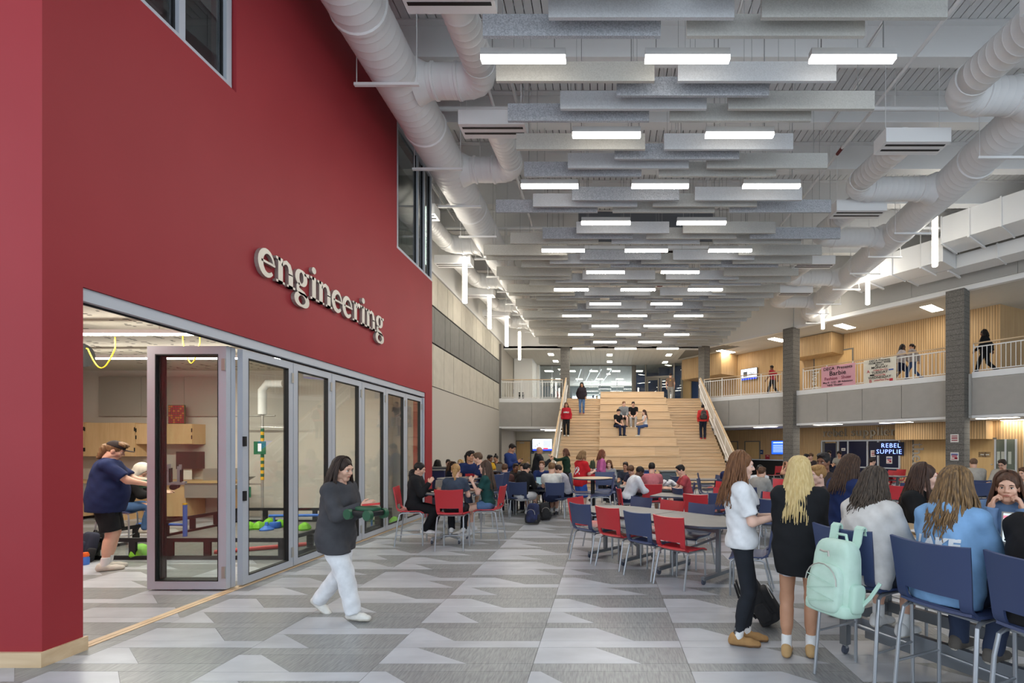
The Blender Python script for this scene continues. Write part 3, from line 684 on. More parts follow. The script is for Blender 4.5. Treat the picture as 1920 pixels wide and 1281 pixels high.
# ---- grey projection screen box and projector
o = E('screen_case', 'wide grey hanging screen case crossing above the hall', 'screen case', (1.23, 14.55, 7.72), 0)
MB().box(-2.1, 2.1, -0.2, 0.2, 0.0, 0.10).build('case', M_steel, o); MB().box(-1.65, 1.65, -0.06, 0.06, -0.012, 0.0).build('case_slot', slot, o)
MB().box(-2.0, 2.0, -0.45, -0.40, 0.12, 1.0).build('screen_back', mat('screen_grey', (96,99,104), 0.8), o)
for s_ in (-1.6, 1.6): MB().box(s_-0.01, s_+0.01, -0.01, 0.01, 0.10, DECK-7.72-0.02).build('case_rod', M_steel, o)
o = E('ceiling_projector', 'small white projector hung between the far baffles', 'projector', (1.25, 20.56, 7.42)); MB().box(-0.42,0.42,-0.25,0.25,0,0.22).build('projector_body', M_duct, o); MB().lathe([(0.07,0),(0.07,0.03)], (0.2,-0.27,0.1), 12).build('projector_lens', slot, o); MB().box(-0.02,0.02,-0.02,0.02,0.22,DECK-7.44).build('projector_pole', M_steel, o)
# ---- troffers of the gallery ceilings
M_soff = emitter('soffit_glow', (1.0, 0.92, 0.78), LAMP*0.28)
def troffer(x, d, z, ang, lab, L=1.2, w=0.32, grp='recessed lights of the upper gallery'):
    o = E('recessed_light', lab, 'ceiling light', (x, d, z), ang, grp)
    MB().box(-L/2-0.02, L/2+0.02, -w/2-0.02, w/2+0.02, -0.012, -0.004).build('light_trim', M_steel, o); bx('light_panel', -L/2, L/2, -w/2, w/2, -0.018, -0.012, M_panl if z > 5 else M_soff, o)
zc = CE2-0.001
for k, (x, y) in enumerate(((1747,578),(1584,612),(1459,637),(1361,659))):
    px, pd2 = at(x, y, CE2); troffer(px, pd2, zc, ANGB + R(90), f'bright recessed ceiling light of the upper gallery, {ORD[k]} from the near column', 1.25, 0.42)
for k, (x, y) in enumerate(((1033,664),(1042,677),(1143,665),(1143,678),(1254,665),(1247,679))):
    px, pd2 = at(x, y, CE2); troffer(px, pd2, CE2-0.013, R(90), f'square recessed light of the landing ceiling, {("front","rear")[k%2]} one of the {("left","middle","right")[k//2]} pair', 0.6, 0.32, 'recessed lights over the landing')
for k, (x, y) in enumerate(((1435,800.5),(1552,796),(1680,792),(1870,783.5),(1915,787),(1240,0))):
    if y == 0: continue
    px, pd2 = at(x, y, SOF); troffer(px, pd2, SOF-0.001, ANGB, f'bright recessed soffit light below the gallery, {ORD[k]} from the bleacher side', 1.2, 0.42, 'recessed soffit lights')
troffer(-3.2, 28.4, SOF-0.001, 0, 'recessed soffit light below the left balcony', 1.2, 0.3, 'recessed soffit lights'); troffer(-3.2, 30.6, SOF-0.001, 0, 'rear recessed soffit light below the left balcony', 1.2, 0.3, 'recessed soffit lights')
# soft lamps of the workshop
M_work = emitter('workshop_glow', (1.0, 0.95, 0.83), LAMP*1.6)
for k, (y, x0, x1) in enumerate(((628, 100, 405), (673, 100, 535), (553, -350, 153))):
    d = (7.1, 9.1, 5.25)[k]; z = zd(y, d); a, b = atd(x0, d), atd(x1, d)
    o = E('workshop_light', ('front long linear light under the perforated workshop ceiling', 'rear long linear light under the perforated workshop ceiling', 'long linear workshop light mostly hidden by the red wall edge')[k], 'ceiling light', ((a+b)/2, d, z), 0, 'workshop linear lights')
    L = (b-a)/2; bx('light_body', -L, L, -0.05, 0.05, 0.012, 0.07, M_steel, o); bx('light_diffuser', -L, L, -0.05, 0.05, 0, 0.012, M_work, o)
    for s_ in (-0.8, 0.3): bx('rod', s_*L-0.005, s_*L+0.005, -0.005, 0.005, 0.07, RC-z-0.001, M_steel, o)
# ================================================================== bleacher stair
BD0 = 19.2; NT = 10; TR = 0.449; TRUN = 0.75; BXL, BXC0, BXC1, BXR = -2.07, -0.20, 3.36, 5.32
bl = E('bleacher_stair', 'wide pale maple bleacher stair with seating tiers rising to the landing', 'bleacher', (0, BD0, 0))
rw = random.Random(9)
for n in range(1, NT+1):
    d0 = (n-1)*TRUN; z1 = n*TR - (0.03 if n == NT else 0)
    cut = rw.uniform(0.25, 0.75)*(BXC1-BXC0)+BXC0
    for a, b in ((BXC0, cut), (cut, BXC1)):
        bx('riser_board', a+0.003, b-0.003, d0+0.008, d0+0.03, z1-TR+0.004, z1-0.046, M_maple, bl)
    cut = rw.uniform(0.25, 0.75)*(BXC1-BXC0)+BXC0
    for a, b in ((BXC0, cut), (cut, BXC1)):
        bx('tread_board', a+0.002, b-0.002, d0-0.02, d0+TRUN, z1-0.034, z1, M_maple, bl)
for (a, b) in ((BXL, BXC0-0.03), (BXC1+0.03, BXR)):
    for n in range(1, 31):
        d0 = (n-1)*0.25; z1 = n*TR/3 - (0.03 if n == 30 else 0)
        bx('stair_riser', a, b, d0+0.012, d0+0.03, z1-TR/3, z1-0.038, M_maple, bl); bx('stair_tread', a, b, d0-0.012, d0+0.238, z1-0.028, z1, M_maple, bl)
bx('top_riser', BXC0, BXC1, NT*TRUN, NT*TRUN+0.06, Z2-0.02, Z2+0.36, M_maple, bl); bx('top_seat', BXC0, BXC1, NT*TRUN-0.02, NT*TRUN+0.6, Z2+0.362, Z2+0.40, M_maple, bl)
for x in (BXC0-0.028, BXC1-0.002):
    sp = MB()
    for n in range(1, NT+1): sp.box(x, x+0.03, (n-1)*TRUN, n*TRUN, max(0, n*TR-0.9), n*TR-0.005-(0.03 if n == NT else 0))
    sp.build('side_panel', M_maple2, bl)
fill = MB()
for n in range(1, NT+1): fill.box(BXL+0.02, BXR-0.02, (n-1)*TRUN+0.26, n*TRUN+0.24, 0, (n-1)*TR-0.04)
fill.box(BXL+0.02, BXR-0.02, NT*TRUN-0.2, NT*TRUN+0.1, 0, Z2-0.5)
fill.build('carcass', M_maple2, bl)
# guards of the stair
def guard(x, lab):
    root = E('stair_guard', lab, 'railing', (x, BD0, 0)); sl = 4.49/7.5
    M_pan = mat('guard_panel', (196, 192, 184), 0.6)
    for (a, b, dz) in ((-0.1, 3.95, 0.0), (4.05, 7.5, 0.0)):
        up = 0.98
        A = lambda t, h: (0, t, max(0, t*sl)+h)
        MB().bar(A(a, up+0.16), A(b, up+0.16), 0.07, 0.05).build('handrail', M_maple2, root)
        MB().bar(A(a, up+0.07), A(b, up+0.07), 0.06, 0.06).build('top_bar', M_white, root)
        MB().bar(A(a, 0.20), A(b, 0.20), 0.06, 0.10).build('bottom_bar', M_white, root)
        v = [(-0.012, a, max(0,a*sl)+0.22), (-0.012, b, b*sl+0.22), (-0.012, b, b*sl+up+0.05), (-0.012, a, max(0,a*sl)+up+0.05)]
        MB().add(v + [(0.012, p[1], p[2]) for p in v], [(3,2,1,0),(4,5,6,7),(0,1,5,4),(1,2,6,5),(2,3,7,6),(3,0,4,7)]).build('guard_panel', M_pan, root)
        for t in (a+0.03, (a+b)/2, b-0.03): MB().box(-0.03, 0.03, t-0.03, t+0.03, max(0, t*sl-0.02), t*sl+up+0.1).build('post', M_white, root)
        MB().tube([(0.10 if x < 0 else -0.10, a+0.2, a*sl+0.75), (0.10 if x < 0 else -0.10, b-0.1, b*sl+0.72)], 0.02, 8).build('inner_rail', M_white, root, True)
guard(BXL-0.08, 'white sloped stair guard with maple handrail on the left of the bleacher'); guard(BXR+0.08, 'white sloped stair guard with maple handrail on the gallery side of the bleacher')
# balcony railings
balm = MB().box(-0.009, 0.009, -0.009, 0.009, 0.10, 0.93).mesh('baluster', M_white)
def railing(p0, p1, lab, posts=4, z=Z2):
    p0, p1 = Vector((*p0, z)), Vector((*p1, z)); u = p1-p0; L = u.length; ang = math.atan2(u.y, u.x)
    root = E('balcony_railing', lab, 'railing', p0, ang, 'white balcony railings with maple top rails')
    bx('top_rail', 0, L, -0.035, 0.035, 1.06, 1.10, M_maple2, root); bx('upper_bar', 0, L, -0.015, 0.015, 0.93, 0.97, M_white, root); bx('lower_bar', 0, L, -0.015, 0.015, 0.07, 0.10, M_white, root)
    for i in range(posts+1): 
        x = L*i/posts; bx('post', max(0,x-0.025), min(L,x+0.025), -0.025, 0.025, -0.02, 1.06, M_white, root)
    n = int(L/0.135)
    for i in range(1, n): link('baluster', balm, root, loc=(L*i/n, 0, 0))
    return root
railing((LW+0.1, DL+0.06), (-2.35, DL+0.06), 'white railing of the left balcony beside the bleacher', 3)
off = 0.08
railing((5.62, DL+0.02), (8.95, 23.86), 'white gallery railing between the bleacher and the first block column', 4)
railing(onB(0.42, off), onB(6.42, off), 'white gallery railing carrying the two painted banners', 5)
railing(onB(7.2, off), onB(TB, off), 'white gallery railing at the near end, past the banners', 7)
# ================================================================== library behind the landing
GD = 33.6
gx = (-4.55, -3.7, -2.6, -1.5, -0.3, 0.9, 2.0)
lg = E('window_3', kind='structure')
for a, b in zip(gx, gx[1:]): bx('pane', a+0.02, b-0.02, GD-0.01, GD+0.01, Z2, CE2-0.06, M_glass, lg)
for a in gx: bx('mullion', a-0.02, a+0.02, GD-0.04, GD+0.04, Z2, CE2-0.06, M_alu, lg)
bx('window_frame', gx[0], gx[-1], GD-0.05, GD+0.05, CE2-0.06, CE2-0.013, MATS['corner_grey'], lg)
bx('mullion', 1.95, 2.15, GD-0.1, GD+0.1, Z2, CE2-0.013, MATS['corner_grey'], lg)
# angled lobby glass with double doors
dr = E('door_1', kind='structure'); dr.location = (2.2, GD, 0); dr.rotation_euler = (0, 0, R(-18)); M_gf = MATS['corner_grey']
for x in (0, 0.75, 2.75, 3.3): bx('door_frame', x-0.05, x+0.05, -0.06, 0.06, Z2, CE2-0.02, M_gf, dr)
bx('door_frame', 0.8, 2.7, -0.06, 0.06, Z2+2.1, Z2+2.25, M_gf, dr)
for a in (0.82, 1.78):
    for (x0,x1,z0,z1) in ((a,a+0.12,0,2.1),(a+0.78,a+0.9,0,2.1),(a+0.12,a+0.78,0,0.25),(a+0.12,a+0.78,1.98,2.1)): bx('door_stile', x0, x1, -0.03, 0.03, Z2+z0, Z2+z1, M_gf, dr)
    bx('pane', a+0.12, a+0.78, -0.008, 0.008, Z2+0.25, Z2+1.98, M_glass, dr)
for (a, b, z0) in ((0.05, 0.7, 0), (0.8, 2.7, 2.25), (2.8, 3.25, 0)): bx('pane', a, b, -0.008, 0.008, Z2+z0, CE2-0.02, M_glass, dr)
struct('wall_navy', MB().box(4.0, 6.6, 34.6, 34.8, Z2, CE2).box(2.3, 6.6, 37.0, 37.2, Z2, CE2), M_navy)
along((4.75, 34.6), (6.9, 31.9), Z2, CE2, 0.15, M_navy, 'wall_navy_side', kind='structure')
o = E('landing_bulkhead', 'slatted wood bulkhead box above the tan door by the landing', 'bulkhead', (6.05, 32.2, Z2), ANGW); MB().box(0, 3.3, -1.1, 0.4, 1.75, CE2-Z2-0.02).build('bulkhead_box', M_slat, o)
M_tan = mat('tan_door', (206, 172, 120), 0.5, rgb2=(198, 162, 110), scale=(10,10,1))
def door(name, t, w, h, z, lab=None, m=M_tan, fr=M_gf, off=0.0):
    a = onW(t, off); o = E(name, kind='structure'); o.location = (a[0], a[1], z); o.rotation_euler = (0, 0, ANGW)
    bx('door_leaf', -w/2, w/2, -0.03, 0.01, 0, h, m, o); MB().box(-w/2-0.06, -w/2, -0.05, 0.01, 0, h+0.06).box(w/2, w/2+0.06, -0.05, 0.01, 0, h+0.06).box(-w/2, w/2, -0.05, 0.01, h, h+0.06).build('door_frame', fr, o)
    bx('door_handle', w/2-0.12, w/2-0.06, -0.06, -0.03, 1.0, 1.04, M_nick, o); return o
struct('wall_library_back', MB().box(-14, 9, 45.0, 45.2, Z2, CE2), mat('library_wall', (170,180,184), 0.8))
struct('wall_library_side', MB().box(-9.2, -4.55, GD-0.3, GD, Z2, CE2).box(-5.9, -4.7, 31.0, GD-0.3, Z2, CE2), M_white)
ow = E('window_4', kind='structure'); M_day = emitter('daylight', (0.92, 0.97, 1.0), 9.0)
for i in range(7): bx('pane', -3.0+i*1.35, -1.75+i*1.35, 44.94, 44.98, Z2+0.5, Z2+2.1 if i != 6 else Z2+2.5, M_day, ow)
for i in range(8): bx('mullion', -3.09+i*1.35, -3.0+i*1.35, 44.9, 45.0, Z2+0.4, Z2+2.6, M_alu, ow)
for k in range(10):
    x = -4.2 + (k % 5)*1.7 + 0.4*(k//5); d = 36 + 4.2*(k//5)
    o = E('library_light', f'round-cornered library ceiling light behind the glass, {ORD[k%5]} of the {("front","rear")[k//5]} row', 'ceiling light', (x, d, CE2-0.013), 0, 'library ceiling lights'); MB().box(-0.3,0.3,-0.3,0.3,-0.03,-0.012).build('light_panel', emitter('library_glow', (1,0.95,0.85), LAMP*0.1), o); MB().box(-0.33,0.33,-0.33,0.33,-0.013,-0.002).build('light_trim', M_steel, o)
for k in range(4):
    o = E('library_strip_light', f'long slanting strip light of the library ceiling, {ORD[k]} from the block column', 'ceiling light', (-1.7+0.75*k, 35.0, CE2-0.07), R(6), 'library strip lights'); bx('light_strip', -0.012, 0.012, 0, 6.5, 0, 0.02, emitter('strip_glow', (0.9,0.96,1), 1.3), o)
    for t_ in (0.3, 6.2): bx('rod', -0.006, 0.006, t_-0.006, t_+0.006, 0.03, 0.05, M_steel, o)
M_olive = mat('olive_fabric', (116, 108, 48), 0.9, rgb2=(104, 96, 40), scale=(9,9,9))
for k in range(5):
    o = E('library_bench', f'olive green upholstered library bench behind the glass, {ORD[k]} from the white pillar', 'bench', (-3.95+1.02*k, 34.6, Z2)); MB().box(-0.49,0.49,0,0.6,0,0.42).build('bench_seat', M_olive, o); MB().box(-0.49,0.49,0.45,0.6,0.42,0.86).build('bench_back', M_olive, o)
o = E('red_library_wall', 'slanted red painted wall block inside the library', 'wall block', (-4.05, 40.5, Z2)); v = [(0,0,0),(1.5,0,0),(1.5,0,1.35),(0,0,2.1)]; MB().add(v+[(x,0.3,z) for x,_,z in v], [(0,1,2,3),(7,6,5,4),(0,4,5,1),(1,5,6,2),(2,6,7,3),(3,7,4,0)]).build('red_block', M_red, o)
o = E('white_library_shelf', 'low white shelf unit against the library windows', 'shelf', (-3.7, 39.6, Z2)); 
for z in (0.1, 0.45, 0.8): bx('shelf_board', 0, 0.9, 0, 0.3, z, z+0.04, M_white, o)
for x in (0, 0.87): bx('shelf_side', x, x+0.03, 0, 0.3, 0, 0.84, M_white, o)
rbk = random.Random(4)
for k in range(6):
    o = E('library_book', f'upright book on the library ledge before the bright windows, {ORD[k]} along', 'book', (-1.75+0.42*k+rbk.uniform(-0.1,0.1), 34.95, Z2+0.861), 0, 'books standing on the bench backs')
    w, h = rbk.uniform(0.09,0.16), rbk.uniform(0.2,0.28); m_ = mat(f'book_{k%5}', [(70,92,80),(120,60,50),(60,70,110),(150,120,70),(90,90,90)][k%5], 0.6)
    bx('book_cover', -w/2, w/2, -0.02, 0.02, 0, h, m_, o); bx('book_pages', -w/2+0.004, w/2+0.003, -0.014, 0.014, 0.005, h-0.005, M_white, o)
# ================================================================== left ground floor
dl = E('door_2', kind='structure'); dl.location = (atd(981.5, 31.99), 31.99, 0)
bx('door_leaf', -0.46, 0.46, -0.04, -0.005, 0, 2.13, M_tan, dl); MB().box(-0.53,-0.46,-0.06,-0.005,0,2.2).box(0.46,0.53,-0.06,-0.005,0,2.2).box(-0.46,0.46,-0.06,-0.005,2.13,2.2).build('door_frame', M_gf, dl); bx('door_closer', -0.25, 0.05, -0.1, -0.04, 2.0, 2.08, M_nick, dl); bx('door_handle', 0.34, 0.40, -0.08, -0.04, 1.0, 1.05, M_nick, dl)
def screen(name, lab, w, h, loc, ang, rects, base, txt=()):
    o = E(name, lab, 'screen', loc, ang); bx('screen_housing', -w/2-0.02, w/2+0.02, 0.0, 0.06, -h/2-0.02, h/2+0.02, M_black, o); bx('display', -w/2, w/2, -0.006, 0.0, -h/2, h/2, base, o)
    for i, (x0,x1,z0,z1,m_) in enumerate(rects): bx('display_block', x0*w-w/2, x1*w-w/2, -0.009-0.001*i, -0.006, z0*h-h/2, z1*h-h/2, m_, o)
    for (x, z, s_, body, m_) in txt:
        t_ = link('lettering', text_mesh(body, s_, m_, extrude=0.001), o); t_.rotation_euler = (R(90),0,0); t_.location = (x*w-w/2, -0.016, z*h-h/2)
    return o
S_w = emitter('screen_white', (0.80,0.88,1.0), 1.5); S_b = emitter('screen_blue', (0.03,0.07,0.75), 1.3); S_g = emitter('screen_grey', (0.35,0.45,0.65), 1.0); S_r = emitter('screen_red', (0.8,0.1,0.15), 1.0); S_bb = emitter('screen_brightblue', (0.02,0.10,0.95), 1.4); S_lb = emitter('screen_light', (0.45,0.6,1.0), 1.2)
d = 31.9; screen('wall_screen', 'lit white wall screen beside the tan door below the left balcony', 1.3, 0.78, (atd(1017, d), d-0.06, zd(834.5, d)), 0, [(0,1,0,0.16,S_b),(0.55,0.8,0.12,0.25,S_r)] + [(0.12+0.1*i, 0.17+0.1*i, 0.35+0.12*(i%3), 0.42+0.12*(i%3), S_g) for i in range(3)] + [(0.55,0.95,0.35+0.09*i,0.38+0.09*i,S_g) for i in range(6)], S_w)
o = E('yellow_notice', 'small yellow sign on the pale wall behind the standing man', 'sign', (atd(947, d), d+0.06, zd(844.5, d))); bx('notice_board', -0.13, 0.13, -0.01, 0.03, -0.14, 0.14, mat('yellow_sign', (228,178,36), 0.6), o); bx('notice_mark', -0.07, 0.07, -0.014, -0.01, -0.03, 0.03, mat('sign_ink', (110,90,30),0.6), o)
for k, (x, y, lab) in enumerate(((998, 848, 'small blue room sign beside the white wall screen'), (942, 714+0, 'blue restroom sign on the white pillar at the left balcony'))):
    if k == 0:
        o = E('room_sign', lab, 'sign', (atd(x, d), d+0.07, zd(y, d))); bx('sign_plate', -0.09, 0.09, -0.01, 0.02, -0.09, 0.09, M_navy, o); bx('sign_line', -0.06, 0.06, -0.013, -0.01, -0.02, 0.0, M_white, o)
o = E('restroom_sign', 'black restroom pictogram on the white pillar of the left balcony', 'sign', (-5.42, 30.985, Z2+0.62)); 
for s_ in (-0.12, 0.12): MB().box(s_-0.06, s_+0.06, -0.01, 0.01, -0.3, 0.12).ell((s_,0,0.2),(0.055,0.012,0.055)).build('pictogram', M_black, o)
bx('sign_plate', -0.65, -0.5, -0.01, 0.01, 0.15, 0.45, M_navy, o)
# ================================================================== angled wall: upper floor
for k, (x, w) in enumerate(((1343, 0.95),)): door('door_4', tW(x), w, 2.1, Z2+0.0, m=M_glass, fr=M_white)
door('door_5', tW(1562), 2.0, 2.25, Z2)
door('door_6', tW(1287), 0.95, 2.15, Z2)
def bulk(t0, t1, z0, z1, dep, lab):
    a = onW(t0); o = E('wood_bulkhead', lab, 'bulkhead', (a[0], a[1], 0), ANGW, 'slatted wood bulkheads'); MB().box(0, t1-t0, -dep, -0.002, z0, z1).build('bulkhead_box', M_slat, o)
bulk(tW(1504), tW(1582), Z2+2.05, CE2-0.03, 1.15, 'slatted wood bulkhead above the upper theater door')
bulk(tW(1694), tW(1862), 2.06, SOF-0.01, 0.9, 'slatted wood bulkhead above the lower theater doors')
a = onW(tW(1406), 0.1); screen('wall_screen', 'lit screen on the wood wall of the upper gallery', 1.15, 0.66, (a[0], a[1], Z2+1.75), ANGW, [(0,1,0,0.16,S_b),(0.15,0.4,0.3,0.75,S_g),(0.5,0.85,0.55,0.6,S_g),(0.5,0.85,0.45,0.49,S_g)], S_w)
a = onW(tW(1524), 0.02); sign('theater', 0.24, 0.03, M_white, (a[0], a[1], Z2+1.55), ANGW, 'theater_sign_upper', 'white letters reading theater downwards on the upper wood wall', vertical=True)
# lower floor
sl0, sl1 = tW(1544), tW(1681)
root, L_ = sign('rebel supplier', 0.27, 0.04, mat('sign_bronze', (150,142,130), 0.4, 0.6), (*onW(sl0, 0.045), 2.30), ANGW, 'rebel_supplier_sign', 'metal letters spelling rebel supplier above the shop window')
root.scale = ((sl1-sl0)/L_, 1, 1.0)
a = onW(tW(1723)-0.25, 0.03); sign('theater', 0.30, 0.03, M_nick, (a[0], a[1], 1.95), ANGW, 'theater_sign_lower', 'metal letters reading theater downwards beside the lower doors', vertical=True)
for n_, x, w in (('door_7', 1372, 0.9), ('door_8', 1411, 1.0), ('door_9', 1754, 1.7), ('door_10', 1826, 1.4)): door(n_, tW(x), w, 2.06, 0)
M_shop = mat('shop_navy', (16, 22, 52), 0.35); M_neon = emitter('neon_blue', (0.16, 0.26, 1.0), 5.0)
t0, t1 = tW(1541), tW(1688); a = onW(t0); sw_ = E('window_5', kind='structure'); sw_.location = (a[0], a[1], 0); sw_.rotation_euler = (0,0,ANGW); L = t1-t0
f_ = lambda x: (tW(x)-t0)
bx('window_frame', 0, L, -0.06, 0.0, 2.03, 2.10, M_alu, sw_); bx('window_frame', f_(1580), L, -0.06, 0.0, 0.70, 0.76, M_alu, sw_)
for x in (1541.5, 1572, 1590.5, 1627, 1647, 1687): bx('mullion', f_(x)-0.035, f_(x)+0.035, -0.06, 0.0, 0.76, 2.03, M_alu, sw_)
for (xa, xb) in ((1573, 1590), (1591, 1626), (1628, 1646), (1648, 1687)): bx('pane', f_(xa)+0.04, f_(xb)-0.03, -0.03, -0.012, 0.76, 2.03, M_shop, sw_); bx('lower_panel', f_(xa)+0.02, f_(xb)-0.01, -0.04, -0.012, 0, 0.70, M_shop, sw_)
bx('shop_door', f_(1547), f_(1568), -0.04, -0.01, 0.0, 1.95, M_shop, sw_); MB().box(f_(1542), f_(1547), -0.05, 0, 0, 2.03).box(f_(1568), f_(1571), -0.05, 0, 0, 2.03).build('door_frame', M_gf, sw_)
a = onW(tW(1668), 0.07); ns = E('neon_sign', 'glowing blue neon sign reading rebel supplie in the shop window', 'neon sign', (a[0], a[1], 1.80), ANGW)
for k, (wd_, z, dx) in enumerate((('REBEL', 0.0, 0.08), ('SUPPLIE', -0.29, 0.0))):
    t_ = link('neon_word', text_mesh(wd_, 0.30, M_neon, extrude=0.006, bold=-0.006, spacing=1.12), ns); t_.rotation_euler = (R(90),0,0); t_.location = (dx, -0.012, z)
bx('neon_backing', -0.65, 0.65, 0.0, 0.012, -0.46, 0.17, M_shop, ns)
a = onW(tW(1467), 0.08); screen('wall_screen', 'blue lit screen beside the far block column on the lower wood wall', 1.3, 0.76, (a[0], a[1], 1.72), ANGW, [(0.08,0.9,0.82,0.92,S_lb)] + [(0.08,0.9-0.1*(i%2),0.66-0.1*i,0.70-0.1*i,S_lb) for i in range(6)], S_bb)
M_pap = mat('paper', (226, 220, 214), 0.8); M_prd = mat('paper_red', (150, 40, 54), 0.8); M_pbl = mat('paper_blue', (110, 140, 196), 0.8); M_ppk = mat('paper_pink', (204, 130, 140), 0.8)
def poster(lab, loc, ang, w, h, marks):
    o = E('poster', lab, 'poster', loc, ang); bx('sheet', -w/2, w/2, -0.004, 0.0, -h/2, h/2, M_pap, o)
    for (x0,x1,z0,z1,m_) in marks: bx('print', x0*w-w/2, x1*w-w/2, -0.006, -0.004, z0*h-h/2, z1*h-h/2, m_, o)
lines = [(0.15,0.85,0.72,0.82,M_prd),(0.15,0.85,0.45,0.60,M_prd),(0.15,0.85,0.2,0.32,M_prd)]; pict = [(0.1,0.9,0.6,0.85,M_pbl),(0.2,0.8,0.35,0.75,M_ppk),(0.5,0.85,0.15,0.4,M_prd),(0.1,0.5,0.1,0.2,M_ppk)]
a = onW(tW(1638), 0.035); poster('white notice with dark red lines in the shop window', (a[0],a[1],1.42), ANGW, 0.24, 0.32, lines)
a = onW(tW(1668), 0.035); poster('white poster with a pink picture under the neon sign', (a[0],a[1],1.12), ANGW, 0.26, 0.34, pict)
a = onW(tW(1582), 0.035); poster('small pale notice on the shop side glass', (a[0],a[1],1.62), ANGW, 0.2, 0.14, [(0.2,0.8,0.3,0.7,M_gpan)])
cc = onB(6.78, -0.12-0.295); p_ = F/cc[1]
poster('white notice with dark red lines on the near block column', (cc[0]-0.02, cc[1]-0.02, zd(822, cc[1])), ANGB, 0.26, 0.30, lines); poster('picture poster in pink and blue on the near block column', (cc[0]-0.02, cc[1]-0.02, zd(856, cc[1])), ANGB, 0.26, 0.30, pict)
poster('tall white notice with red print at the top of the bleacher guard', (5.75-0.8096*0.235-0.04, 27.35-0.587*0.235+0.05, Z2+0.95), ANGB, 0.2, 0.55, lines)
a = onW(tW(1845), 0.03)
for k, x in enumerate((1842, 1852)): a = onW(tW(x), 0.01); o = E('room_sign', ('wide navy room sign beside the lower theater doors', 'narrow navy room sign beside the lower theater doors')[k], 'sign', (a[0],a[1],1.42), ANGW); bx('sign_plate', -0.13+0.03*k, 0.13-0.03*k, -0.02, 0, -0.11, 0.11, M_navy, o); bx('sign_line', -0.06, 0.06, -0.023, -0.02, -0.02, 0.02, M_lb if False else M_fel['pale blue'], o)
for k, (x, z, off) in enumerate(((1428, 1.45, 0),)): a = onW(tW(x), 0.01); o = E('room_sign', 'navy room sign beside the open tan door', 'sign', (a[0],a[1],z), ANGW); bx('sign_plate', -0.12, 0.12, -0.02, 0, -0.13, 0.13, M_navy, o); bx('sign_line', -0.06, 0.06, -0.023, -0.02, -0.02, 0.02, M_fel['pale blue'], o)
# showcase by the lower doors
a = onW(tW(1886), 0.0); o = E('display_case', 'narrow glazed display case with white strips at the end of the wood wall', 'display case', (a[0],a[1],0), ANGW); bx('case_back', -0.33, 0.33, -0.02, -0.005, 0.6, 2.05, mat('case_grey',(120,122,112),0.6), o)
for x in (-0.33, 0.0, 0.33): bx('case_frame', x-0.03, x+0.03, -0.07, -0.02, 0.6, 2.05, M_alu, o)
for x0 in (-0.28, -0.14, 0.08): bx('case_card', x0, x0+0.1, -0.035, -0.02, 1.05, 1.55, M_pap, o)
for x0 in (-0.30, 0.03): bx('case_pane', x0, x0+0.27, -0.055, -0.05, 0.62, 2.03, M_glass, o)
# counter below the blue screen
a = onW(tW(1448), 0.0); o = E('wall_counter', 'long grey counter with dark front along the lower wood wall', 'counter', (a[0],a[1],0), ANGW); bx('counter_top', -2.2, 2.0, -0.6, -0.005, 0.98, 1.03, M_alu, o); bx('counter_front', -2.2, 2.0, -0.5, -0.02, 0, 0.98, M_dark, o)
a = onW(tW(1445), 0.3); poster('small red card standing on the grey counter', (a[0],a[1],1.165), ANGW, 0.3, 0.26, [(0.0,1.0,0.0,1.0,M_prd),(0.3,0.8,0.6,0.85,M_pap)])
# ================================================================== banners on the railing
def banner(t0, t1, z0, z1, m, lab, texts, extra=(), skew=0.0):
    a = onB(t0, 0.02); L = t1-t0; o = E('banner', lab, 'banner', (a[0], a[1], 0), ANGB, 'banners on the gallery railing')
    n = 14; P = [[(L*i/n*(1-skew*(1-j/8))+0.0, -0.03+0.012*math.sin(i*1.1+j*0.5), z0+(z1-z0)*j/8) for j in range(9)] for i in range(n+1)]
    MB().shell(P, [[True]*8 for _ in range(n)], 0.006).build('banner_cloth', m, o, True)
    for (u, v, s_, body, mm) in texts:
        t_ = link('lettering', text_mesh(body, s_, mm, extrude=0.002, bold=0.001), o); t_.rotation_euler = (R(90),0,0); t_.location = (L*u, -0.058, z0+(z1-z0)*v)
    for (u0,u1,v0,v1,mm) in extra: bx('painted_mark', L*u0, L*u1, -0.056, -0.05, z0+(z1-z0)*v0, z0+(z1-z0)*v1, mm, o)
def tB(x):
    r = (x-VX)/F; return (23.28*r - 9.31)/(0.587 + 0.8096*r)
M_ink = mat('ink_black', (24,20,22), 0.8); M_irose = mat('ink_rose', (150,60,84), 0.8); M_ired = mat('ink_red', (196,60,70), 0.8); M_ibl = mat('ink_blue', (60,100,180), 0.8)
banner(tB(1540), tB(1604), Z2+0.02, Z2+1.0, mat('banner_pink', (228,170,182), 0.85), 'pink painted banner for a fashion show on the gallery railing',
  [(0.5,0.86,0.20,'DECA  Presents',M_ink),(0.5,0.63,0.30,'Barbie',M_ink),(0.5,0.40,0.20,'Fashion   Show',M_irose),(0.5,0.22,0.12,'May 8 - 6:30 - $8 Admission',M_ink),(0.42,0.09,0.13,'NHS Theater',M_ink)])
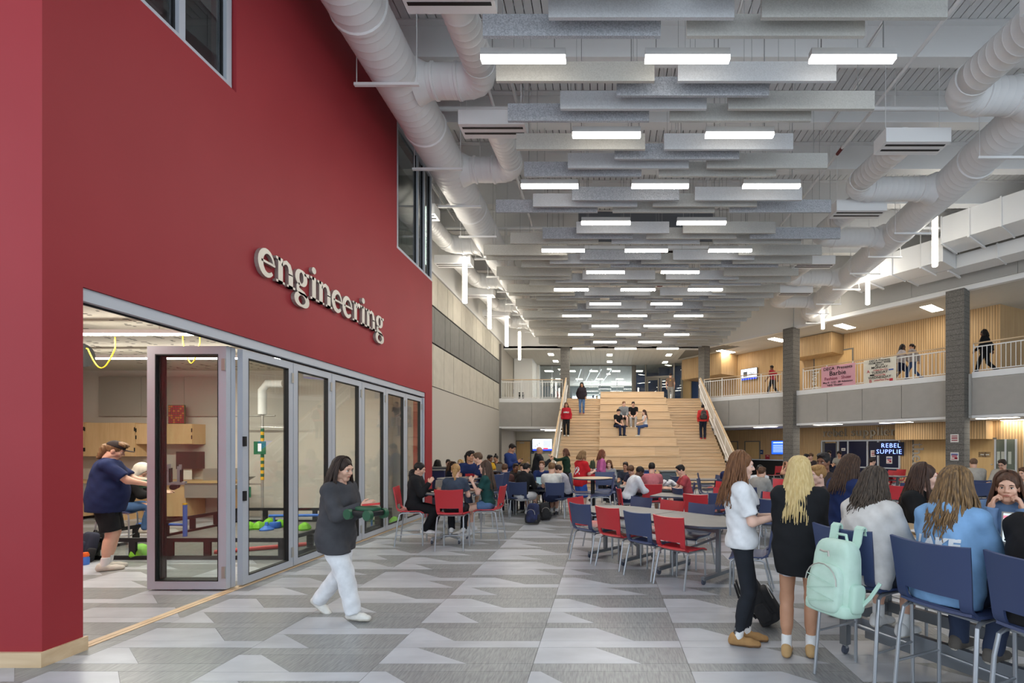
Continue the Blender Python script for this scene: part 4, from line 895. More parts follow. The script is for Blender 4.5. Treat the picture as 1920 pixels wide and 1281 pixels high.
banner(tB(1620), tB(1681), Z2-0.12, Z2+1.02, mat('banner_cream', (232,226,210), 0.85), 'cream painted banner listing spirit week days on the gallery railing',
  [(0.5,0.93,0.13,'DECA Presents',M_ink),(0.5,0.84,0.10,'PROM SPIRIT WEEK',M_ink),(0.5,0.765,0.09,'MAY 6-8',M_ink),(0.5,0.67,0.15,'MONDAY',M_ink),(0.53,0.575,0.08,'College Shirt Day',M_ired),(0.5,0.48,0.15,'TUESDAY',M_ink),(0.52,0.39,0.08,'Country Day',M_ired),(0.5,0.30,0.15,'WEDNESDAY',M_ink),(0.56,0.20,0.10,'arbie/Pink Day',M_ired),(0.22,0.18,0.20,'B',M_ired),(0.15,0.55,0.17,'A',M_ired)],
  [(0.78,0.92,0.52,0.56,M_ibl),(0.2,0.34,0.38,0.43,M_ink),(0.80,0.90,0.12,0.22,M_ired)])
# ================================================================== workshop behind the folding doors
def cab(x0, x1, z0, z1, lab, doors=2, dep=0.36):
    o = E('wall_cabinet', lab, 'cabinet', (x0, RB-0.001, z0), 0, 'maple wall cabinets of the workshop'); w = x1-x0; bx('cabinet_body', 0, w, -dep, 0, 0, z1-z0, M_ply, o)
    for i in range(doors):
        a, b = w*i/doors+0.006, w*(i+1)/doors-0.006; dd = bx('cabinet_door', a, b, -dep-0.02, -dep, 0.006, z1-z0-0.006, M_ply, o)
        hx = b-0.06 if i % 2 == 0 else a+0.04
        bx('pull', hx, hx+0.012, -dep-0.05, -dep-0.035, 0.08, 0.20, M_nick, dd); 
        for zz in (0.12, z1-z0-0.2): bx('hinge', (a if i % 2 == 0 else b-0.01)-0.006, (a if i % 2 == 0 else b-0.01)+0.014, -dep-0.03, -dep-0.02, zz, zz+0.09, M_black, dd)
d = RB-0.36; X_ = lambda x: atd(x, d); Z_ = lambda y: zd(y, d)
cab(X_(105), X_(160), Z_(856), Z_(792), 'maple wall cabinet behind the red wall edge in the workshop'); cab(X_(160), X_(255), Z_(856), Z_(793), 'tall maple wall cabinet above the capped boy'); cab(X_(256), X_(362), Z_(833), Z_(795), 'short maple wall cabinet seen through the open door leaf')
wp = E('acoustic_wallpanel', 'wide grey acoustic panel on the workshop wall above the cabinets', 'wall panel', (X_(160), RB-0.001, Z_(779)))
for i in range(3): bx('panel', i*1.06, i*1.06+1.05, -0.06, 0, 0, Z_(703)-Z_(779), mat('panel_taupe', (160,154,144), 0.85), wp)
o = E('painted_canvas', 'small colourful mosaic canvas standing on the short cabinet', 'canvas', (X_(323), RB-0.25, Z_(794.5))); bx('canvas_frame', -0.2, 0.2, 0, 0.03, 0, 0.46, mat('canvas_base', (60,90,60), 0.8), o)
rc = random.Random(8)
for i in range(7):
    for j in range(8): bx('mosaic_piece', -0.19+i*0.055, -0.19+i*0.055+0.045, -0.006, 0, 0.015+j*0.055, 0.06+j*0.055, mat(f'mosaic_{(i*3+j*5+rc.randrange(3))%4}', [(196,150,60),(160,50,60),(60,110,60),(190,110,60)][(i*3+j*5+rc.randrange(3))%4], 0.7), o)
o = E('towel_dispenser', 'dark paper towel dispenser on the workshop wall', 'dispenser', (X_(341), RB-0.001, Z_(880))); MB().box(-0.25,0.25,-0.24,0,0,0.42).build('dispenser_body', mat('dispenser_grey',(52,50,48),0.4), o); bx('paper_towel', -0.12, 0.10, -0.2, -0.19, -0.26, 0.0, M_pap, o)
def wbench(x0, x1, dep, lab, top=0.92, m=M_ply):
    o = E('workbench', lab, 'workbench', (x0, RB-0.002, 0)); w = x1-x0; bx('bench_top', 0, w, -dep, 0, top-0.05, top, mat('bench_wood',(196,164,116),0.5), o); bx('bench_body', 0.05, w*0.45, -dep+0.08, -0.02, 0.08, top-0.05, m, o); bx('bench_side', w-0.08, w-0.03, -dep+0.05, -0.02, 0, top-0.05, m, o); bx('bench_apron', w*0.45, w-0.08, -dep+0.04, -dep+0.08, top-0.4, top-0.05, M_nick, o)
wbench(X_(105), X_(260), 0.7, 'maple workbench along the workshop wall behind the capped boy'); wbench(X_(300), X_(440), 0.65, 'steel fronted sink bench in the workshop seen through the door glass')
o = E('sink_faucet', 'tall chrome gooseneck faucet on the sink bench', 'faucet', (X_(317), RB-0.35, 0.921)); MB().tube([(0,0,0),(0,0,0.28),(0.03,-0.03,0.36),(0.10,-0.06,0.36),(0.14,-0.08,0.30)], 0.014, 8).build('spout', M_nick, o, True); MB().lathe([(0.04,0),(0.03,0.03)], n=12).build('faucet_base', M_nick, o)
o = E('steel_sink', 'small steel bubbler sink with backsplash on the bench end', 'sink', (X_(400), RB-0.62, 0.921)); MB().box(-0.2,0.35,0.2,0.6,0,0.28).build('backsplash', M_nick, o); MB().lathe([(0.10,0.0),(0.24,0.10),(0.26,0.11),(0.22,0.12)], (0.6,0.1,-0.2), 18).build('bowl', M_nick, o, True)
# emergency shower pole
sx, sd = atd(492, 11.1), 11.1
o = E('emergency_shower', 'emergency shower pole with yellow and green stripes and a green sign', 'safety shower', (sx, sd, 0)); MB().tube([(0,0,0),(0,0,0.75)], 0.028, 10).build('pole', M_nick, o, True)
M_yel = mat('stripe_yellow', (222,170,40), 0.5); M_grn = mat('stripe_green', (20,96,66), 0.5)
for i in range(16): MB().tube([(0,0,0.95+i*0.075),(0,0,0.95+(i+1)*0.075)], 0.036, 10).build('stripe_band', (M_yel, M_grn)[i%2], o)
MB().tube([(0,0,0.75),(0,0,0.95)], 0.03, 10).build('pole', M_nick, o, True); MB().tube([(0,0,2.15),(0,0,2.5)], 0.028, 10).build('pole', M_nick, o, True); MB().tube([(-0.9,0,2.45),(0.3,0,2.45)], 0.022, 8).build('cross_pipe', M_nick, o, True)
MB().tube([(0,0,2.48),(0,0,3.05),(0.12,0,3.2),(0.5,0,3.2)], 0.09, 14).build('white_pipe', M_white, o, True); MB().lathe([(0.02,0.0),(0.16,0.10),(0.17,0.11)], (-0.28,-0.1,0.93), 16).build('eyewash_bowl', M_nick, o, True); MB().tube([(-0.28,-0.1,0.9),(-0.28,-0.1,0.86),(0,0,0.86)], 0.02, 8).build('eyewash_arm', M_nick, o, True)
bx('safety_sign', -0.16, 0.12, -0.06, -0.05, 1.55, 1.85, M_grn, o); bx('sign_figure', -0.06, 0.02, -0.065, -0.06, 1.62, 1.80, M_white, o); bx('green_tag', -0.30, -0.18, -0.12, -0.115, 0.55, 0.80, M_grn, o)
o = E('cord_reel', 'black hanging power reel with looping yellow cord by the workshop light', 'cord reel', (atd(150, 7.3), 7.3, zd(660, 7.3)-0.05)); MB().lathe([(0.02,-0.06),(0.18,-0.05),(0.18,0.05),(0.02,0.06)], n=18).build('reel_drum', M_black, o, True).rotation_euler = (0, R(90), 0); MB().tube([(0.1,0,0.1)] + [(0.12+0.42*i/10, 0, 0.1-0.30*math.sin(math.pi*i/10)) for i in range(11)] + [(0.54,0,0.28)], 0.009, 6).build('yellow_cord', mat('cord_yellow',(216,180,30),0.5), o, True); bx('reel_bracket', -0.02, 0.02, -0.02, 0.02, 0.1, RC-(zd(660,7.3)-0.05), M_black, o)
o = E('cord_reel', 'second looping yellow cord hanging behind the folded glass leaf', 'cord reel', (atd(343, 7.3), 7.3, RC)); MB().tube([(0,0,0),(0,0,-0.3)] + [(0.0+0.26*i/10, 0, -0.3-0.32*math.sin(math.pi*i/10)) for i in range(11)] + [(0.26,0,0)], 0.009, 6).build('cord_loop', MATS['cord_yellow'], o, True)
# robot arena
AX0, AX1, AD0, AD1 = -8.35, -4.85, 7.2, 10.85
ar = E('robot_arena', 'low square robotics arena with black rails and clear panels', 'robot arena', ((AX0+AX1)/2, (AD0+AD1)/2, 0)); hw, hd = (AX1-AX0)/2, (AD1-AD0)/2
M_rail = mat('arena_black', (28,28,30), 0.5); M_mat = mat('foam_mat', (118,116,112), 0.9, rgb2=(108,106,102), scale=(6,6,6))
for i in range(6):
    for j in range(6): bx('foam_tile', -hw+0.03+i*(2*hw-0.06)/6+0.003, -hw+0.03+(i+1)*(2*hw-0.06)/6-0.003, -hd+0.03+j*(2*hd-0.06)/6+0.003, -hd+0.03+(j+1)*(2*hd-0.06)/6-0.003, 0.001, 0.015, M_mat, ar)
for z0, z1 in ((0.0, 0.06), (0.27, 0.33)):
    bx('rail', -hw, hw, -hd, -hd+0.04, z0, z1, M_rail, ar); bx('rail', -hw, hw, hd-0.04, hd, z0, z1, M_rail, ar); bx('rail', -hw, -hw+0.04, -hd+0.04, hd-0.04, z0, z1, M_rail, ar); bx('rail', hw-0.04, hw, -hd+0.04, hd-0.04, z0, z1, M_rail, ar)
for i in range(7):
    t = -1+2*i/6
    for (x, y) in ((t*(hw-0.05), -hd+0.02), (t*(hw-0.05), hd-0.02), (hw-0.02, t*(hd-0.08)), (-hw+0.02, t*(hd-0.08))): bx('rail_post', x-0.05, x+0.05, y-0.018, y+0.018, 0.06, 0.27, M_rail, ar)
bx('clear_panel', -hw+0.05, hw-0.05, -hd+0.018, -hd+0.022, 0.06, 0.27, M_glass, ar); bx('clear_panel', hw-0.022, hw-0.018, -hd+0.05, hd-0.05, 0.06, 0.27, M_glass, ar)
M_bl = mat('field_blue', (60,110,196), 0.5); M_gr = mat('field_green', (120,190,40), 0.6); M_rd = mat('field_red', (206,60,58), 0.5)
def onA(x, y, z=0.02):
    p = at(x, y, z); return (p[0], p[1], z)
o = E('goal_post', 'upright blue goal post with yellow cap and crossbar in the arena', 'goal', onA(347, 1006)); MB().tube([(0,0,0),(0,0,0.60)], 0.035, 12).build('goal_upright', M_bl, o, True); MB().tube([(0,0,0.6),(0,0,0.63)], 0.037, 12).build('goal_cap', M_yel, o, True); MB().tube([(0,0,0.22),(-1.0,0.1,0.22)], 0.025, 10).build('goal_bar', M_bl, o, True); MB().tube([(-1.0,0.1,0),(-1.0,0.1,0.22)], 0.025, 10).build('goal_leg', M_bl, o, True)
for k, (x, y) in enumerate(((468,993),(485,992),(505,985),(526,988),(571,994),(740,982),(264,1040))):
    if k == 6: p = onA(264, 1044); p = (p[0], p[1], 0.02)
    else: p = onA(x, y)
    o = E('game_piece', f'green rounded pyramid game piece on the arena floor, {ORD[k]} from the folded leaf' if k < 6 else 'large green game piece near the capped boy behind the arena rail', 'game piece', p, 0.4*k, 'green game pieces'); s_ = 1.0 if k < 6 else 1.25
    MB().lathe([(0.10*s_,0),(0.125*s_,0.03*s_),(0.11*s_,0.08*s_),(0.07*s_,0.13*s_),(0.02*s_,0.16*s_)], n=5 if k % 2 else 6).build('piece_body', M_gr, o, True); MB().lathe([(0.105*s_,0.0),(0.105*s_,0.004)], n=12).build('piece_base', M_gr, o)
for k, (x, y) in enumerate(((500,994),(516,990))):
    o = E('blue_game_piece', f'blue rounded game piece among the green ones, {("nearer","farther")[k]}', 'game piece', onA(x, y), 0.3, 'blue game pieces'); MB().lathe([(0.13,0),(0.13,0.02),(0.04,0.09),(0.03,0.16)] if k == 0 else [(0.10,0),(0.12,0.04),(0.10,0.12)], n=10).build('piece_body', M_bl, o, True); MB().lathe([(0.10,0.0),(0.10,0.004)], n=12).build('piece_base', M_bl, o)
o = E('red_field_bar', 'long red field bar lying along the near arena edge', 'field bar', (-6.2, 7.55, 0.04)); MB().tube([(0,0,0),(1.15,0.55,0.02)], 0.035, 10).build('bar', M_rd, o, True); MB().tube([(1.13,0.54,0.02),(1.17,0.56,0.02)], 0.04, 10).build('bar_end', M_black, o, True)
o = E('blue_field_bar', 'long blue field bar crossing the far arena floor', 'field bar', (-7.2, 10.2, 0.24)); MB().tube([(0,0,0),(2.3,0.2,0)], 0.03, 10).build('bar', M_bl, o, True)
for s_ in (0.1, 2.2): MB().tube([(s_,0.01,0),(s_,0.01,-0.22)], 0.02, 8).build('bar_leg', M_bl, o, True)
# ================================================================== chairs, tables and what lies on them
M_cb = mat('navy_plastic', (58, 70, 106), 0.42); M_cr = mat('red_plastic', (190, 46, 54), 0.38); M_leg = mat('silver_tube', (176, 180, 186), 0.34, 0.7)
def superell(mb, c, h, e=0.35, n=18, m=12, rot=None, taper=0.0, mi=0):
    """rounded box"""
    f = lambda v: math.copysign(abs(v)**e, v)
    vv = []; ff = []
    for i in range(m+1):
        t = -math.pi/2 + math.pi*i/m
        for k in range(n):
            p = 2*math.pi*k/n; zz = f(math.sin(t)); s_ = 1 - taper*(zz+1)/2
            q = Vector((h[0]*f(math.cos(t))*f(math.cos(p))*s_, h[1]*f(math.cos(t))*f(math.sin(p))*s_, h[2]*zz))
            if rot is not None: q = rot @ q
            vv.append(Vector(c)+q)
    for i in range(m): ff += [(i*n+k, i*n+(k+1)%n, (i+1)*n+(k+1)%n, (i+1)*n+k) for k in range(n)]
    return mb.add(vv, ff, mi)
def make_chair(zs, plastic, tag_):
    """seat at height zs; faces +y; returns list of (name, mesh)"""
    parts = []
    P = [[None]*9 for _ in range(9)]
    for i in range(9):
        u = -1 + i/4
        for j in range(9):
            v = j/8; w = 0.205 + 0.03*min(1, v*2)
            z = zs + 0.012*u*u - 0.010*(1-u*u)*math.sin(math.pi*v) - (0.035*((v-0.75)/0.25)**2 if v > 0.75 else 0) + (0.02*((0.2-v)/0.2)**2 if v < 0.2 else 0)
            P[i][j] = (u*w, -0.21+0.43*v, z)
    parts.append(('seat', MB().shell(P, [[True]*8 for _ in range(8)], 0.016).mesh('seat', plastic, True)))
    nu, nv = 14, 14; P = [[None]*(nv+1) for _ in range(nu+1)]; K = [[True]*nv for _ in range(nu)]
    for i in range(nu+1):
        u = -1 + 2*i/nu
        for j in range(nv+1):
            v = j/nv; w = 0.212 + 0.022*v
            y = -0.205 - 0.035*math.sin(min(1, v*4)*math.pi/2) - 0.075*v**1.3 + 0.035*u*u*(0.4+0.6*v) + (0.05*(1-v/0.12) if v < 0.12 else 0)
            P[i][j] = (u*w, y, zs - 0.015 + 0.435*v - 0.012*v*(1-u*u))
    for i in range(nu):
        for j in range(nv):
            if 2 <= i < nu-2 and 1 <= j < 4: K[i][j] = False
    parts.append(('backrest', MB().shell(P, K, 0.018).mesh('backrest', plastic, True)))
    r = 0.0125
    for s_ in (-1, 1):
        parts.append(('leg', MB().tube([(s_*0.195, 0.10, zs-0.03), (s_*0.205, 0.165, zs-0.032), (s_*0.212, 0.195, zs-0.06), (s_*0.215, 0.20, zs-0.12), (s_*0.22, 0.205, 0.0)], r, 8).mesh('leg', M_leg, True)))
        k = min(0.17, zs*0.35)
        parts.append(('leg', MB().tube([(s_*0.195, -0.02, zs-0.03), (s_*0.205, -0.135, zs-0.03), (s_*0.213, -0.175, zs-0.05), (s_*0.222, -0.20, zs-k), (s_*0.232, -0.27 if zs < 0.5 else -0.255, 0.0)], r, 8).mesh('leg', M_leg, True)))
    parts.append(('seat_frame', MB().tube([(-0.195,0.10,zs-0.03),(-0.195,-0.10,zs-0.03)], r, 8).tube([(0.195,0.10,zs-0.03),(0.195,-0.10,zs-0.03)], r, 8).tube([(-0.195,0.08,zs-0.03),(0.195,0.08,zs-0.03)], r, 8).tube([(-0.195,-0.1,zs-0.03),(0.195,-0.1,zs-0.03)], r, 8).mesh('seat_frame', M_leg, True)))
    if zs > 0.5:
        zf = zs-0.42
        for a, b in (((-0.218,0.203,zf),(0.218,0.203,zf)), ((-0.218,0.203,zf+0.02),(-0.228,-0.225,zf+0.02)), ((0.218,0.203,zf+0.02),(0.228,-0.225,zf+0.02))): parts.append(('footrest', MB().tube([a,b], 0.009, 8).mesh('footrest', M_leg, True)))
    return parts
CH = {(k, c): make_chair(z, m, k+c) for k, z in (('low', 0.45), ('counter', 0.60), ('bar', 0.72)) for c, m in (('navy', M_cb), ('red', M_cr))}
CNAME = {'low': 'cafe_chair', 'counter': 'counter_stool', 'bar': 'bar_stool'}
def chair(kind, col, x, d, head, lab, grp=None):
    """x, d: middle of the seat; head: degrees, 0 = +X, 90 = away"""
    o = E(CNAME[kind], lab, 'chair' if kind == 'low' else 'stool', (x, d, 0), R(head-90), grp or f'{col} {CNAME[kind].replace("_"," ")}s of the commons')
    for n_, me in CH[(kind, col)]: link(n_, me, o)
    return o
def chair_px(kind, col, px, py, head, lab):
    """px, py: middle of the top of the backrest in the photo"""
    zt = {'low': 0.87, 'counter': 1.02, 'bar': 1.15}[kind]; X, d = at(px, py, zt)
    return chair(kind, col, X + 0.29*math.cos(R(head)), d + 0.29*math.sin(R(head)), head, lab)
# high table, front
chair_px('bar', 'navy', 1573, 986, 27, 'navy bar stool with the mint backpack hung on its back')
chair_px('bar', 'navy', 1736, 1012, 24, 'navy bar stool under the girl in the light blue hoodie')
chair('bar', 'navy', 2.43, 2.50, 22, 'navy bar stool cut by the lower corner, under the black sweater')
chair('bar', 'navy', 3.35, 3.9, 207, 'navy bar stool under the girl resting her face on her hands'); chair('bar', 'navy', 2.95, 4.45, 200, 'navy bar stool under the dark-haired girl across the high table')
# oval flip table
for c, x, y, h, lab in (('navy',1085,944,45,'navy cafe chair at the oval table, first of the near row from the stair end'), ('red',1136,951,45,'red cafe chair at the oval table, between two navy chairs of the near row'), ('navy',1192,960,45,'navy cafe chair at the oval table, between two red chairs of the near row'), ('red',1251,968,45,'large red cafe chair nearest the front at the oval table'),
    ('red',1077,932,-30,'red cafe chair at the rounded far end of the oval table'), ('navy',1204,932,225,'navy cafe chair across the oval table, farthest of three'), ('red',1262,938,225,'red cafe chair across the oval table, between two navy ones'), ('navy',1317,944,225,'navy cafe chair across the oval table, nearest the girl in white')):
    chair_px('low', c, x, y, h, lab)
chair('low', 'navy', 1.72, 5.62, 160, 'navy cafe chair at the near end of the oval table behind the girl in leggings')
# behind
for c, x, y, h, lab in (('red',1303,927,60,'dark red cafe chair at the small table behind the oval table'), ('navy',1350,924,110,'navy cafe chair at the small table just left of the girl in white'), ('navy',1268,915,20,'navy cafe chair beside the boy in the faded red tee'),
    ('navy',1349,891,190,'navy cafe chair facing left at the far table by the stair'), ('navy',1308,897,-20,'navy cafe chair facing right at the far table by the stair'), ('navy',1308,887,-10,'navy cafe chair close to the stair foot, behind the boy in red'), ('navy',1265,893,30,'navy cafe chair before the grey bin'), ('navy',1281,889,10,'half-hidden navy cafe chair between bin and boy in red'),
    ('red',1359,889,200,'small red cafe chair near the hooded student'), ('red',1356,903,210,'upright red cafe chair in front of the hooded student'), ('red',1357,915,225,'pale red cafe chair at the shoulder of the girl in white'),
    ('red',1461,874,120,'red cafe chair pushed up to the grey wall counter'), ('red',1466,898,235,'red cafe chair beyond the tall dark bottle'), ('red',1453,923,225,'red cafe chair behind the blonde girl, on the table side'), ('navy',1435,920,150,'navy cafe chair behind the blonde girl, turned away'), ('navy',1449,937,60,'navy cafe chair between the girl in white and the blonde girl'), ('navy',1420,905,10,'navy cafe chair under the student in grey sleeves'),
    ('red',1642,882,230,'red cafe chair of the pair before the shop window, on the door side'), ('red',1661,884,230,'red cafe chair of the pair before the shop window, under the neon sign'), ('red',1677,882,200,'red cafe chair turned sideways below the neon sign'), ('red',1691,880,190,'red cafe chair standing alone by the wood wall corner'), ('red',1688,911,60,'red cafe chair beside the lavender-lit round table'), ('navy',1703,905,110,'dark navy cafe chair next to the lavender-lit table'), ('red',1712,903,100,'red cafe chair behind the dark navy one by the round table'),
    ('navy',1838,905,70,'navy cafe chair behind the girl with hands at her face'), ('red',1748,887,100,'red cafe chair behind the long blonde-streaked hair'), ('red',1915,902,180,'red cafe chair at the picture edge behind the man with glasses'), ('red',1610,905,100,'red cafe chair behind the girl in the striped navy tee')):
    chair_px('low', c, x, y, h, lab)
# boys' table and the left groups
for k, c, x, y, h, lab in (('low','navy',970,904,80,'navy cafe chair under the student in the black hoodie'), ('low','navy',1040,905,90,'navy cafe chair under the boy in the printed white tee'), ('bar','navy',1068,887,0,'navy bar stool at the round table, seen from the side, beside the boys'), ('bar','navy',1153,889.5,180,'navy bar stool at the round table, in front of the boy in white'), ('bar','navy',1134,884,270,'navy bar stool on the far side of the round table'),
    ('bar','navy',937,888,165,'navy bar stool behind the girl in the dark green tee, nearer one'), ('bar','navy',949,884,165,'navy bar stool behind the girl in the dark green tee, farther one'),
    ('low','red',1158,915,10,'red cafe chair under the boy in the white sweatshirt'), ('low','red',1223,908,92,'red cafe chair under the boy in the pink shirt'), ('low','red',1190,897,250,'red cafe chair across the table from the boy in white'), ('low','navy',1303,905,170,'navy cafe chair under the boy in the faded red tee'), ('low','red',1107,884,100,'red cafe chair behind the boy in the red jersey'), ('low','red',935,878,120,'red cafe chair near the laptop user by the grey corner')):
    chair_px(k, c, x, y, h, lab)
chair('counter','red', -2.55, 8.02, 92, 'red counter stool in front, under the girl with the braid'); chair('counter','red', -3.40, 8.42, 12, 'red counter stool by the glass doors, under the girl in the black hoodie'); chair('counter','red', -2.10, 8.62, 178, 'red counter stool under the girl in the dark green tee')
# ---- tables
M_top = mat('table_top', (122, 120, 118), 0.5, rgb2=(115,113,111), scale=(5,5,5)); M_edge = mat('table_edge', (70, 76, 92), 0.5); M_tleg = mat('table_leg', (128, 132, 138), 0.4, 0.5)
def caster(o, x, y):
    c = E('caster'); c.parent = o; c.location = (x, y, 0)
    m = MB(); m.tube([(-0.012,0,0.035),(0.012,0,0.035)], 0.035, 12).build('wheel', M_edge, c, True)
    bx('fork', -0.02, 0.02, -0.012, 0.012, 0.05, 0.10, M_leg, c)
def oval_half(x, d, ang, lab):
    o = E('flip_table', lab, 'table', (x, d, 0), ang, 'grey flip tables joined into an oval')
    out = [(0,-0.52),(0.75,-0.50)] + [(0.75+0.62*math.cos(a), 0.50*math.sin(a)) for a in [R(-80+16*i) for i in range(11)]] + [(0.75,0.50),(0,0.52)]
    MB().prism(out, 0.712, 0.735).build('table_edge', M_edge, o); MB().prism([(p[0]*0.995+0.002, p[1]*0.992) for p in out], 0.735, 0.740).build('table_top', M_top, o)
    for s_ in (0.32, 1.02):
        MB().bar((s_, 0, 0.09), (s_, 0, 0.70), 0.05, 0.05).build('upright', M_tleg, o); MB().bar((s_, -0.36, 0.075), (s_, 0.36, 0.075), 0.05, 0.045).build('foot_bar', M_tleg, o)
        for t in (-0.34, 0.34): caster(o, s_, t)
    MB().bar((0.32,0,0.62),(1.02,0,0.62),0.04,0.04).build('stretcher', M_tleg, o); MB().bar((0.32,0,0.22),(1.02,0,0.55),0.03,0.03).build('brace', M_tleg, o)
oval_half(0.75, 6.85, R(-45), 'near half of the oval grey table, before the girl in white'); oval_half(0.74, 6.86, R(135), 'far half of the oval grey table, toward the stair')
def round_table(x, d, h, r, lab, col=M_top, dark=False):
    o = E('round_table', lab, 'table', (x, d, 0), 0, 'round pedestal tables'); MB().lathe([(r-0.01, h-0.03),(r, h-0.02),(r, h-0.006)], n=36).build('table_edge', M_edge, o, True); MB().lathe([(r-0.004, h-0.006),(r-0.006, h)], n=36).build('table_top', col, o)
    MB().lathe([(0.12,h-0.05),(0.12,h-0.03)], n=16).build('top_plate', M_edge, o); MB().lathe([(0.045,0.1),(0.045,h-0.05)], n=14).build('pedestal', M_black if dark else M_leg, o, True)
    for k in range(4):
        a = math.pi/4 + k*math.pi/2; MB().bar((0,0,0.11),(0.34*math.cos(a),0.34*math.sin(a),0.10),0.045,0.04).build('base_arm', M_leg, o); caster(o, 0.34*math.cos(a), 0.34*math.sin(a))
M_wtop = mat('wood_top', (196, 172, 140), 0.4, rgb2=(186,160,126), scale=(3,12,3))
round_table(-2.80, 8.62, 0.90, 0.46, 'round grey counter table between the red stools'); round_table(-3.15, 10.30, 1.05, 0.46, 'round grey high table of the boys in navy shirts'); round_table(-0.25, 10.35, 1.05, 0.44, 'round high table with a dark pedestal beside the boy in the red jersey', M_wtop, True)
def rect_table(x, d, ang, L, w, h, lab, col=M_top):
    o = E('rectangular_table', lab, 'table', (x, d, 0), ang, 'grey rectangular tables'); bx('table_edge', -L/2, L/2, -w/2, w/2, h-0.03, h-0.004, M_edge, o); bx('table_top', -L/2+0.004, L/2-0.004, -w/2+0.004, w/2-0.004, h-0.004, h, col, o)
    for s_ in (-L/2+0.2, L/2-0.2):
        MB().bar((s_,0,0.05),(s_,0,h-0.03),0.06,0.06).build('upright', M_tleg, o); MB().bar((s_,-w/2+0.06,0.035),(s_,w/2-0.06,0.035),0.05,0.04).build('foot_bar', M_tleg, o)
    MB().bar((-L/2+0.2,0,h-0.15),(L/2-0.2,0,h-0.15),0.04,0.05).build('stretcher', M_tleg, o)
rect_table(1.75, 9.55, R(-25), 1.5, 0.75, 0.74, 'grey table behind the oval table with red and navy chairs'); rect_table(1.15, 11.97, R(0), 1.5, 0.8, 0.74, 'grey table of the boys in white and pink tops'); rect_table(-1.78, 12.35, R(-8), 1.5, 0.85, 0.74, 'crowded grey table of the boys with laptops'); rect_table(3.15, 14.6, 0, 1.5, 0.75, 0.74, 'empty grey table at the stair foot'); rect_table(3.75, 11.0, R(20), 1.5, 0.75, 0.74, 'grey table with the tall dark bottle'); rect_table(3.0, 8.6, R(-35), 1.4, 0.7, 0.74, 'grey table behind the blonde girl'); rect_table(9.6, 16.6, ANGW, 1.6, 0.8, 0.74, 'grey table before the shop window')
rect_table(-2.92, 15.0, 0, 1.3, 0.6, 0.98, 'dark draped stand table by the grey wall corner', M_top); rect_table(9.75, 13.3, 0, 1.2, 0.7, 0.74, 'grey table between the two men in beige'); rect_table(-5.2, 15.8, 0, 0.9, 0.5, 0.74, 'grey table between the booth benches')
round_table(7.05, 11.7, 0.74, 0.48, 'round table tinted lavender by the neon sign')
# long high table at the front
ha = math.atan2(-0.87, 0.5); o = E('high_table', 'long high table with grey beams and casters between the bar stools', 'table', (2.80, 3.12, 0), ha)
bx('table_edge', -1.2, 1.2, -0.36, 0.36, 1.015, 1.045, M_edge, o); bx('table_top', -1.195, 1.195, -0.355, 0.355, 1.045, 1.05, M_wtop, o)
for s_ in (-1.1, 1.1):
    for t in (-0.3, 0.3): MB().bar((s_,t,0.08),(s_,t,1.015),0.06,0.06).build('leg', M_tleg, o); caster(o, s_, t)
    MB().bar((s_,-0.3,0.30),(s_,0.3,0.30),0.05,0.08).build('end_beam', M_tleg, o)
for t in (-0.3, 0.3): MB().bar((-1.1,t,0.30),(1.1,t,0.30),0.05,0.09).build('foot_beam', M_tleg, o)
MB().bar((-1.1,0,0.12),(1.1,0,0.12),0.05,0.09).build('foot_beam', M_tleg, o)
# booths by the left wall
for k, (d, x0, x1) in enumerate(((12.9, -5.75, -4.35), (14.6, -5.75, -4.55))):
    o = E('booth_bench', ('navy booth bench back by the left wall, nearer', 'navy booth bench back by the left wall, farther')[k], 'bench', (x0, d, 0), 0, 'navy booth benches'); w = x1-x0; bx('bench_back', 0, w, 0, 0.10, 0.40, 1.08, mat('booth_navy',(24,34,74),0.5), o); bx('bench_rail', 0, w, -0.02, 0.12, 1.08, 1.12, M_gpan, o); bx('bench_seat', 0, w, 0.10, 0.6, 0.35, 0.47, MATS['booth_navy'], o); bx('bench_base', 0.02, w-0.02, 0.02, 0.55, 0, 0.35, M_edge, o)
# ---- bins at the stair foot
def bin_(x, d, m, lab, lid):
    o = E('waste_bin', lab, 'bin', (x, d, 0), 0, 'bins at the stair foot'); superell(MB(), (0,0,0.42), (0.27,0.25,0.42), 0.25, taper=-0.12).build('bin_body', m, o, True); bx('bin_rim', -0.31, 0.31, -0.29, 0.29, 0.83, 0.87, lid, o)
    for s_ in (-1, 1): bx('bin_handle', s_*0.30-0.02, s_*0.30+0.02, -0.08, 0.08, 0.68, 0.74, m, o)
bin_(at(1213,1,0)[0] if False else atd(1213, 17.8), 17.8, mat('bin_blue',(26,62,130),0.5), 'blue recycling bin at the stair foot behind the boy in pink', M_cb); bin_(atd(1252, 17.4), 17.4, mat('bin_grey',(72,84,92),0.5), 'grey waste bin with pale lid at the stair foot', M_gpan); bin_(atd(1161, 18.0), 18.0, MATS['bin_grey'], 'dark grey bin beside the girl facing the camera at the stair', M_black)
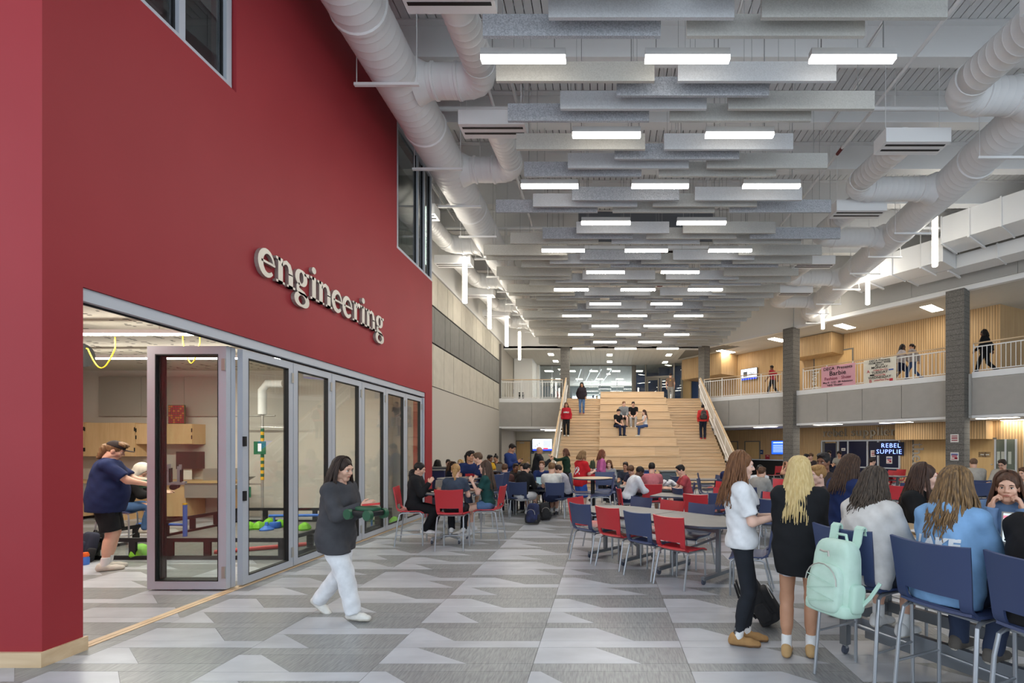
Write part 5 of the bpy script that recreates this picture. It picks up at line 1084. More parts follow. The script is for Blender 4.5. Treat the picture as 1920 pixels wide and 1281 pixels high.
# ---- backpacks
def backpack(lab, loc, rz, m, m2, sc=1.0, tilt=0.0, straps=True, grp=None, cords=False):
    o = E('backpack', lab, 'backpack', loc, rz); o.scale = (sc,sc,sc); q = Matrix.Rotation(tilt, 3, 'X')
    def pb(mb, n_, mm, sm=True): return mb.build(n_, mm, o, sm)
    pb(superell(MB(), q@Vector((0,0,0.24)), (0.155,0.095,0.235), 0.45, rot=q, taper=0.16), 'pack_body', m)
    pb(superell(MB(), q@Vector((0,-0.085,0.17)), (0.125,0.055,0.15), 0.5, rot=q, taper=0.12), 'front_pocket', m)
    pb(superell(MB(), q@Vector((0,-0.01,0.045)), (0.158,0.10,0.045), 0.4, rot=q), 'pack_base', m2)
    for s_ in (-1,1): pb(superell(MB(), q@Vector((s_*0.15,0.0,0.13)), (0.03,0.06,0.09), 0.5, rot=q), 'side_pocket', m2)
    pb(MB().tube([q@Vector(p) for p in ((-0.04,0.03,0.465),(-0.03,0.03,0.505),(0.03,0.03,0.505),(0.04,0.03,0.465))], 0.010, 6), 'grab_handle', m2)
    pb(MB().tube([q@Vector((0.112*math.cos(a), -0.145+0.0, 0.20+0.12*math.sin(a))) for a in [R(20*i) for i in range(10)]], 0.004, 5), 'zipper', M_nick)
    if cords:
        pts = [(-0.10,0.24),(0.10,0.20),(-0.10,0.15),(0.10,0.11),(-0.09,0.07)]
        pb(MB().tube([q@Vector((x,-0.146,z)) for x,z in pts], 0.0035, 5), 'bungee_cord', m2)
        pb(MB().tube([q@Vector((x,-0.13,z)) for x,z in ((-0.03,0.40),(0.0,0.395),(0.03,0.40),(0.035,0.37))], 0.007, 6), 'buckle', M_nick)
    if straps:
        for s_ in (-1,1): pb(MB().shell([[tuple(q@Vector((s_*0.075+w, y, z))) for (y,z) in ((0.09,0.10),(0.12,0.20),(0.13,0.34),(0.10,0.46))] for w in (-0.03,0.0,0.03)], [[True]*3]*2, 0.012), 'strap', m2)
    return o
M_mint = mat('mint_fabric', (196, 222, 208), 0.75, rgb2=(186,214,198), scale=(14,14,14), bump=0.15); M_mint2 = mat('mint_strap', (186, 216, 200), 0.8); M_bkf = mat('black_fabric', (30, 30, 33), 0.85, rgb2=(38,38,41), scale=(20,20,20), bump=0.2); M_nvf = mat('navy_fabric', (40, 50, 92), 0.85, rgb2=(32,36,60), scale=(9,9,9))
# mint pack hung over the stool back
mp = backpack('mint green backpack hung by its straps on the navy bar stool', (1.545, 3.20, 0.585), R(27-90), M_mint, M_mint2, 1.05, R(-6), False, cords=True)
for s_ in (-0.085, 0.085): MB().shell([[(s_+w, y, z) for (y,z) in ((0.06,0.40),(0.105,0.46),(0.125,0.545),(0.15,0.56),(0.17,0.545),(0.175,0.50))] for w in (-0.028,0.0,0.028)], [[True]*5]*2, 0.012).build('strap', M_mint2, mp, True)
MB().tube([(0.15,0.03,0.06),(0.21,0.06,0.15),(0.245,0.10,0.24)], 0.012, 6).build('strap_tail', M_mint2, mp, True)
backpack('black backpack lying on the floor behind the blonde girl', (1.60, 4.55, 0.045), R(70), M_bkf, M_bkf, 1.0, R(-32))
backpack('navy and black backpack on the floor beside the boys table', (atd(998, 10.55), 10.55, 0.02), R(-15), M_nvf, M_bkf, 0.95, R(-10)); backpack('black backpack slumped under the boys table', (atd(1022, 11.1), 11.1, 0.02), R(20), M_bkf, M_bkf, 0.85, R(-12)); backpack('black bag on the floor by the workshop chair', (-8.05, 6.95+0.0, 0.02), R(30), M_bkf, M_bkf, 0.9, R(-25)); backpack('dark navy bag at the red wall edge inside the workshop', (atd(155, 7.05), 7.05, 0.02), R(-20), mat('dusk_fabric',(34,38,56),0.9), M_bkf, 0.9, R(-15))
# ---- small things
def laptop(lab, loc, rz, scr, open_=105, m=M_nick):
    o = E('laptop', lab, 'laptop', loc, rz); bx('laptop_base', -0.16, 0.16, -0.11, 0.11, 0, 0.014, m, o); bx('keyboard', -0.14, 0.14, -0.02, 0.09, 0.014, 0.016, M_black, o)
    l_ = E('laptop_lid'); l_.parent = o; l_.location = (0, 0.11, 0.014); l_.rotation_euler = (R(-(open_-90)), 0, 0)
    bx('lid_shell', -0.16, 0.16, 0.0, 0.008, 0, 0.21, m, l_); bx('screen', -0.15, 0.15, -0.003, 0.0, 0.012, 0.20, scr, l_)
    return l_
S_lap = emitter('laptop_screen', (0.75, 0.88, 0.95), 0.8); S_lap2 = emitter('laptop_dim', (0.35, 0.5, 0.55), 0.5)
l_ = laptop('open laptop with a bright page on the high table near the black sweater', (2.66, 2.98, 1.051), R(-62+10), S_lap, 100)
for (x0,x1,z0,z1,m_) in ((-0.15,0.15,0.165,0.185,emitter('scr_pink',(0.9,0.3,0.4),0.8)), (-0.14,-0.02,0.05,0.15,emitter('scr_teal',(0.45,0.65,0.72),0.8)), (0.0,0.14,0.03,0.15,emitter('scr_white',(0.85,0.88,0.9),0.9)), (-0.14,0.14,0.018,0.03,S_g)): bx('screen_block', x0, x1, -0.005, -0.003, z0, z1, m_, l_)
laptop('open laptop on the round counter table by the glass doors', (-3.02, 8.78, 0.901), R(-140), S_lap2); laptop('open laptop before the boy in the printed white tee', (-1.55, 12.1, 0.741), R(20), S_lap2, 110, mat('lap_dark',(60,64,70),0.4)); laptop('laptop open on the stand table by the grey wall corner', (-3.2, 14.95, 0.981), R(170), S_lap); laptop('dark open laptop at the far side of the boys table', (-2.15, 12.3, 0.741), R(200), S_lap2, 100, MATS['lap_dark'])
def bottle(lab, loc, m, h=0.26, r=0.04):
    o = E('bottle', lab, 'bottle', loc); MB().lathe([(r*0.95,0),(r,0.01),(r,h*0.78),(r*0.6,h*0.86),(r*0.6,h*0.88)], n=16).build('bottle_body', m, o, True); MB().lathe([(r*0.72,h*0.86),(r*0.72,h)], n=16).build('bottle_cap', M_black, o, True)
bottle('tall dark bottle on the grey table behind the girl in white', (atd(1444.5, 10.7), 10.7, 0.741), mat('bottle_dark',(30,36,42),0.4), 0.30, 0.045); bottle('pale bottle on the floor by the round table pedestal', (atd(1117, 9.95), 9.95, 0.0), mat('bottle_white',(180,186,196),0.4), 0.27, 0.035)
o = E('orange_bottle', 'orange capped blue bottle on the workshop floor by the red wall', 'bottle', (atd(160, 6.9), 6.9, 0.0)); MB().lathe([(0.04,0),(0.045,0.02),(0.045,0.10),(0.035,0.12)], n=14).build('bottle_body', M_bl, o, True); MB().lathe([(0.04,0.12),(0.045,0.14),(0.03,0.18)], n=14).build('bottle_cap', mat('cap_orange',(226,96,30),0.5), o, True)
M_food = mat('food_tan', (206, 164, 84), 0.7, rgb2=(190,120,60), scale=(40,40,40), bump=0.4)
def tray(lab, loc, m=M_pap):
    o = E('food_tray', lab, 'food tray', loc); MB().lathe([(0.09,0),(0.11,0.02),(0.115,0.022),(0.09,0.006)], n=18).build('paper_plate', m, o, True); rr_ = random.Random(int(loc[0]*100))
    for k in range(7): MB().ell((rr_.uniform(-0.05,0.05), rr_.uniform(-0.05,0.05), 0.025), (0.03,0.022,0.015)).build('food', M_food, o, True)
tray('paper plate of food on the round counter table', (-2.98, 8.48, 0.901)); tray('paper plate of food on the high table beside the blue hoodie', (2.42, 3.55, 1.051)); tray('paper plate on the table of the boys in white and pink', (0.95, 11.72, 0.741))
o = E('white_jacket', 'crumpled white jacket lying on the table beside the boy in pink', 'jacket', (1.5, 11.78, 0.741)); mbj = MB(); rj = random.Random(2)
for k in range(9): mbj.ell((rj.uniform(-0.22,0.25), rj.uniform(-0.12,0.12), 0.05+rj.uniform(0,0.06)), (rj.uniform(0.07,0.13), rj.uniform(0.05,0.1), 0.05), 10, 7, 0, Matrix.Rotation(rj.uniform(-1,1),3,'Y'))
mbj.build('jacket_cloth', mat('white_cloth',(214,214,218),0.85), o, True); MB().tube([(0.2,0.1,0.05),(0.33,-0.08,0.04),(0.36,-0.24,0.0),(0.36,-0.26,-0.2)], [0.05,0.05,0.045,0.04], 10).build('jacket_sleeve', MATS['white_cloth'], o, True)
# ================================================================== people
from mathutils.bvhtree import BVHTree
def V(*a): return np.array(a, dtype=np.float64)
def unit(v): return v/(np.linalg.norm(v)+1e-12)
def rotx(a): c, s_ = math.cos(a), math.sin(a); return np.array([[1,0,0],[0,c,-s_],[0,s_,c]])
def rotz(a): c, s_ = math.cos(a), math.sin(a); return np.array([[c,-s_,0],[s_,c,0],[0,0,1]])
# a prim: ('c', a, b, ra, rb) tapered limb; ('e', centre, radii, rot) ellipsoid
def dist(pr, P):
    if pr[0] == 'c':
        a, b, ra, rb = pr[1:5]; ba = b-a; q = P-a.astype(np.float32)
        t = np.clip(q@ba.astype(np.float32)/max(1e-9, float(ba@ba)), 0, 1)
        d = np.sqrt(((q - t[:,None]*ba.astype(np.float32))**2).sum(1)) - (ra+(rb-ra)*t)
        if len(pr) > 5 and pr[5]: d = np.maximum(d, (P-b.astype(np.float32))@unit(ba).astype(np.float32))
        return d
    c, r, M = pr[1:4]; q = P-c.astype(np.float32)
    if M is not None: q = q@M.astype(np.float32)
    k = np.sqrt(((q/r.astype(np.float32))**2).sum(1)); return (k-1)*float(min(r))*(0.6+0.4*np.minimum(k,1))
def union(prims, P, k):
    d = None
    for pr in prims:
        e = dist(pr, P)
        if d is None: d = e
        else:
            h = np.clip(0.5+0.5*(e-d)/k, 0, 1); d = e*(1-h)+d*h - k*h*(1-h)
    return d
def bounds(prims, pad):
    lo = np.full(3, 9e9); hi = -lo
    for pr in prims:
        if pr[0] == 'c':
            r = max(pr[3], pr[4])
            for q in (pr[1], pr[2]): lo = np.minimum(lo, q-r); hi = np.maximum(hi, q+r)
        else:
            r = max(pr[2]) if pr[3] is not None else pr[2]; lo = np.minimum(lo, pr[1]-r); hi = np.maximum(hi, pr[1]+r)
    return lo-pad, hi+pad
def nets(prims, h, k=0.03, cut=None, pad=0.03):
    """smooth surface around the prims -> verts, faces"""
    lo, hi = bounds(prims, pad); n = np.maximum(3, np.ceil((hi-lo)/h).astype(int)+1)
    g = np.stack(np.meshgrid(*[lo[i]+h*np.arange(n[i]) for i in range(3)], indexing='ij'), -1).astype(np.float32)
    P = g.reshape(-1,3); d = union(prims, P, k)
    if cut is not None: d = cut(P, d)
    Fd = d.reshape(n); s_ = Fd < 0
    cnt = sum(s_[a:n[0]-1+a, b:n[1]-1+b, c:n[2]-1+c].astype(np.int8) for a in (0,1) for b in (0,1) for c in (0,1))
    I = np.argwhere((cnt > 0) & (cnt < 8))
    if len(I) == 0: return np.zeros((0,3)), np.zeros((0,4), int)
    idx = np.full(n-1, -1, np.int64); idx[tuple(I.T)] = np.arange(len(I))
    acc = np.zeros((len(I),3)); num = np.zeros(len(I))
    for ax in range(3):
        o1, o2 = [i for i in range(3) if i != ax]
        for a in (0,1):
            for b in (0,1):
                c0 = I.copy(); c0[:,o1] += a; c0[:,o2] += b; c1 = c0.copy(); c1[:,ax] += 1
                f0 = Fd[tuple(c0.T)]; f1 = Fd[tuple(c1.T)]; m = (f0 < 0) != (f1 < 0)
                t = np.where(m, f0/np.where(np.abs(f0-f1) < 1e-12, 1, f0-f1), 0)
                p = c0.astype(float); p[:,ax] += t; acc[m] += p[m]; num[m] += 1
    verts = lo + h*acc/num[:,None]; faces = []
    for ax in range(3):
        o1, o2 = (ax+1)%3, (ax+2)%3
        sl0 = [slice(None)]*3; sl1 = [slice(None)]*3; sl0[ax] = slice(0, n[ax]-1); sl1[ax] = slice(1, n[ax])
        A, B = s_[tuple(sl0)], s_[tuple(sl1)]; J = np.argwhere(A != B)
        J = J[(J[:,o1] > 0) & (J[:,o2] > 0) & (J[:,o1] < n[o1]-1) & (J[:,o2] < n[o2]-1)]
        if len(J) == 0: continue
        q = []
        for a, b in ((1,1),(0,1),(0,0),(1,0)):
            c = J.copy(); c[:,o1] -= a; c[:,o2] -= b; q.append(idx[tuple(c.T)])
        Q = np.stack(q, 1); ins = A[tuple(J.T)]; Q[~ins] = Q[~ins][:, ::-1]; faces.append(Q)
    return verts, np.concatenate(faces)
def npmesh(name, chunks, mats, smooth=True):
    """chunks: (verts, faces (n,4), material index or array)"""
    vs_ = []; fs_ = []; mi = []; o = 0
    for v, f, m in chunks:
        vs_.append(np.asarray(v, float)); fs_.append(np.asarray(f)+o); mi.append(np.full(len(f), m) if np.isscalar(m) else m); o += len(v)
    v = np.concatenate(vs_); f = np.concatenate(fs_); m = np.concatenate(mi).astype(np.int32)
    me = bpy.data.meshes.new(name); me.vertices.add(len(v)); me.vertices.foreach_set('co', v.astype(np.float32).ravel())
    me.loops.add(f.size); me.loops.foreach_set('vertex_index', f.astype(np.int32).ravel())
    me.polygons.add(len(f)); me.polygons.foreach_set('loop_start', np.arange(0, f.size, 4, dtype=np.int32)); me.polygons.foreach_set('loop_total', np.full(len(f), 4, np.int32))
    for mm in mats: me.materials.append(mm)
    me.polygons.foreach_set('material_index', m); me.update(calc_edges=True); me.validate()
    me.polygons.foreach_set('use_smooth', np.ones(len(me.polygons), bool)) if smooth else None
    return me
def quads(mb):
    """an MB made of quads only (caps dropped) -> verts, faces"""
    return np.array([tuple(p) for p in mb.v], float), np.array([f for f in mb.f if len(f) == 4])
# ---- head, shared by all (looks along +y)
def head_prims(sex):
    j = 1.0 if sex == 'f' else 1.10
    return [('e', V(0,-0.014,0.030), V(0.073,0.092,0.086), None), ('e', V(0,0.016,-0.034), V(0.055*j,0.066,0.074), None), ('c', V(-0.012*j,0.058,-0.094), V(0.012*j,0.058,-0.094), 0.020, 0.020),
            ('c', V(-0.040*j,0.005,-0.070), V(0.040*j,0.005,-0.070), 0.024, 0.024), ('e', V(-0.036,0.056,-0.024), V(0.022,0.024,0.022), None), ('e', V(0.036,0.056,-0.024), V(0.022,0.024,0.022), None), ('c', V(-0.034,0.072,0.030), V(0.034,0.072,0.030), 0.012, 0.012)]
def build_head(sex, h):
    base = head_prims(sex)
    fine = [('c', V(0,0.080,0.016), V(0,0.103,-0.020), 0.0075, 0.0105), ('e', V(-0.012,0.090,-0.024), V(0.008,0.010,0.007), None), ('e', V(0.012,0.090,-0.024), V(0.008,0.010,0.007), None),
            ('e', V(0,0.082,-0.051), V(0.021,0.010,0.0055), None), ('e', V(0,0.080,-0.061), V(0.019,0.010,0.006), None), ('e', V(-0.074,-0.008,-0.008), V(0.009,0.018,0.031), None), ('e', V(0.074,-0.008,-0.008), V(0.009,0.018,0.031), None), ('c', V(0,-0.018,-0.06), V(0,-0.022,-0.115), 0.048 if sex == 'f' else 0.055, 0.047 if sex == 'f' else 0.054)]
    def cut(P, d):
        e = union(fine, P, 0.005); k = 0.012; hh = np.clip(0.5+0.5*(e-d)/k, 0, 1); d = e*(1-hh)+d*hh-k*hh*(1-hh)
        for s_ in (-1,1):
            q = np.sqrt((((P-np.array((s_*0.031,0.088,0.006),np.float32))/np.array((0.017,0.014,0.011),np.float32))**2).sum(1))-1; q = q*0.011
            d = np.maximum(d, -q-0.002)
        return d
    lo_pad = base + [fine[-1], fine[0], fine[5], fine[6]]
    v, f = nets(lo_pad[:7] + [fine[7]], h, 0.022, cut, 0.03)
    c = v[f].mean(1); m = np.zeros(len(f), int)
    lips = (((c-np.array((0,0.090,-0.056)))/np.array((0.021,0.02,0.0085)))**2).sum(1) < 1; m[lips] = 1
    ch = [(v, f, m)]
    for s_ in (-1,1):
        ch.append((*quads(MB().ell((s_*0.031,0.0728,0.0055),(0.0125,0.0125,0.0078), 12, 8)), 2)); ch.append((*quads(MB().ell((s_*0.0305,0.0800,0.0050),(0.0064,0.0060,0.0066), 10, 6)), 3))
        ch.append((*quads(MB().tube([(s_*0.016,0.0865,0.026),(s_*0.030,0.0885,0.031),(s_*0.046,0.079,0.027)],[0.0032,0.0036,0.002],6)), 4))
        ch.append((*quads(MB().tube([(s_*0.020,0.0855,0.0105),(s_*0.031,0.0870,0.0150),(s_*0.043,0.0800,0.0105)],[0.0018,0.0026,0.0016],5)), 4))
    return ch
HEADS = {}
def get_head(sex, fine):
    if (sex, fine) not in HEADS: HEADS[(sex, fine)] = build_head(sex, 0.0058 if fine else 0.0105)
    return HEADS[(sex, fine)]
def build_hand(curl, h, spread=1.0):
    """right hand: fingers +y, palm -z, thumb towards -x"""
    pr = [('e', V(0,0.045,0), V(0.040,0.052,0.0155), None), ('c', V(0,-0.02,0), V(0,0.02,0), 0.026, 0.026)]
    for i, (x, L) in enumerate(((-0.029,0.074),(-0.010,0.084),(0.010,0.078),(0.028,0.060))):
        p = V(x, 0.082-0.006*abs(i-1.2), 0.0); a = R(curl)*0.5; dx = x*0.9*spread
        for seg, fr in enumerate((0.45,0.30,0.25)):
            q = p + L*fr*V(dx*1.5 if seg == 0 else 0, math.cos(a), -math.sin(a)); pr.append(('c', p, q, 0.0092-0.0008*seg, 0.0086-0.0008*seg)); p = q; a += R(curl)
    p = V(-0.030,0.020,-0.004); q = V(-0.058,0.050,-0.014); r_ = V(-0.060,0.078,-0.020-0.015*min(1,curl/60)); pr += [('c', p, q, 0.014, 0.0105), ('c', q, r_, 0.0105, 0.0082)]
    return nets(pr, h, 0.006, None, 0.015)
HANDS = {}
def get_hand(curl, fine):
    if (curl, fine) not in HANDS: HANDS[(curl, fine)] = build_hand(curl, 0.0048 if fine else 0.0085)
    return HANDS[(curl, fine)]
def ik(a, t, l1, l2, pole):
    d = t-a; L = np.linalg.norm(d); L2 = min(L, (l1+l2)*0.995); u = d/(L+1e-9); t = a+u*L2
    x = (l1*l1-l2*l2+L2*L2)/(2*L2); y = math.sqrt(max(0, l1*l1-x*x)); w = pole-u*(pole@u); return a+u*x+unit(w)*y, t
def skinmats(tone, hairc):
    lip = tuple(int(c*f) for c, f in zip(tone, (0.82, 0.62, 0.62)))
    return [mat(f'skin_{tone}', tone, 0.55, rgb2=tuple(max(0,c-8) for c in tone), scale=(9,9,9)), mat(f'lips_{lip}', lip, 0.45), mat('eye_white', (226,222,216), 0.3), mat('iris_dark', (44,30,22), 0.2), mat(f'brow_{hairc}', hairc, 0.8)]
def cloth(rgb, kind='cloth'):
    return mat(f'{kind}_{rgb}', rgb, 0.88, rgb2=tuple(int(c*0.93) for c in rgb), scale=(12,12,12), bump=0.25, spec=0.25)
def hairmat(rgb, rgb2):
    return mat(f'hair_{rgb}_{rgb2}', rgb, 0.55, rgb2=rgb2, scale=(75,75,5), detail=3, contrast=(0.34,0.74), bump=0.3, spec=0.3)
TONES = {'fair': (232,190,170), 'light': (222,176,152), 'tan': (196,146,116), 'brown': (134,90,66), 'deep': (94,62,48)}
ARMS = {'down': (0.225,0.03,-0.55), 'swingf': (0.22,0.22,-0.50), 'swingb': (0.24,-0.18,-0.52), 'table': (0.17,0.34,-0.30), 'phone': (0.05,0.27,-0.22), 'lap': (0.10,0.26,-0.44), 'chin': (0.098,0.14,-0.06), 'type': (0.12,0.36,-0.27), 'hold': (0.11,0.33,-0.26), 'clasp': (0.03,0.24,-0.30), 'point': (0.22,0.48,0.02), 'forehead': (0.07,0.16,0.13), 'knee': (0.12,0.36,-0.38), 'eat': (0.08,0.24,-0.10)}
PEOPLE = []; SEATS = []
def person(lab, x, d, head, H=1.66, sex='f', pose='stand', z0=0.0, seat=0.45, lean=4, tone='light', hair=('short',(50,36,28),(70,52,40)), top=('tee',(60,60,70)), bottom=('pants',(40,44,60)), shoe=(220,220,216), sock=None, arms=('down','down'), legs=None, look=(0,8), girth=1.0, side=0.0, foot=None, fine=None, extra=None, curl=30, name='person'):
    near = d < 5.5; mid = d < 9.5
    fine = near if fine is None else fine
    h = 0.013 if near else 0.02 if mid else 0.03
    s_ = H/1.71; m = sex == 'm'
    (SEATS.append((x, d, seat, head, lab, z0)) if pose == 'sit' else None)
    root = E(name, lab, 'person', (x, d, z0), R(head-90), 'people in the commons'); out = {'root': root}
    hp = (0.93 if pose == 'stand' else 0.905)*s_ if pose != 'sit' else seat+0.10
    la = R(lean); sd = R(side); up = unit(V(math.sin(sd), math.sin(la), math.cos(la)*math.cos(sd))); rt = unit(np.cross(unit(np.cross(up, V(1,0,0))), up)) if False else unit(V(1,0,0)-up*up[0]); fw = np.cross(up, rt)
    M = np.stack([rt, fw, up], 1)
    P = V(0,0,hp); N = P+up*0.50*s_; g = girth*s_; shw = (0.185 if m else 0.163)*s_*(0.6+0.4*girth)
    T = lambda dx, dy, dz: P + rt*dx*s_ + fw*dy*s_ + up*dz*s_
    torso = [('e', T(0,0,-0.01), V(0.162,0.118,0.13)*g, M), ('e', T(0,0,0.17), V(0.138 if m else 0.128,0.102,0.15)*g, M), ('e', T(0,0.0,0.34), V(0.165 if m else 0.150,0.118,0.17)*g, M)]
    if not m: torso.append(('e', T(0,0.055,0.32), V(0.12,0.075,0.07)*g, M))
    if girth > 1.15: torso.append(('e', T(0,0.06,0.10), V(0.14,0.12,0.14)*g, M))
    S = [N-up*0.05*s_+rt*k*shw for k in (-1,1)]; girdle = ('c', S[0]*0.9+S[1]*0.1, S[1]*0.9+S[0]*0.1, 0.058*g, 0.058*g)
    # head
    neckdir = unit(up+V(0,0.02,0.9)); Hc = N + neckdir*0.163*s_ + fw*(0.018+0.0010*max(0,look[1]))*s_ - V(0,0,0.0006*max(0,look[1]))*s_
    RH = rotz(-R(look[0]))@rotx(-R(look[1])); tf = lambda q: (np.asarray(q)@RH.T)*s_+Hc
    neck = ('c', N-up*0.03*s_, Hc-V(0,0,0.09)*s_-fw*0.02, 0.056*s_*(1.12 if m else 1), 0.050*s_*(1.12 if m else 1))
    # arms
    arms_j = []
    for i, k in enumerate((-1,1)):
        a = arms[i]; a = ARMS[a] if isinstance(a, str) else a
        tgt = N + V(k*a[0], a[1], a[2])*s_
        if isinstance(arms[i], str) and arms[i] in ('chin','forehead'): tgt = Hc + V(k*a[0], a[1]*0.6, a[2]-0.10)*s_
        el, wr = ik(S[i], tgt, 0.285*s_, 0.25*s_, V(k*0.30,-0.45,-0.85)); arms_j.append((S[i], el, wr, arms[i]))
    # legs
    legs_j = []; lg = legs or {'stand': ((0.09,0.0,0.085),(0.09,0.0,0.085)), 'walk': ((0.08,0.27,0.085),(0.08,-0.30,0.15)), 'sit': ((0.12,0.40,0.085),(0.12,0.38,0.085)) if seat < 0.52 else ((0.11,0.36,seat-0.42+0.10),(0.11,0.33,seat-0.42+0.10))}[pose]
    for i, k in enumerate((-1,1)):
        hip = P + V(k*0.088*s_,0,-0.045*s_); t = lg[i]; kn, an = ik(hip, V(k*t[0]*s_, t[1]*s_, t[2]*s_ if t[2] < 0.2 else t[2]), 0.411*s_, 0.401*s_, V(k*0.12,1,0.25)); legs_j.append((hip, kn, an))
    ag = s_*(0.75+0.25*girth)*(1.12 if m else 1.0); lgw = s_*(0.7+0.3*girth)
    limbs = []
    for a, e, w, _ in arms_j: limbs += [('c', a, e, 0.047*ag, 0.038*ag), ('c', e, w, 0.038*ag, 0.026*ag)]
    for a, k_, w in legs_j: limbs += [('c', a, k_, 0.083*lgw, 0.054*lgw), ('c', k_, w, 0.053*lgw, 0.035*lgw), ('c', k_*0.75+w*0.25-V(0,0.012,0), k_*0.45+w*0.55-V(0,0.008,0), 0.052*lgw, 0.046*lgw)]
    v, f = nets(torso+[girdle, neck]+limbs, h*1.15, 0.035)
    ch = [(v, f, 0)]
    for (hv, hf, hm) in get_head(sex, fine): ch.append((tf(hv), hf, hm))
    hands = []
    for i, (a, e, w, nm) in enumerate(arms_j):
        k = (-1,1)[i]; y = unit(w-e)
        if nm == 'chin' or nm == 'forehead': y = unit(y*0.35+V(-k*0.25,-0.05,0.75))
        n_ = V(-k,0,0) if nm in ('down','swingf','swingb') else V(-k*0.6,0.15,-0.7) if nm in ('table','type','lap','knee') else V(-k*0.9,-0.1,-0.15)
        n_ = unit(n_-y*(n_@y)); z = -n_; xh = np.cross(y, z)
        hv, hf = get_hand(curl if nm not in ('table','type','lap','knee') else 18, fine); hv = hv.copy()
        if i == 0: hv[:,0] *= -1; hf = hf[:, ::-1]
        ch.append(((hv@np.stack([xh,y,z],0))*s_*(1.0 if m else 0.93)+w, hf, 0)); hands.append(w+y*0.08*s_+n_*0.03)
    sm_ = skinmats(TONES[tone], hair[1]); me = npmesh('body', ch, sm_); link('body', me, root)
    out['hands'] = [Vector(root.matrix_basis @ Vector(q)) if False else q for q in hands]; out['Hc'] = Hc; out['head_tf'] = tf; out['P'] = P; out['N'] = N; out['s'] = s_
    # bottoms
    bk, bc = bottom[0], bottom[1]; bt = {'leggings': 0.006, 'pants': 0.016, 'jeans': 0.014, 'wide': 0.034, 'shorts': 0.032, 'short': 0.02}[bk]
    frac = {'shorts': (0.92, 0), 'short': (0.42, 0)}.get(bk, (1, 1)); pr = [('e', T(0,0,-0.02), (V(0.162,0.118,0.13))*g+bt*0.8, M)]
    if girth > 1.15: pr.append(('e', T(0,0.05,0.02), V(0.13,0.11,0.10)*g, M))
    for a, k_, w in legs_j:
        kk = a+(k_-a)*frac[0]; r1 = 0.054*lgw+bt+(0.083-0.054)*lgw*(1-frac[0]) + (0.012 if bk in ('shorts','short') else 0)
        pr.append(('c', a, kk, 0.083*lgw+bt, r1, not frac[1]))
        if frac[1]:
            fl = {'wide': 0.078, 'leggings': 0.041, 'jeans': 0.056, 'pants': 0.062}[bk]*lgw; en = k_+(w-k_)*(1.0 if bk == 'leggings' else 1.06)
            pr.append(('c', k_, en, 0.054*lgw+bt, fl, True))
            if bk == 'leggings': pr.append(('c', k_*0.75+w*0.25-V(0,0.012,0), k_*0.45+w*0.55-V(0,0.008,0), 0.058*lgw, 0.052*lgw))
    wrk = lambda P_, d_, a_=0.004: d_ + a_*np.sin(P_[:,2]*38+P_[:,0]*21)*np.sin(P_[:,0]*31+P_[:,1]*27+P_[:,2]*9)
    topz = 0.14*s_
    cutb = lambda P_, d_: np.maximum(wrk(P_, d_, 0.001 if bk == 'leggings' else 0.004), (P_-P.astype(np.float32))@up.astype(np.float32)-topz)
    v, f = nets(pr, h, 0.018 if bk != 'leggings' else 0.022, cutb); link({'shorts':'shorts','short':'shorts','leggings':'leggings'}.get(bk,'trousers'), npmesh('trousers', [(v,f,0)], [cloth(bc)]), root)
    # top
    tk, tcol = top[0], top[1]; tt = {'tee': 0.018, 'loose': 0.034, 'long': 0.022, 'hoodie': 0.034, 'sweat': 0.042, 'tank': 0.008, 'jacket': 0.036}[tk]; hem = top[2] if len(top) > 2 else -0.06
    tor = [('e', p[1], p[2]+tt, M) for p in torso]; tor += [('c', girdle[1], girdle[2], girdle[3]+tt*0.75, girdle[4]+tt*0.75)]
    if hem < -0.08: tor.append(('e', T(0,0,0.04), V((0.175+tt)*g, (0.138+tt)*g, 0.46*s_), M))
    if girth > 1.15: tor.append(('e', T(0,0.03,0.05), V(0.155*g+tt*0.5, 0.145*g+tt*0.5, 0.45*s_), M))
    if hem < -0.08 and pose == 'walk': tor += [('c', a, a+(k_-a)*0.5, 0.083*lgw+bt+0.022, 0.07*lgw+bt+0.022) for a, k_, w in legs_j]
    sl = 0.62 if tk == 'tee' else 0.78 if tk == 'loose' else 0 if tk == 'tank' else 1
    for a, e, w, _ in arms_j:
        if sl == 0: continue
        if sl < 1: tor.append(('c', a, a+(e-a)*sl, 0.050*ag+tt*0.5, 0.047*ag+tt*0.55+0.008, True))
        else: tor += [('c', a, e, 0.050*ag+tt*0.5, 0.043*ag+tt*0.55), ('c', e, e+(w-e)*1.0, 0.043*ag+tt*0.55, 0.032*ag+tt*0.45, True)]
    if tk in ('hoodie','jacket'): tor += [('e', N-fw*0.075*s_+up*0.005, V(0.105,0.06,0.075)*s_, M), ('c', N+rt*0.07*s_+fw*0.03*s_, N-rt*0.07*s_+fw*0.03*s_, 0.035*s_, 0.035*s_)]
    neckc = N+up*0.035*s_+fw*0.035*s_
    def cutt(P_, d_):
        d_ = wrk(P_, d_, 0.005); q = (P_-P.astype(np.float32)); d_ = np.maximum(d_, hem*s_-q@up.astype(np.float32))
        if tk not in ('hoodie','jacket'): d_ = np.maximum(d_, 0.062*s_-np.sqrt((((P_-neckc.astype(np.float32))@M.astype(np.float32)/np.array((1.0,1.0,0.8),np.float32))**2).sum(1)))
        return d_
    v, f = nets(tor, h, 0.03, cutt); tn = {'tee':'tee_shirt','loose':'tee_shirt','tank':'top','hoodie':'hoodie','sweat':'sweatshirt','long':'shirt','jacket':'jacket'}[tk]
    tme = npmesh(tn, [(v,f,0)], [cloth(tcol)]); link(tn, tme, root); out['top'] = (v, f)
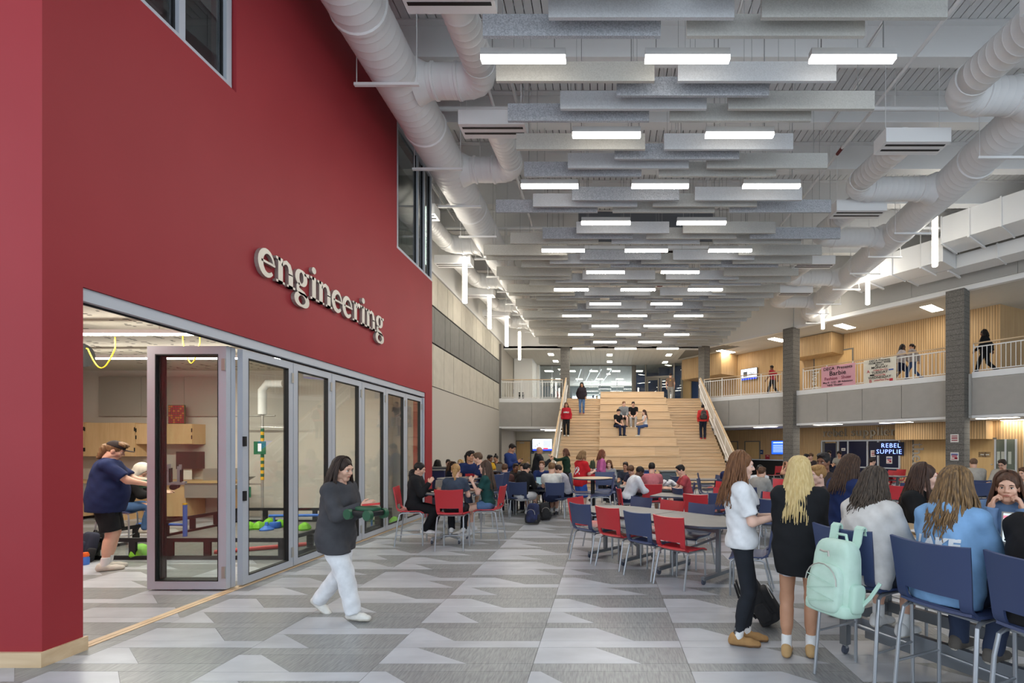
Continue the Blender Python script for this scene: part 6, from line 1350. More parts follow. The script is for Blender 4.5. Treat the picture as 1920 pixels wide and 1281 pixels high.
    # shoes and socks
    if shoe is not None:
        for i, (a, k_, w) in enumerate(legs_j):
            fd = V(0,1,0) if not (pose == 'walk' and i == (1 if legs is None else legs[2] if len(legs) > 2 else 1)) else unit(V(0,0.80,-0.55)); fu = unit(np.cross(V(1,0,0), fd))
            if foot is not None: fd = unit(V(*foot[i])); fu = unit(np.cross(V(1,0,0), fd))
            Q = lambda y, z: w+fd*y*s_+fu*z*s_
            pr = [('c', Q(-0.045,-0.045), Q(0.10,-0.055), 0.040*s_, 0.042*s_), ('c', Q(0.10,-0.055), Q(0.165,-0.062), 0.042*s_, 0.034*s_), ('c', Q(-0.03,-0.01), Q(0.02,-0.03), 0.042*s_, 0.042*s_)]
            sole = (w-fu*0.084*s_).astype(np.float32)
            v, f = nets(pr, h*0.75 if near or mid else 0.022, 0.02, lambda P_, d_: np.maximum(d_, (sole-P_)@fu.astype(np.float32)))
            sc_ = shoe if not isinstance(shoe[0], tuple) else shoe[0]
            zz = (v[f].mean(1)-sole)@fu; mi = (zz < 0.022*s_).astype(int)
            link('shoe', npmesh('shoe', [(v,f,mi)], [cloth(sc_, 'shoe'), mat('shoe_sole', (206,200,188), 0.7) if not isinstance(shoe[0], tuple) else mat(f'sole_{shoe[1]}', shoe[1], 0.8)]), root)
            if sock: 
                v, f = nets([('c', w-V(0,0,0.02)*s_, w+unit(k_-w)*0.10*s_, 0.043*lgw, 0.044*lgw, True)], h*0.75, 0.01); link('sock', npmesh('sock', [(v,f,0)], [cloth(sock)]), root)
    # hair
    style = hair[0]; hm = hairmat(hair[1], hair[2] if len(hair) > 2 else hair[1]); hc = []; hr = 0.0075 if fine else 0.012
    L = hair[3] if len(hair) > 3 else 0.30
    capc = [('e', V(0,-0.018,0.036), V(0.0805,0.099,0.0925), None)]
    if style in ('short','crop','curly'):
        if style == 'short': capc += [('e', V(0,0.035,0.098), V(0.062,0.058,0.030), None), ('e', V(0,-0.02,0.105), V(0.06,0.07,0.028), None)]
        if style == 'curly': capc += [('e', V(0.0,-0.01,0.075), V(0.094,0.110,0.080), None), ('e', V(0,0.05,0.09), V(0.07,0.05,0.04), None)]
    if style not in ('bald','hood'):
        zlow = {'short': -0.045, 'crop': -0.03, 'curly': -0.04}.get(style, -0.06)
        amp = {'short': 0.0035, 'curly': 0.008}.get(style, 0.0018)
        def cuth(P_, d_):
            fa = np.sqrt((((P_-np.array((0,0.105,-0.045),np.float32))/np.array((0.074,0.095,0.124),np.float32))**2).sum(1))-1
            d_ = np.maximum(d_, -fa*0.07); d_ = np.maximum(d_, zlow + np.clip(P_[:,1]+0.02,0,1)*0.45 - P_[:,2])
            return d_ + amp*np.sin(P_[:,0]*190+P_[:,1]*60)*np.sin(P_[:,2]*150+P_[:,1]*170)
        v, f = nets(capc, hr, 0.02, cuth, 0.015); hc.append((tf(v), f, 0))
    RG = rotz(-R(look[0]))@rotx(-R(look[1]*0.35)); tg = lambda q: (np.asarray(q)@RG.T)*s_+Hc
    rs_ = random.Random(int(abs(x)*1000+d*77))
    if style in ('long','wavy'):
        ns = 170 if near else 70 if mid else 34; rad = 0.0062 if near else 0.011 if mid else 0.017; sides = 5 if near else 4; mbh = MB(); front = hair[4] if len(hair) > 4 else 0.8
        for q in range(ns):
            az = hair[5] if len(hair) > 5 else 108; a = R(rs_.uniform(-az, az)); sa, ca = math.sin(a), -math.cos(a)      # azimuth from the back
            lay = rs_.uniform(0.0, 0.012); pts = []; rr = []; Ls = L*rs_.uniform(0.78, 1.06); ph = rs_.uniform(0, 6.28); wv = (0.014 if style == 'wavy' else 0.003)
            part = rs_.uniform(-0.012, 0.012)
            for t in range(6):
                th = R(8+82*t/5); pts.append(tf([[(0.080+lay)*math.sin(th)*sa+part*(1-t/5), -0.018+(0.099+lay)*math.sin(th)*ca, 0.036+(0.094+lay)*math.cos(th)]])[0]); rr.append(rad*(0.7 if t == 0 else 1))
            bx_, by_ = (0.080+lay)*sa, -0.018+(0.099+lay)*ca
            nn = 9
            for t in range(1, nn+1):
                u = t/nn; z = 0.03-u*(Ls+0.03)
                push = 0.014*min(1,u*3) + 0.05*max(0, u*Ls/0.30-0.35)*max(0.25, abs(ca))
                qx = bx_*(1+(0.34 if ca < 0.3 else 0.12)*min(1,u*1.6)) + sa*push*0.8 + wv*math.sin(ph+u*11)*u; qy = by_ + ca*push*(1.0 if ca < 0 else front) + wv*math.cos(ph+u*9)*u - (0.03*u if ca < 0 else -0.02*u)
                pts.append(tg([[qx, qy, z]])[0]); rr.append(rad*(1.1-0.75*u**2))
            mbh.tube([Vector(p) for p in pts], rr, sides, 0, False)
        hc.append((*quads(mbh), 0))
        inner = [('c', V(k*0.045,-0.065,-0.02), V(k*0.055,-0.085,-L*0.75), 0.045, 0.03) for k in (-1,0,1)]
        v, f = nets(inner, 0.012 if near else 0.02, 0.03); hc.append((tg(v), f, 0))
    if style == 'pony':
        pn = [('c', V(0,-0.10,0.03), V(0,-0.135,-0.02), 0.022, 0.034), ('c', V(0,-0.135,-0.02), V(0.01,-0.125,-L*0.6), 0.034, 0.032), ('c', V(0.01,-0.125,-L*0.6), V(0.02,-0.11,-L), 0.032, 0.010)]
        v, f = nets(pn, hr, 0.015); hc.append((tg(v), f, 0))
    if style == 'lowpony':
        v, f = nets([('c', V(0,-0.09,-0.03), V(0,-0.12,-0.06), 0.03, 0.045), ('e', V(0,-0.13,-0.09), V(0.06,0.05,0.065), None), ('e', V(0.02,-0.14,-0.13), V(0.04,0.04,0.06), None)], hr, 0.02, lambda P_, d_: d_+0.006*np.sin(P_[:,0]*120)*np.sin(P_[:,2]*130)); hc.append((tg(v), f, 0))
    if style == 'bun':
        v, f = nets([('e', V(0,-0.04,0.145), V(0.036,0.036,0.034), None)], hr, 0.01); hc.append((tf(v), f, 0))
    if style == 'braid':
        br = [('c', V(0,-0.09,-0.02), V(0,-0.125,-0.09), 0.05, 0.024)]
        for q in range(9): br.append(('e', V(0.008*(-1)**q+0.012*q/3, -0.125-0.008*math.sin(q), -0.09-0.03*q), V(0.020,0.017,0.022), rotz(0.5*(-1)**q)))
        br.append(('c', V(0.04,-0.12,-0.36), V(0.07,-0.12,-0.44), 0.016, 0.006)); v, f = nets(br, 0.0075 if mid else 0.012, 0.008); hc.append((tg(v), f, 0))
    if style == 'mullet':
        v, f = nets([('e', V(0,0.03,0.10), V(0.075,0.07,0.04), None), ('c', V(0,-0.09,0.0), V(0,-0.10,-0.13), 0.06, 0.03)], hr, 0.03, lambda P_, d_: d_+0.006*np.sin(P_[:,0]*90)*np.sin(P_[:,2]*110+P_[:,1]*80)); hc.append((tf(v), f, 0))
    if hc: link('hair', npmesh('hair', hc, [hm]), root)
    if style == 'hood':
        v, f = nets([('e', V(0,-0.02,0.025), V(0.098,0.118,0.118), None), ('c', V(0,-0.04,-0.08), V(0,-0.05,-0.16), 0.085, 0.095)], 0.014, 0.03, lambda P_, d_: np.maximum(d_, 0.085-np.sqrt((((P_-np.array((0,0.11,-0.02),np.float32))*np.array((1.15,0.9,0.85),np.float32))**2).sum(1)))); link('hood', npmesh('hood', [(tf(v), f, 0)], [cloth(hair[1])]), root)
    if extra: extra(root, out)
    PEOPLE.append(lab); return out
def cap_on(rgb):
    def fn(root, o):
        v, f = nets([('e', V(0,-0.014,0.045), V(0.084,0.102,0.092), None)], 0.008, 0.01, lambda P_, d_: np.maximum(d_, 0.048-P_[:,2]-0.10*P_[:,1]*0), 0.01)
        link('cap_crown', npmesh('cap_crown', [(o['head_tf'](v), f, 0)], [cloth(rgb)]), root)
        v, f = nets([('e', V(0,0.115,0.050), V(0.072,0.075,0.009), rotx(0.16))], 0.007, 0.01, lambda P_, d_: np.maximum(d_, 0.065-P_[:,1]), 0.01)
        link('cap_brim', npmesh('cap_brim', [(o['head_tf'](v), f, 0)], [cloth(rgb)]), root)
    return fn
def glasses_on(root, o):
    mb = MB()
    for s_ in (-1,1):
        mb.tube([(s_*0.031+0.021*math.cos(a), 0.093, 0.004+0.016*math.sin(a)) for a in [R(40*i) for i in range(10)]], 0.0022, 5); mb.tube([(s_*0.052,0.092,0.008),(s_*0.078,0.0,0.006)], 0.0022, 5)
    mb.tube([(-0.010,0.094,0.008),(0.010,0.094,0.008)], 0.0022, 5); v, f = quads(mb); link('glasses', npmesh('glasses', [(o['head_tf'](v), f, 0)], [M_black]), root)
def decal(root, o, body, size, rgb, up_off, back=True, xoff=0.0, bold=0.006):
    """lettering laid on the cloth of the chest or back"""
    me = text_mesh(body, size, cloth(rgb, 'print'), extrude=0.0, bold=bold); v, f = o['top']
    bv = BVHTree.FromPolygons([Vector(p) for p in v], [tuple(int(i) for i in q) for q in f]); sg = -1 if back else 1; zc = o['N'][2]+up_off
    for vt in me.vertices:
        px, pz = vt.co.x+xoff, vt.co.y+zc; hit = bv.ray_cast(Vector((px if back else -px, sg*0.8, pz)), Vector((0,-sg,0)))
        y = hit[0].y if hit[0] is not None else sg*0.12; vt.co = Vector((px if back else -px, y+sg*0.006, pz))
    me.update(); link('print', me, root)
def seq(*fs):
    def fn(root, o):
        for q in fs: q(root, o)
    return fn
def world(o, q):
    r_ = o['root']; return Matrix.Translation(r_.location) @ Matrix.Rotation(r_.rotation_euler[2], 4, 'Z') @ Vector(q)
def phone(o, lab, hand=1):
    q = world(o, o['hands'][hand]); p = E('phone', lab, 'phone', q + Vector((0,0,0.02)), o['root'].rotation_euler[2]); b = bx('phone_body', -0.037, 0.037, -0.005, 0.005, -0.07, 0.07, M_black, p); bx('phone_screen', -0.033, 0.033, -0.0065, -0.005, -0.065, 0.065, S_lap2, p); p.rotation_euler[0] = R(-50)
# ------------------------------------------------------------------ the people of the photograph
BLK, NVY, WHT = (26,26,29), (32,42,78), (226,226,228)
DK = ((38,28,24),(58,42,34)); BR = ((74,50,36),(108,76,52)); BKH = ((20,17,17),(36,30,28))
def px(x, d): return atd(x, d)
# front
pg = person('girl in charcoal sweatshirt and white trousers walking with a small robot', -2.70, 4.78, -10, 1.63, 'f', 'walk', tone='light', hair=('long',*DK,0.22,0.5), top=('sweat',(72,72,76),-0.20), bottom=('wide',(232,234,238)), shoe=(228,226,220), arms=((0.05,0.31,-0.24),(0.10,0.33,-0.22)), legs=((0.08,-0.27,0.14),(0.08,0.27,0.085),0), look=(0,14), lean=5, foot=((0,0.80,-0.5),(0,1,0.0)), girth=0.93)
q = world(pg, (0.16,0.46,1.06)); rb_ = E('robot_car', 'small green and black robot car held by the walking girl', 'robot', q, R(-22)); M_rg = mat('robot_green',(34,84,58),0.5)
superell(MB(), (0,0,0.02), (0.16,0.09,0.03), 0.4).build('chassis', M_black, rb_, True); superell(MB(), (0.02,0,0.06), (0.12,0.07,0.025), 0.5).build('robot_shell', M_rg, rb_, True)
for sx_ in (-0.13, 0.12):
    for sy_ in (-0.09, 0.09): MB().tube([(sx_,sy_-0.02,0.01),(sx_,sy_+0.02,0.01)], 0.05, 14).build('wheel', M_rg, rb_, True)
MB().bar((-0.05,0,0.09),(0.14,0.02,0.11),0.02,0.02).build('robot_arm', M_rd, rb_)
pb_ = person('boy in navy tee, black shorts and dark cap holding a robot frame', -6.95, 6.62, 36, 1.80, 'm', tone='light', hair=('mullet',(104,76,52),(136,104,72)), top=('loose',(36,46,86),-0.16), bottom=('shorts',(30,31,34)), shoe=((222,218,206),(214,206,186)), sock=(226,226,226), arms=((0.12,0.44,-0.28),(0.16,0.44,-0.32)), look=(0,24), girth=1.16, extra=cap_on((52,44,44)), fine=True)
q = world(pb_, (0.02,0.62,1.16)); rf_ = E('competition_robot', 'metal robot frame with upright slides held by the capped boy', 'robot', q, R(36)); M_ch = mat('channel_metal',(170,172,176),0.35,0.7)
for y in (-0.15, 0.15): bx('frame_rail', -0.20, 0.22, y-0.02, y+0.02, 0, 0.035, M_ch, rf_)
for x in (-0.18, 0.02, 0.19): bx('frame_cross', x-0.015, x+0.015, -0.13, 0.13, 0.0, 0.03, M_ch, rf_)
for (x, y, h_) in ((0.03,-0.10,0.30),(0.15,-0.10,0.27),(0.15,0.10,0.29),(0.03,0.10,0.30)): bx('slide', x-0.015, x+0.015, y-0.02, y+0.02, 0.036, h_, M_ch, rf_); bx('slide_guide', x+0.017, x+0.032, y-0.02, y+0.02, 0.036, h_*0.8, M_black, rf_)
MB().tube([(-0.16,-0.16,0.02),(-0.10,-0.17,0.18),(0.0,-0.15,0.22),(0.05,-0.1,0.2)], 0.005, 5).build('wire', M_black, rf_, True); superell(MB(), (-0.22,-0.1,0.03), (0.05,0.05,0.06), 0.5).build('motor', M_rg, rf_, True)
for y in (-0.15,0.15): MB().tube([(0.1,y-0.02,-0.03),(0.1,y+0.02,-0.03)], 0.045, 12).build('wheel', M_black, rf_, True)
person('student in a black jacket with white hood seated at the workshop bench', -8.45, 8.3, 30, 1.74, 'm', 'sit', seat=0.60, tone='light', hair=('hood',(222,216,200)), top=('jacket',(28,28,30)), bottom=('jeans',(70,100,140)), shoe=(206,196,180), arms=('type','type'), look=(5,32), lean=22)
chair('counter', 'navy', -8.48, 8.27, 30, 'dark workshop stool under the student with the white hood')
p4 = person('girl in white tee and black leggings standing in profile', 1.20, 4.14, -12, 1.66, 'f', tone='fair', hair=('wavy',(94,62,42),(140,96,62),0.36), top=('loose',(232,233,236),-0.06), bottom=('leggings',(38,41,48)), shoe=((176,136,90),(120,88,58)), sock=(230,230,230), arms=((0.0,0.30,-0.28),(0.06,0.32,-0.28)), look=(-4,6), lean=-2, legs=((0.07,0.04,0.085),(0.07,-0.04,0.085)), girth=0.95)
decal(p4['root'], p4, 'ENGINEERING\nSTATE', 0.05, (60,64,80), -0.22, False)
phone(p4, 'phone between the hands of the girl in white tee', 0)
p5 = person('girl with long blonde hair in black sweatshirt seen from behind', 1.585, 3.86, 66, 1.62, 'f', tone='tan', hair=('long',(196,168,112),(226,204,152),0.42), top=('sweat',(30,31,34),-0.22), bottom=('short',(206,208,214)), shoe=((196,160,112),(176,140,96)), sock=(232,232,232), arms=('clasp','clasp'), look=(10,10), legs=((0.10,-0.02,0.085),(0.09,0.06,0.085)), girth=1.0)
for o_, nm in ((p4, 'leggings'), (p5, 'blonde')): pass
p6 = person('girl in white sweatshirt with long dark hair on the backpack stool', 1.86, 3.42, 27, 1.64, 'f', 'sit', seat=0.72, tone='light', hair=('wavy',(52,44,38),(92,78,66),0.26), top=('sweat',(214,210,206),-0.10), bottom=('short',(60,62,70)), shoe=(226,226,226), sock=(226,226,226), arms=('table','table'), look=(12,16), lean=12)
p7 = person('girl in light blue hoodie with long streaked hair seen from behind', 2.16, 3.00, 26, 1.66, 'f', 'sit', seat=0.72, tone='fair', hair=('wavy',(84,66,50),(158,124,82),0.34), top=('hoodie',(134,176,220),-0.10), bottom=('jeans',(60,70,96)), shoe=(110,104,98), arms=('table','table'), look=(-4,10), lean=8)
decal(p7['root'], p7, 'LAKE', 0.105, (232,236,240), -0.20, True)
person('student in black sweater at the picture edge near the laptop', 2.37, 2.56, 24, 1.66, 'f', 'sit', seat=0.72, tone='light', hair=('long',(60,34,26),(96,56,40),0.28), top=('sweat',(30,30,33),-0.10), bottom=('pants',(40,40,46)), shoe=(60,60,60), arms=('type','type'), look=(-10,14), lean=12)
person('girl in light blue resting her cheeks on her hands across the table', 3.30, 3.86, 226, 1.62, 'f', 'sit', seat=0.72, tone='light', hair=('long',(66,44,34),(96,66,48),0.34), top=('hoodie',(110,140,180)), bottom=('jeans',(60,70,96)), arms=('chin','chin'), look=(0,4), lean=24, curl=62, fine=True)
person('dark-haired girl in black turning away across the high table', 2.82, 4.30, 300, 1.62, 'f', 'sit', seat=0.72, tone='fair', hair=('wavy',(54,38,32),(84,60,48),0.30), top=('sweat',(28,28,30)), bottom=('pants',(40,40,46)), arms=('eat','table'), look=(-35,6), lean=6, fine=True)
p11 = person('girl in navy tee with white stripes looking down', 2.35, 4.72, 12, 1.64, 'f', tone='tan', hair=('long',(58,42,34),(92,68,52),0.30), top=('loose',(36,50,94)), bottom=('jeans',(50,60,84)), arms=('table','hold'), look=(-8,34), lean=6, fine=True)
decal(p11['root'], p11, '_ _ _\n_ _ _', 0.10, (214,218,228), -0.20, False, bold=0.012)
person('student with dark hair standing behind the striped navy tee', 2.86, 6.10, 205, 1.63, 'm', tone='brown', hair=('short',(30,26,26),(44,38,36)), top=('long',(70,60,56)), bottom=('pants',(40,44,60)), arms=('down','table'), look=(-10,4), fine=True)
person('pale smiling student between the blonde hair and the navy tee', 2.44, 5.32, 195, 1.50, 'f', tone='fair', hair=('short',(150,110,64),(176,136,84)), top=('tee',(80,70,70)), bottom=('pants',(40,44,60)), arms=('table','table'), look=(10,4), fine=True)
# round counter table
person('girl in black hoodie with low curly ponytail by the glass doors', -3.38, 8.44, 6, 1.64, 'f', 'sit', seat=0.60, tone='light', hair=('lowpony',*BKH), top=('hoodie',(32,32,35)), bottom=('pants',(30,30,34)), shoe=(228,224,224), sock=(220,200,200), arms=('hold','eat'), look=(0,18), lean=6, legs=((0.10,0.30,0.22),(0.10,0.22,0.26)), fine=True)
person('girl with a long blond braid in a slate tee seen from behind', -2.55, 8.08, 98, 1.62, 'f', 'sit', seat=0.60, tone='fair', hair=('braid',(150,112,70),(188,150,98)), top=('tee',(62,72,88)), bottom=('pants',(28,30,36)), shoe=(226,226,226), arms=('table','table'), look=(0,16), lean=10, fine=True)
person('girl in dark green tee and denim shorts with very long hair', -2.12, 8.66, 182, 1.66, 'f', 'sit', seat=0.60, tone='fair', hair=('long',(64,48,40),(96,76,62),0.42), top=('tee',(34,74,72)), bottom=('short',(92,124,166)), shoe=(232,232,232), sock=(232,232,232), arms=('eat','hold'), look=(0,4), lean=4, legs=((0.10,0.34,0.20),(0.10,0.30,0.24)), fine=True)
# boys in navy behind
p = person('boy in navy polo with fluffy dark hair smiling sideways', px(881,11.1), 11.1, 290, 1.76, 'm', 'sit', seat=0.72, tone='tan', hair=('mullet',*BKH), top=('tee',(34,48,92)), bottom=('shorts',(190,194,204)), arms=('table','table'), look=(-45,2), fine=True); decal(p['root'], p, 'REBELS', 0.07, (200,60,66), -0.26, False)
person('boy in navy tee leaning over the high table beside the polo boy', px(911,10.55), 10.55, 190, 1.74, 'm', 'sit', seat=0.72, tone='light', hair=('short',(84,62,46),(112,86,64)), top=('tee',(32,44,86)), bottom=('pants',(60,64,80)), arms=('table','table'), look=(0,12), lean=14)
for lab, x, d, hd, kw in (
  ('dark-haired girl in blue top on the far booth seen from behind', 818, 15.2, 80, dict(sex='f', hair=('long',*BKH,0.26), top=('tee',(40,80,180)), arms=('table','table'), tone='brown')),
  ('student with dark cap-like hair beyond the booth', 839, 16.2, 300, dict(sex='m', hair=('short',*BKH), top=('tee',(60,60,70)), arms=('table','table'), tone='light')),
  ('brown-haired girl bending over the booth table', 835, 14.3, 40, dict(sex='f', hair=('long',*BR,0.28), top=('tee',(70,60,60)), arms=('table','table'), lean=18)),
  ('girl with dark parted hair reading beyond the braid girl', 855, 13.8, 262, dict(sex='f', hair=('long',*DK,0.34), top=('sweat',(30,34,48)), arms=('table','table'), look=(0,24), lean=12, tone='fair')),
  ('blonde girl half-hidden beside the reading girl', 867, 15.7, 250, dict(sex='f', hair=('long',(176,140,84),(206,172,116),0.3), top=('sweat',(40,42,50)), arms=('table','table'))),
  ('student in yellow top by the laptop at the wall corner', 914, 15.2, 330, dict(sex='m', hair=('short',*BKH), top=('tee',(206,160,40)), arms=('type','type'), tone='brown', seat=0.62)),
  ('girl with a top bun at the stand table by the corner', 932, 16.0, 262, dict(sex='f', hair=('bun',*BKH), top=('long',(70,52,40)), arms=('type','type'), look=(0,20), tone='tan', seat=0.62)),
  ('brown-haired boy seated low behind the navy stools', 944, 11.9, 90, dict(sex='m', hair=('short',*BR), top=('tee',(90,60,56)), arms=('table','table'), lean=14)),
  ('student in black hoodie on the navy chair at the boys table', 977, 11.75, 62, dict(sex='m', hair=('short',*BKH), top=('hoodie',(34,34,37)), arms=('forehead','type'), bottom=('shorts',(220,220,222)), lean=18, look=(10,16), shoe=(230,230,230), sock=(228,228,228), H=1.74)),
  ('student in dark clothes half-hidden at the boys table', 962, 13.2, 300, dict(sex='m', hair=('short',*DK), top=('hoodie',(52,50,50)), arms=('type','type'), lean=20, tone='brown')),
  ('dark-haired student resting his head at the boys table', 990, 12.9, 240, dict(sex='m', hair=('short',*DK), top=('hoodie',(40,44,48)), arms=('chin','type'), lean=18)),
  ('red-cheeked boy in navy and white raglan facing the camera', 1017, 13.3, 268, dict(sex='m', hair=('short',(110,74,52),(138,98,68)), top=('long',(38,54,104)), arms=('type','type'), look=(0,2), tone='fair', H=1.72)),
  ('boy in printed white tee at the boys table seen from behind', 1034, 11.55, 96, dict(sex='m', hair=('short',(104,76,50),(132,100,68)), top=('tee',(216,216,210)), bottom=('shorts',(36,44,72)), arms=('type','type'), lean=10, shoe=(70,72,76), sock=(226,226,226), H=1.74)),
  ('curly brown-haired boy in dark shirt at the end of the boys table', 1048, 13.0, 215, dict(sex='m', hair=('curly',*BR), top=('long',(40,44,72)), arms=('type','type'), lean=16, look=(0,20))),
  ('dark-haired boy in grey sweatshirt bending over the boys table', 1064, 12.2, 178, dict(sex='m', hair=('short',*DK), top=('sweat',(178,182,194)), arms=('type','type'), lean=20, look=(0,22), bottom=('shorts',(30,34,52)), shoe=(228,226,214), sock=(228,228,228))),
  ('girl in grey sweater facing the camera by the stair', 1142, 14.9, 268, dict(sex='f', hair=('long',(92,60,40),(124,84,58),0.30), top=('sweat',(150,152,156)), arms=('table','lap'), tone='fair')),
  ('boy in white sweatshirt bending over the table', 1176, 11.0, 12, dict(sex='m', hair=('crop',*BKH), top=('sweat',(224,226,232)), bottom=('shorts',(34,42,70)), arms=('type','type'), lean=26, look=(0,28), tone='deep', H=1.76, shoe=(40,40,40))),
  ('curly-haired boy bending low across from the boy in white', 1194, 12.6, 235, dict(sex='m', hair=('curly',*BR), top=('tee',(50,50,70)), arms=('type','type'), lean=26, look=(0,30))),
  ('short-haired student farther behind the curly-haired boy', 1176, 13.8, 250, dict(sex='m', hair=('short',*DK), top=('tee',(50,56,70)), arms=('type','type'), lean=14, tone='tan')),
  ('boy in dusty pink shirt seen from behind on the red chair', 1223, 11.4, 88, dict(sex='m', hair=('short',*BKH), top=('tee',(196,118,124)), bottom=('shorts',(60,62,72)), arms=('table','table'), lean=12, look=(10,18), H=1.76)),
  ('boy in faded red tee writing at the table, in profile', 1292, 11.1, 182, dict(sex='m', hair=('short',*BKH), top=('tee',(176,74,80)), bottom=('shorts',(50,110,160)), arms=('type','type'), lean=16, look=(0,20), H=1.72)),
  ('student in a navy hood at the stair foot', 1366, 12.9, 60, dict(sex='m', hair=('hood',(34,44,84)), top=('hoodie',(34,44,84)), arms=('table','table'))),
  ('boy with glasses in white tee reading behind the girl in white', 1421, 11.6, 268, dict(sex='m', hair=('short',*BKH), top=('tee',(210,212,216)), arms=('type','type'), lean=14, look=(0,22), tone='tan', extra=glasses_on)),
  ('student in a grey long-sleeved top leaning on the table', 1418, 10.3, 35, dict(sex='m', hair=('short',*BR), top=('sweat',(150,148,144)), arms=('table','table'), lean=18, bottom=('pants',(30,30,34)))),
  ('student stretching both arms behind the blonde girl', 1483, 13.2, 200, dict(sex='f', hair=('short',*BR), top=('tank',(70,76,88)), arms=('forehead','forehead'), tone='tan')),
  ('dark-haired student by the far block column', 1506, 17.6, 340, dict(sex='m', hair=('short',*BKH), top=('tee',(40,40,48)), arms=('table','table'), seat=0.62)),
  ('student with wavy hair next to the far block column', 1520, 18.2, 250, dict(sex='f', hair=('curly',*BR), top=('tee',(60,50,50)), arms=('table','table'), seat=0.62)),
  ('dark-haired student in front of the shop door', 1555, 20.0, 240, dict(sex='m', hair=('curly',*BKH), top=('tee',(40,44,60)), arms=('table','table'), seat=0.72)),
  ('student in a patterned shirt before the shop glass', 1575, 19.0, 230, dict(sex='m', hair=('curly',*BKH), top=('tee',(150,146,136)), arms=('table','table'), tone='tan', seat=0.70)),
  ('boy in black leaning on the table before the shop window', 1630, 16.2, 350, dict(sex='m', hair=('short',*DK), top=('long',(28,28,32)), arms=('table','table'), seat=0.5)),
  ('man in beige jacket with red lanyard seen from behind', 1829, 12.5, 75, dict(sex='m', hair=('crop',(96,72,56),(120,92,74)), top=('sweat',(178,172,162)), arms=('table','table'), H=1.82, seat=0.5)),
  ('man with glasses in beige jacket resting his chin on his hand', 1886, 12.2, 205, dict(sex='m', hair=('short',(46,34,28),(64,48,38)), top=('sweat',(188,182,170)), arms=('chin','table'), H=1.80, look=(0,16), lean=12, extra=glasses_on, seat=0.5)),
  ('person in beige sleeve at the picture edge', 1928, 9.6, 190, dict(sex='m', hair=('short',*BR), top=('sweat',(184,178,168)), arms=('table','table'))),
):
    kw.setdefault('seat', 0.45); kw.setdefault('lean', 8); person(lab, px(x, d), d, hd, pose='sit', **kw)
# standing behind
o_ = person('man in navy long-sleeved shirt standing with a phone', px(955,14.0), 14.0, 340, 1.83, 'm', tone='tan', hair=('short',(30,24,22),(44,36,32)), top=('long',(38,58,112)), bottom=('pants',(60,62,70)), arms=('phone','phone'), look=(0,28), girth=1.05); phone(o_, 'phone of the man in the navy long-sleeved shirt')
person('balding man in black jacket standing at the stair rail', px(1008,14.8), 14.8, 12, 1.74, 'm', tone='tan', hair=('bald',(90,80,74)), top=('jacket',(34,35,39),-0.12), bottom=('pants',(166,150,122)), arms=('down',(0.2,0.34,-0.12)), look=(0,4), girth=1.1, extra=glasses_on)
person('woman in dark green top pointing sideways before the stair', px(1063,16.2), 16.2, 172, 1.66, 'f', tone='light', hair=('long',(84,52,40),(108,70,52),0.14), top=('long',(30,56,42)), bottom=('pants',(40,40,46)), arms=('point','down'))
o_ = person('boy in red jersey numbered twenty-two looking at a phone', px(1088,11.7), 11.7, 38, 1.62, 'm', tone='fair', hair=('long',(120,92,62),(150,118,82),0.10), top=('loose',(196,36,44),-0.14), bottom=('shorts',(56,98,186)), shoe=(60,60,64), sock=(226,226,226), arms=('hold','hold'), look=(10,22)); decal(o_['root'], o_, '22', 0.24, (232,232,232), -0.22, True, bold=0.012); phone(o_, 'phone of the boy in the red jersey')
o_ = person('girl in pink top with a dark green pack passing the stair', px(1126,14.3), 14.3, 10, 1.66, 'f', 'walk', tone='tan', hair=('wavy',(108,62,46),(140,86,62),0.2), top=('long',(198,104,160),-0.12), bottom=('leggings',(30,30,34)), shoe=(60,60,60))
backpack('dark green pack worn by the girl in pink', world(o_, (0,-0.24,0.92)), R(10-90), mat('pack_green',(56,66,48),0.9), M_bkf, 0.85, 0.0, False)
# on the bleacher
def stz(d): return (math.floor((d-BD0)/0.25)+1)*TR/3
def tz(d): return (math.floor((d-BD0)/TRUN)+1)*TR
def stair(lab, x, d, hd, **k):
    return person(lab, px(x, d), d, hd, z0=stz(d), **k)
o_ = stair('girl in red hoodie and black trousers coming down the stair', 1062, 22.85, 268, H=1.62, sex='f', tone='tan', hair=('wavy',(84,56,42),(116,82,60),0.28), top=('hoodie',(184,36,50)), bottom=('pants',(30,30,33)), arms=('down','down')); decal(o_['root'], o_, 'REBELS', 0.09, (226,226,226), -0.2, False)
stair('girl in dark jacket and blue jeans coming down near the top', 1091, 24.7, 270, H=1.64, sex='f', tone='tan', hair=('long',*BKH,0.3), top=('jacket',(48,40,48),-0.1), bottom=('jeans',(88,118,160)), shoe=(150,50,60), arms=('swingf','swingb'))
o_ = stair('boy in red and navy top climbing the stair with a grey pack', 1318, 22.62, 86, H=1.66, sex='m', tone='tan', hair=('short',*BKH), top=('long',(206,58,56)), bottom=('pants',(32,36,52)), shoe=(180,50,56), arms=('down','down'))
backpack('grey backpack worn by the boy climbing the stair', world(o_, (0,-0.24,0.95)), R(86-90), mat('pack_grey',(66,60,60),0.9), M_bkf, 0.9, 0.0, False)
def sitter(lab, x, d, hd, **k):
    z = tz(d); kk = dict(pose='sit', seat=0.0, legs=((0.11,0.42,-TR/ (k.get('H',1.7)/1.71)+0.085),(0.11,0.40,-TR/(k.get('H',1.7)/1.71)+0.085))); kk.update(k); return person(lab, px(x, d), d, hd, z0=z, **kk)
sitter('boy in grey hoodie sitting high on the bleacher', 1169, 23.86, 275, H=1.74, sex='m', tone='fair', hair=('short',(128,86,58),(152,108,76)), top=('hoodie',(138,140,142)), bottom=('shorts',(32,32,36)), shoe=(40,40,42), arms=('lap','lap'), lean=14, look=(-20,8))
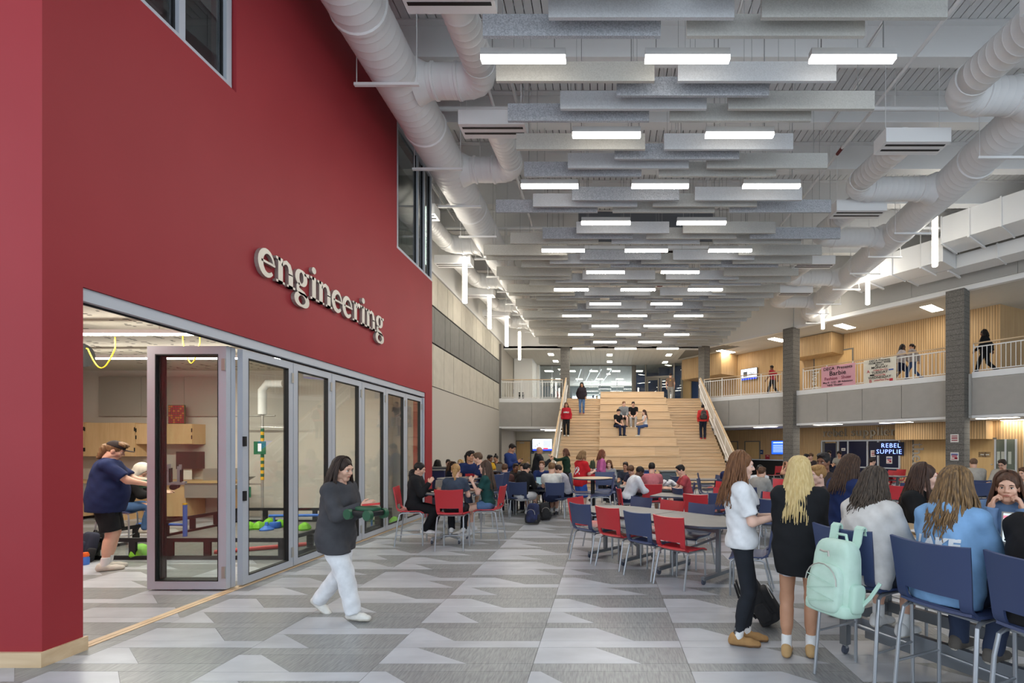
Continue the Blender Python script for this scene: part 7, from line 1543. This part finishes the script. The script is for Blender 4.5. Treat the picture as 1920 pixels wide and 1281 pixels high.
sitter('boy in black tee and grey trousers sitting on the bleacher', 1187, 23.86, 268, H=1.72, sex='m', tone='light', hair=('short',*BKH), top=('tee',(28,28,31)), bottom=('pants',(182,180,178)), shoe=(222,220,212), arms=('lap','lap'), lean=14, look=(0,16))
sitter('boy in black tee and dark cap sitting lower on the bleacher', 1157, 23.12, 305, H=1.74, sex='m', tone='light', hair=('short',*DK), top=('tee',(26,26,30)), bottom=('jeans',(38,46,72)), shoe=(30,32,44), arms=('lap','lap'), lean=10, look=(-10,6), extra=cap_on((40,38,44)))
sitter('girl in white top and jeans sitting lower on the bleacher', 1210, 23.12, 200, H=1.64, sex='f', tone='fair', hair=('long',(60,38,34),(88,58,48),0.34), top=('tank',(220,222,226)), bottom=('jeans',(58,78,120)), shoe=(222,218,206), arms=('knee','down'), lean=6)
# upper floor
ZF = Z2-0.02
o_ = person('man in brown tee and grey joggers walking off on the landing', px(1257,28.4), 28.4, 80, 1.76, 'm', 'walk', z0=ZF, tone='light', hair=('short',*DK), top=('tee',(124,100,84)), bottom=('pants',(150,146,140)), shoe=(110,84,52), arms=('down','swingf')); decal(o_['root'], o_, 'o', 0.14, (220,170,50), -0.14, True)
def gal(lab, x, off, hd, **k):
    t = None; r = (x-VX)/F
    t = ((23.28+0.587*off)*r - 9.31 - 0.8096*off)/(0.587+0.8096*r); q = onB(t, off); return person(lab, q[0], q[1], hd, z0=ZF, **k)
a_ = math.degrees(ANGB)
gal('person in red tee walking along the upper gallery by the screen', 1449, 0.8, a_+180, H=1.66, sex='m', pose='walk', tone='brown', hair=('short',*BKH), top=('tee',(176,44,60)), bottom=('pants',(34,34,42)), shoe=(40,40,44), arms=('swingf','swingb'))
gal('person in patterned white top at the gallery rail past the banners', 1690, 0.6, a_, H=1.62, sex='f', pose='walk', tone='deep', hair=('long',*BKH,0.18), top=('sweat',(196,186,186)), bottom=('shorts',(34,38,66)), shoe=(40,50,80), arms=('swingf','swingb'))
gal('person in grey top hugging a friend at the gallery rail', 1712, 0.65, a_+180, H=1.60, sex='f', pose='walk', tone='tan', hair=('pony',*DK,0.15), top=('sweat',(170,160,156)), bottom=('jeans',(50,70,110)), shoe=(60,70,100), arms=('hold','swingb'))
gal('person all in black striding along the near gallery', 1848, 0.7, a_+180, H=1.70, sex='f', pose='walk', tone='brown', hair=('long',*BKH,0.16), top=('sweat',(22,22,25),-0.12), bottom=('pants',(22,22,25)), shoe=(28,28,30), arms=('swingf','swingb'))

# seats for those who sit where no chair stands yet
for (x, d, st, hd, lab, z0) in SEATS:
    if z0 > 0.05: continue
    if any(o.name.split('.')[0] in ('cafe_chair','bar_stool','counter_stool','booth_bench') and (o.location.x-x)**2+(o.location.y-d)**2 < 0.36**2 for o in bpy.data.objects if o.parent is None): continue
    chair('bar' if st > 0.66 else 'counter' if st > 0.55 else 'low', 'navy', x-0.02*math.cos(R(hd)), d-0.02*math.sin(R(hd)), hd, 'seat under ' + lab)
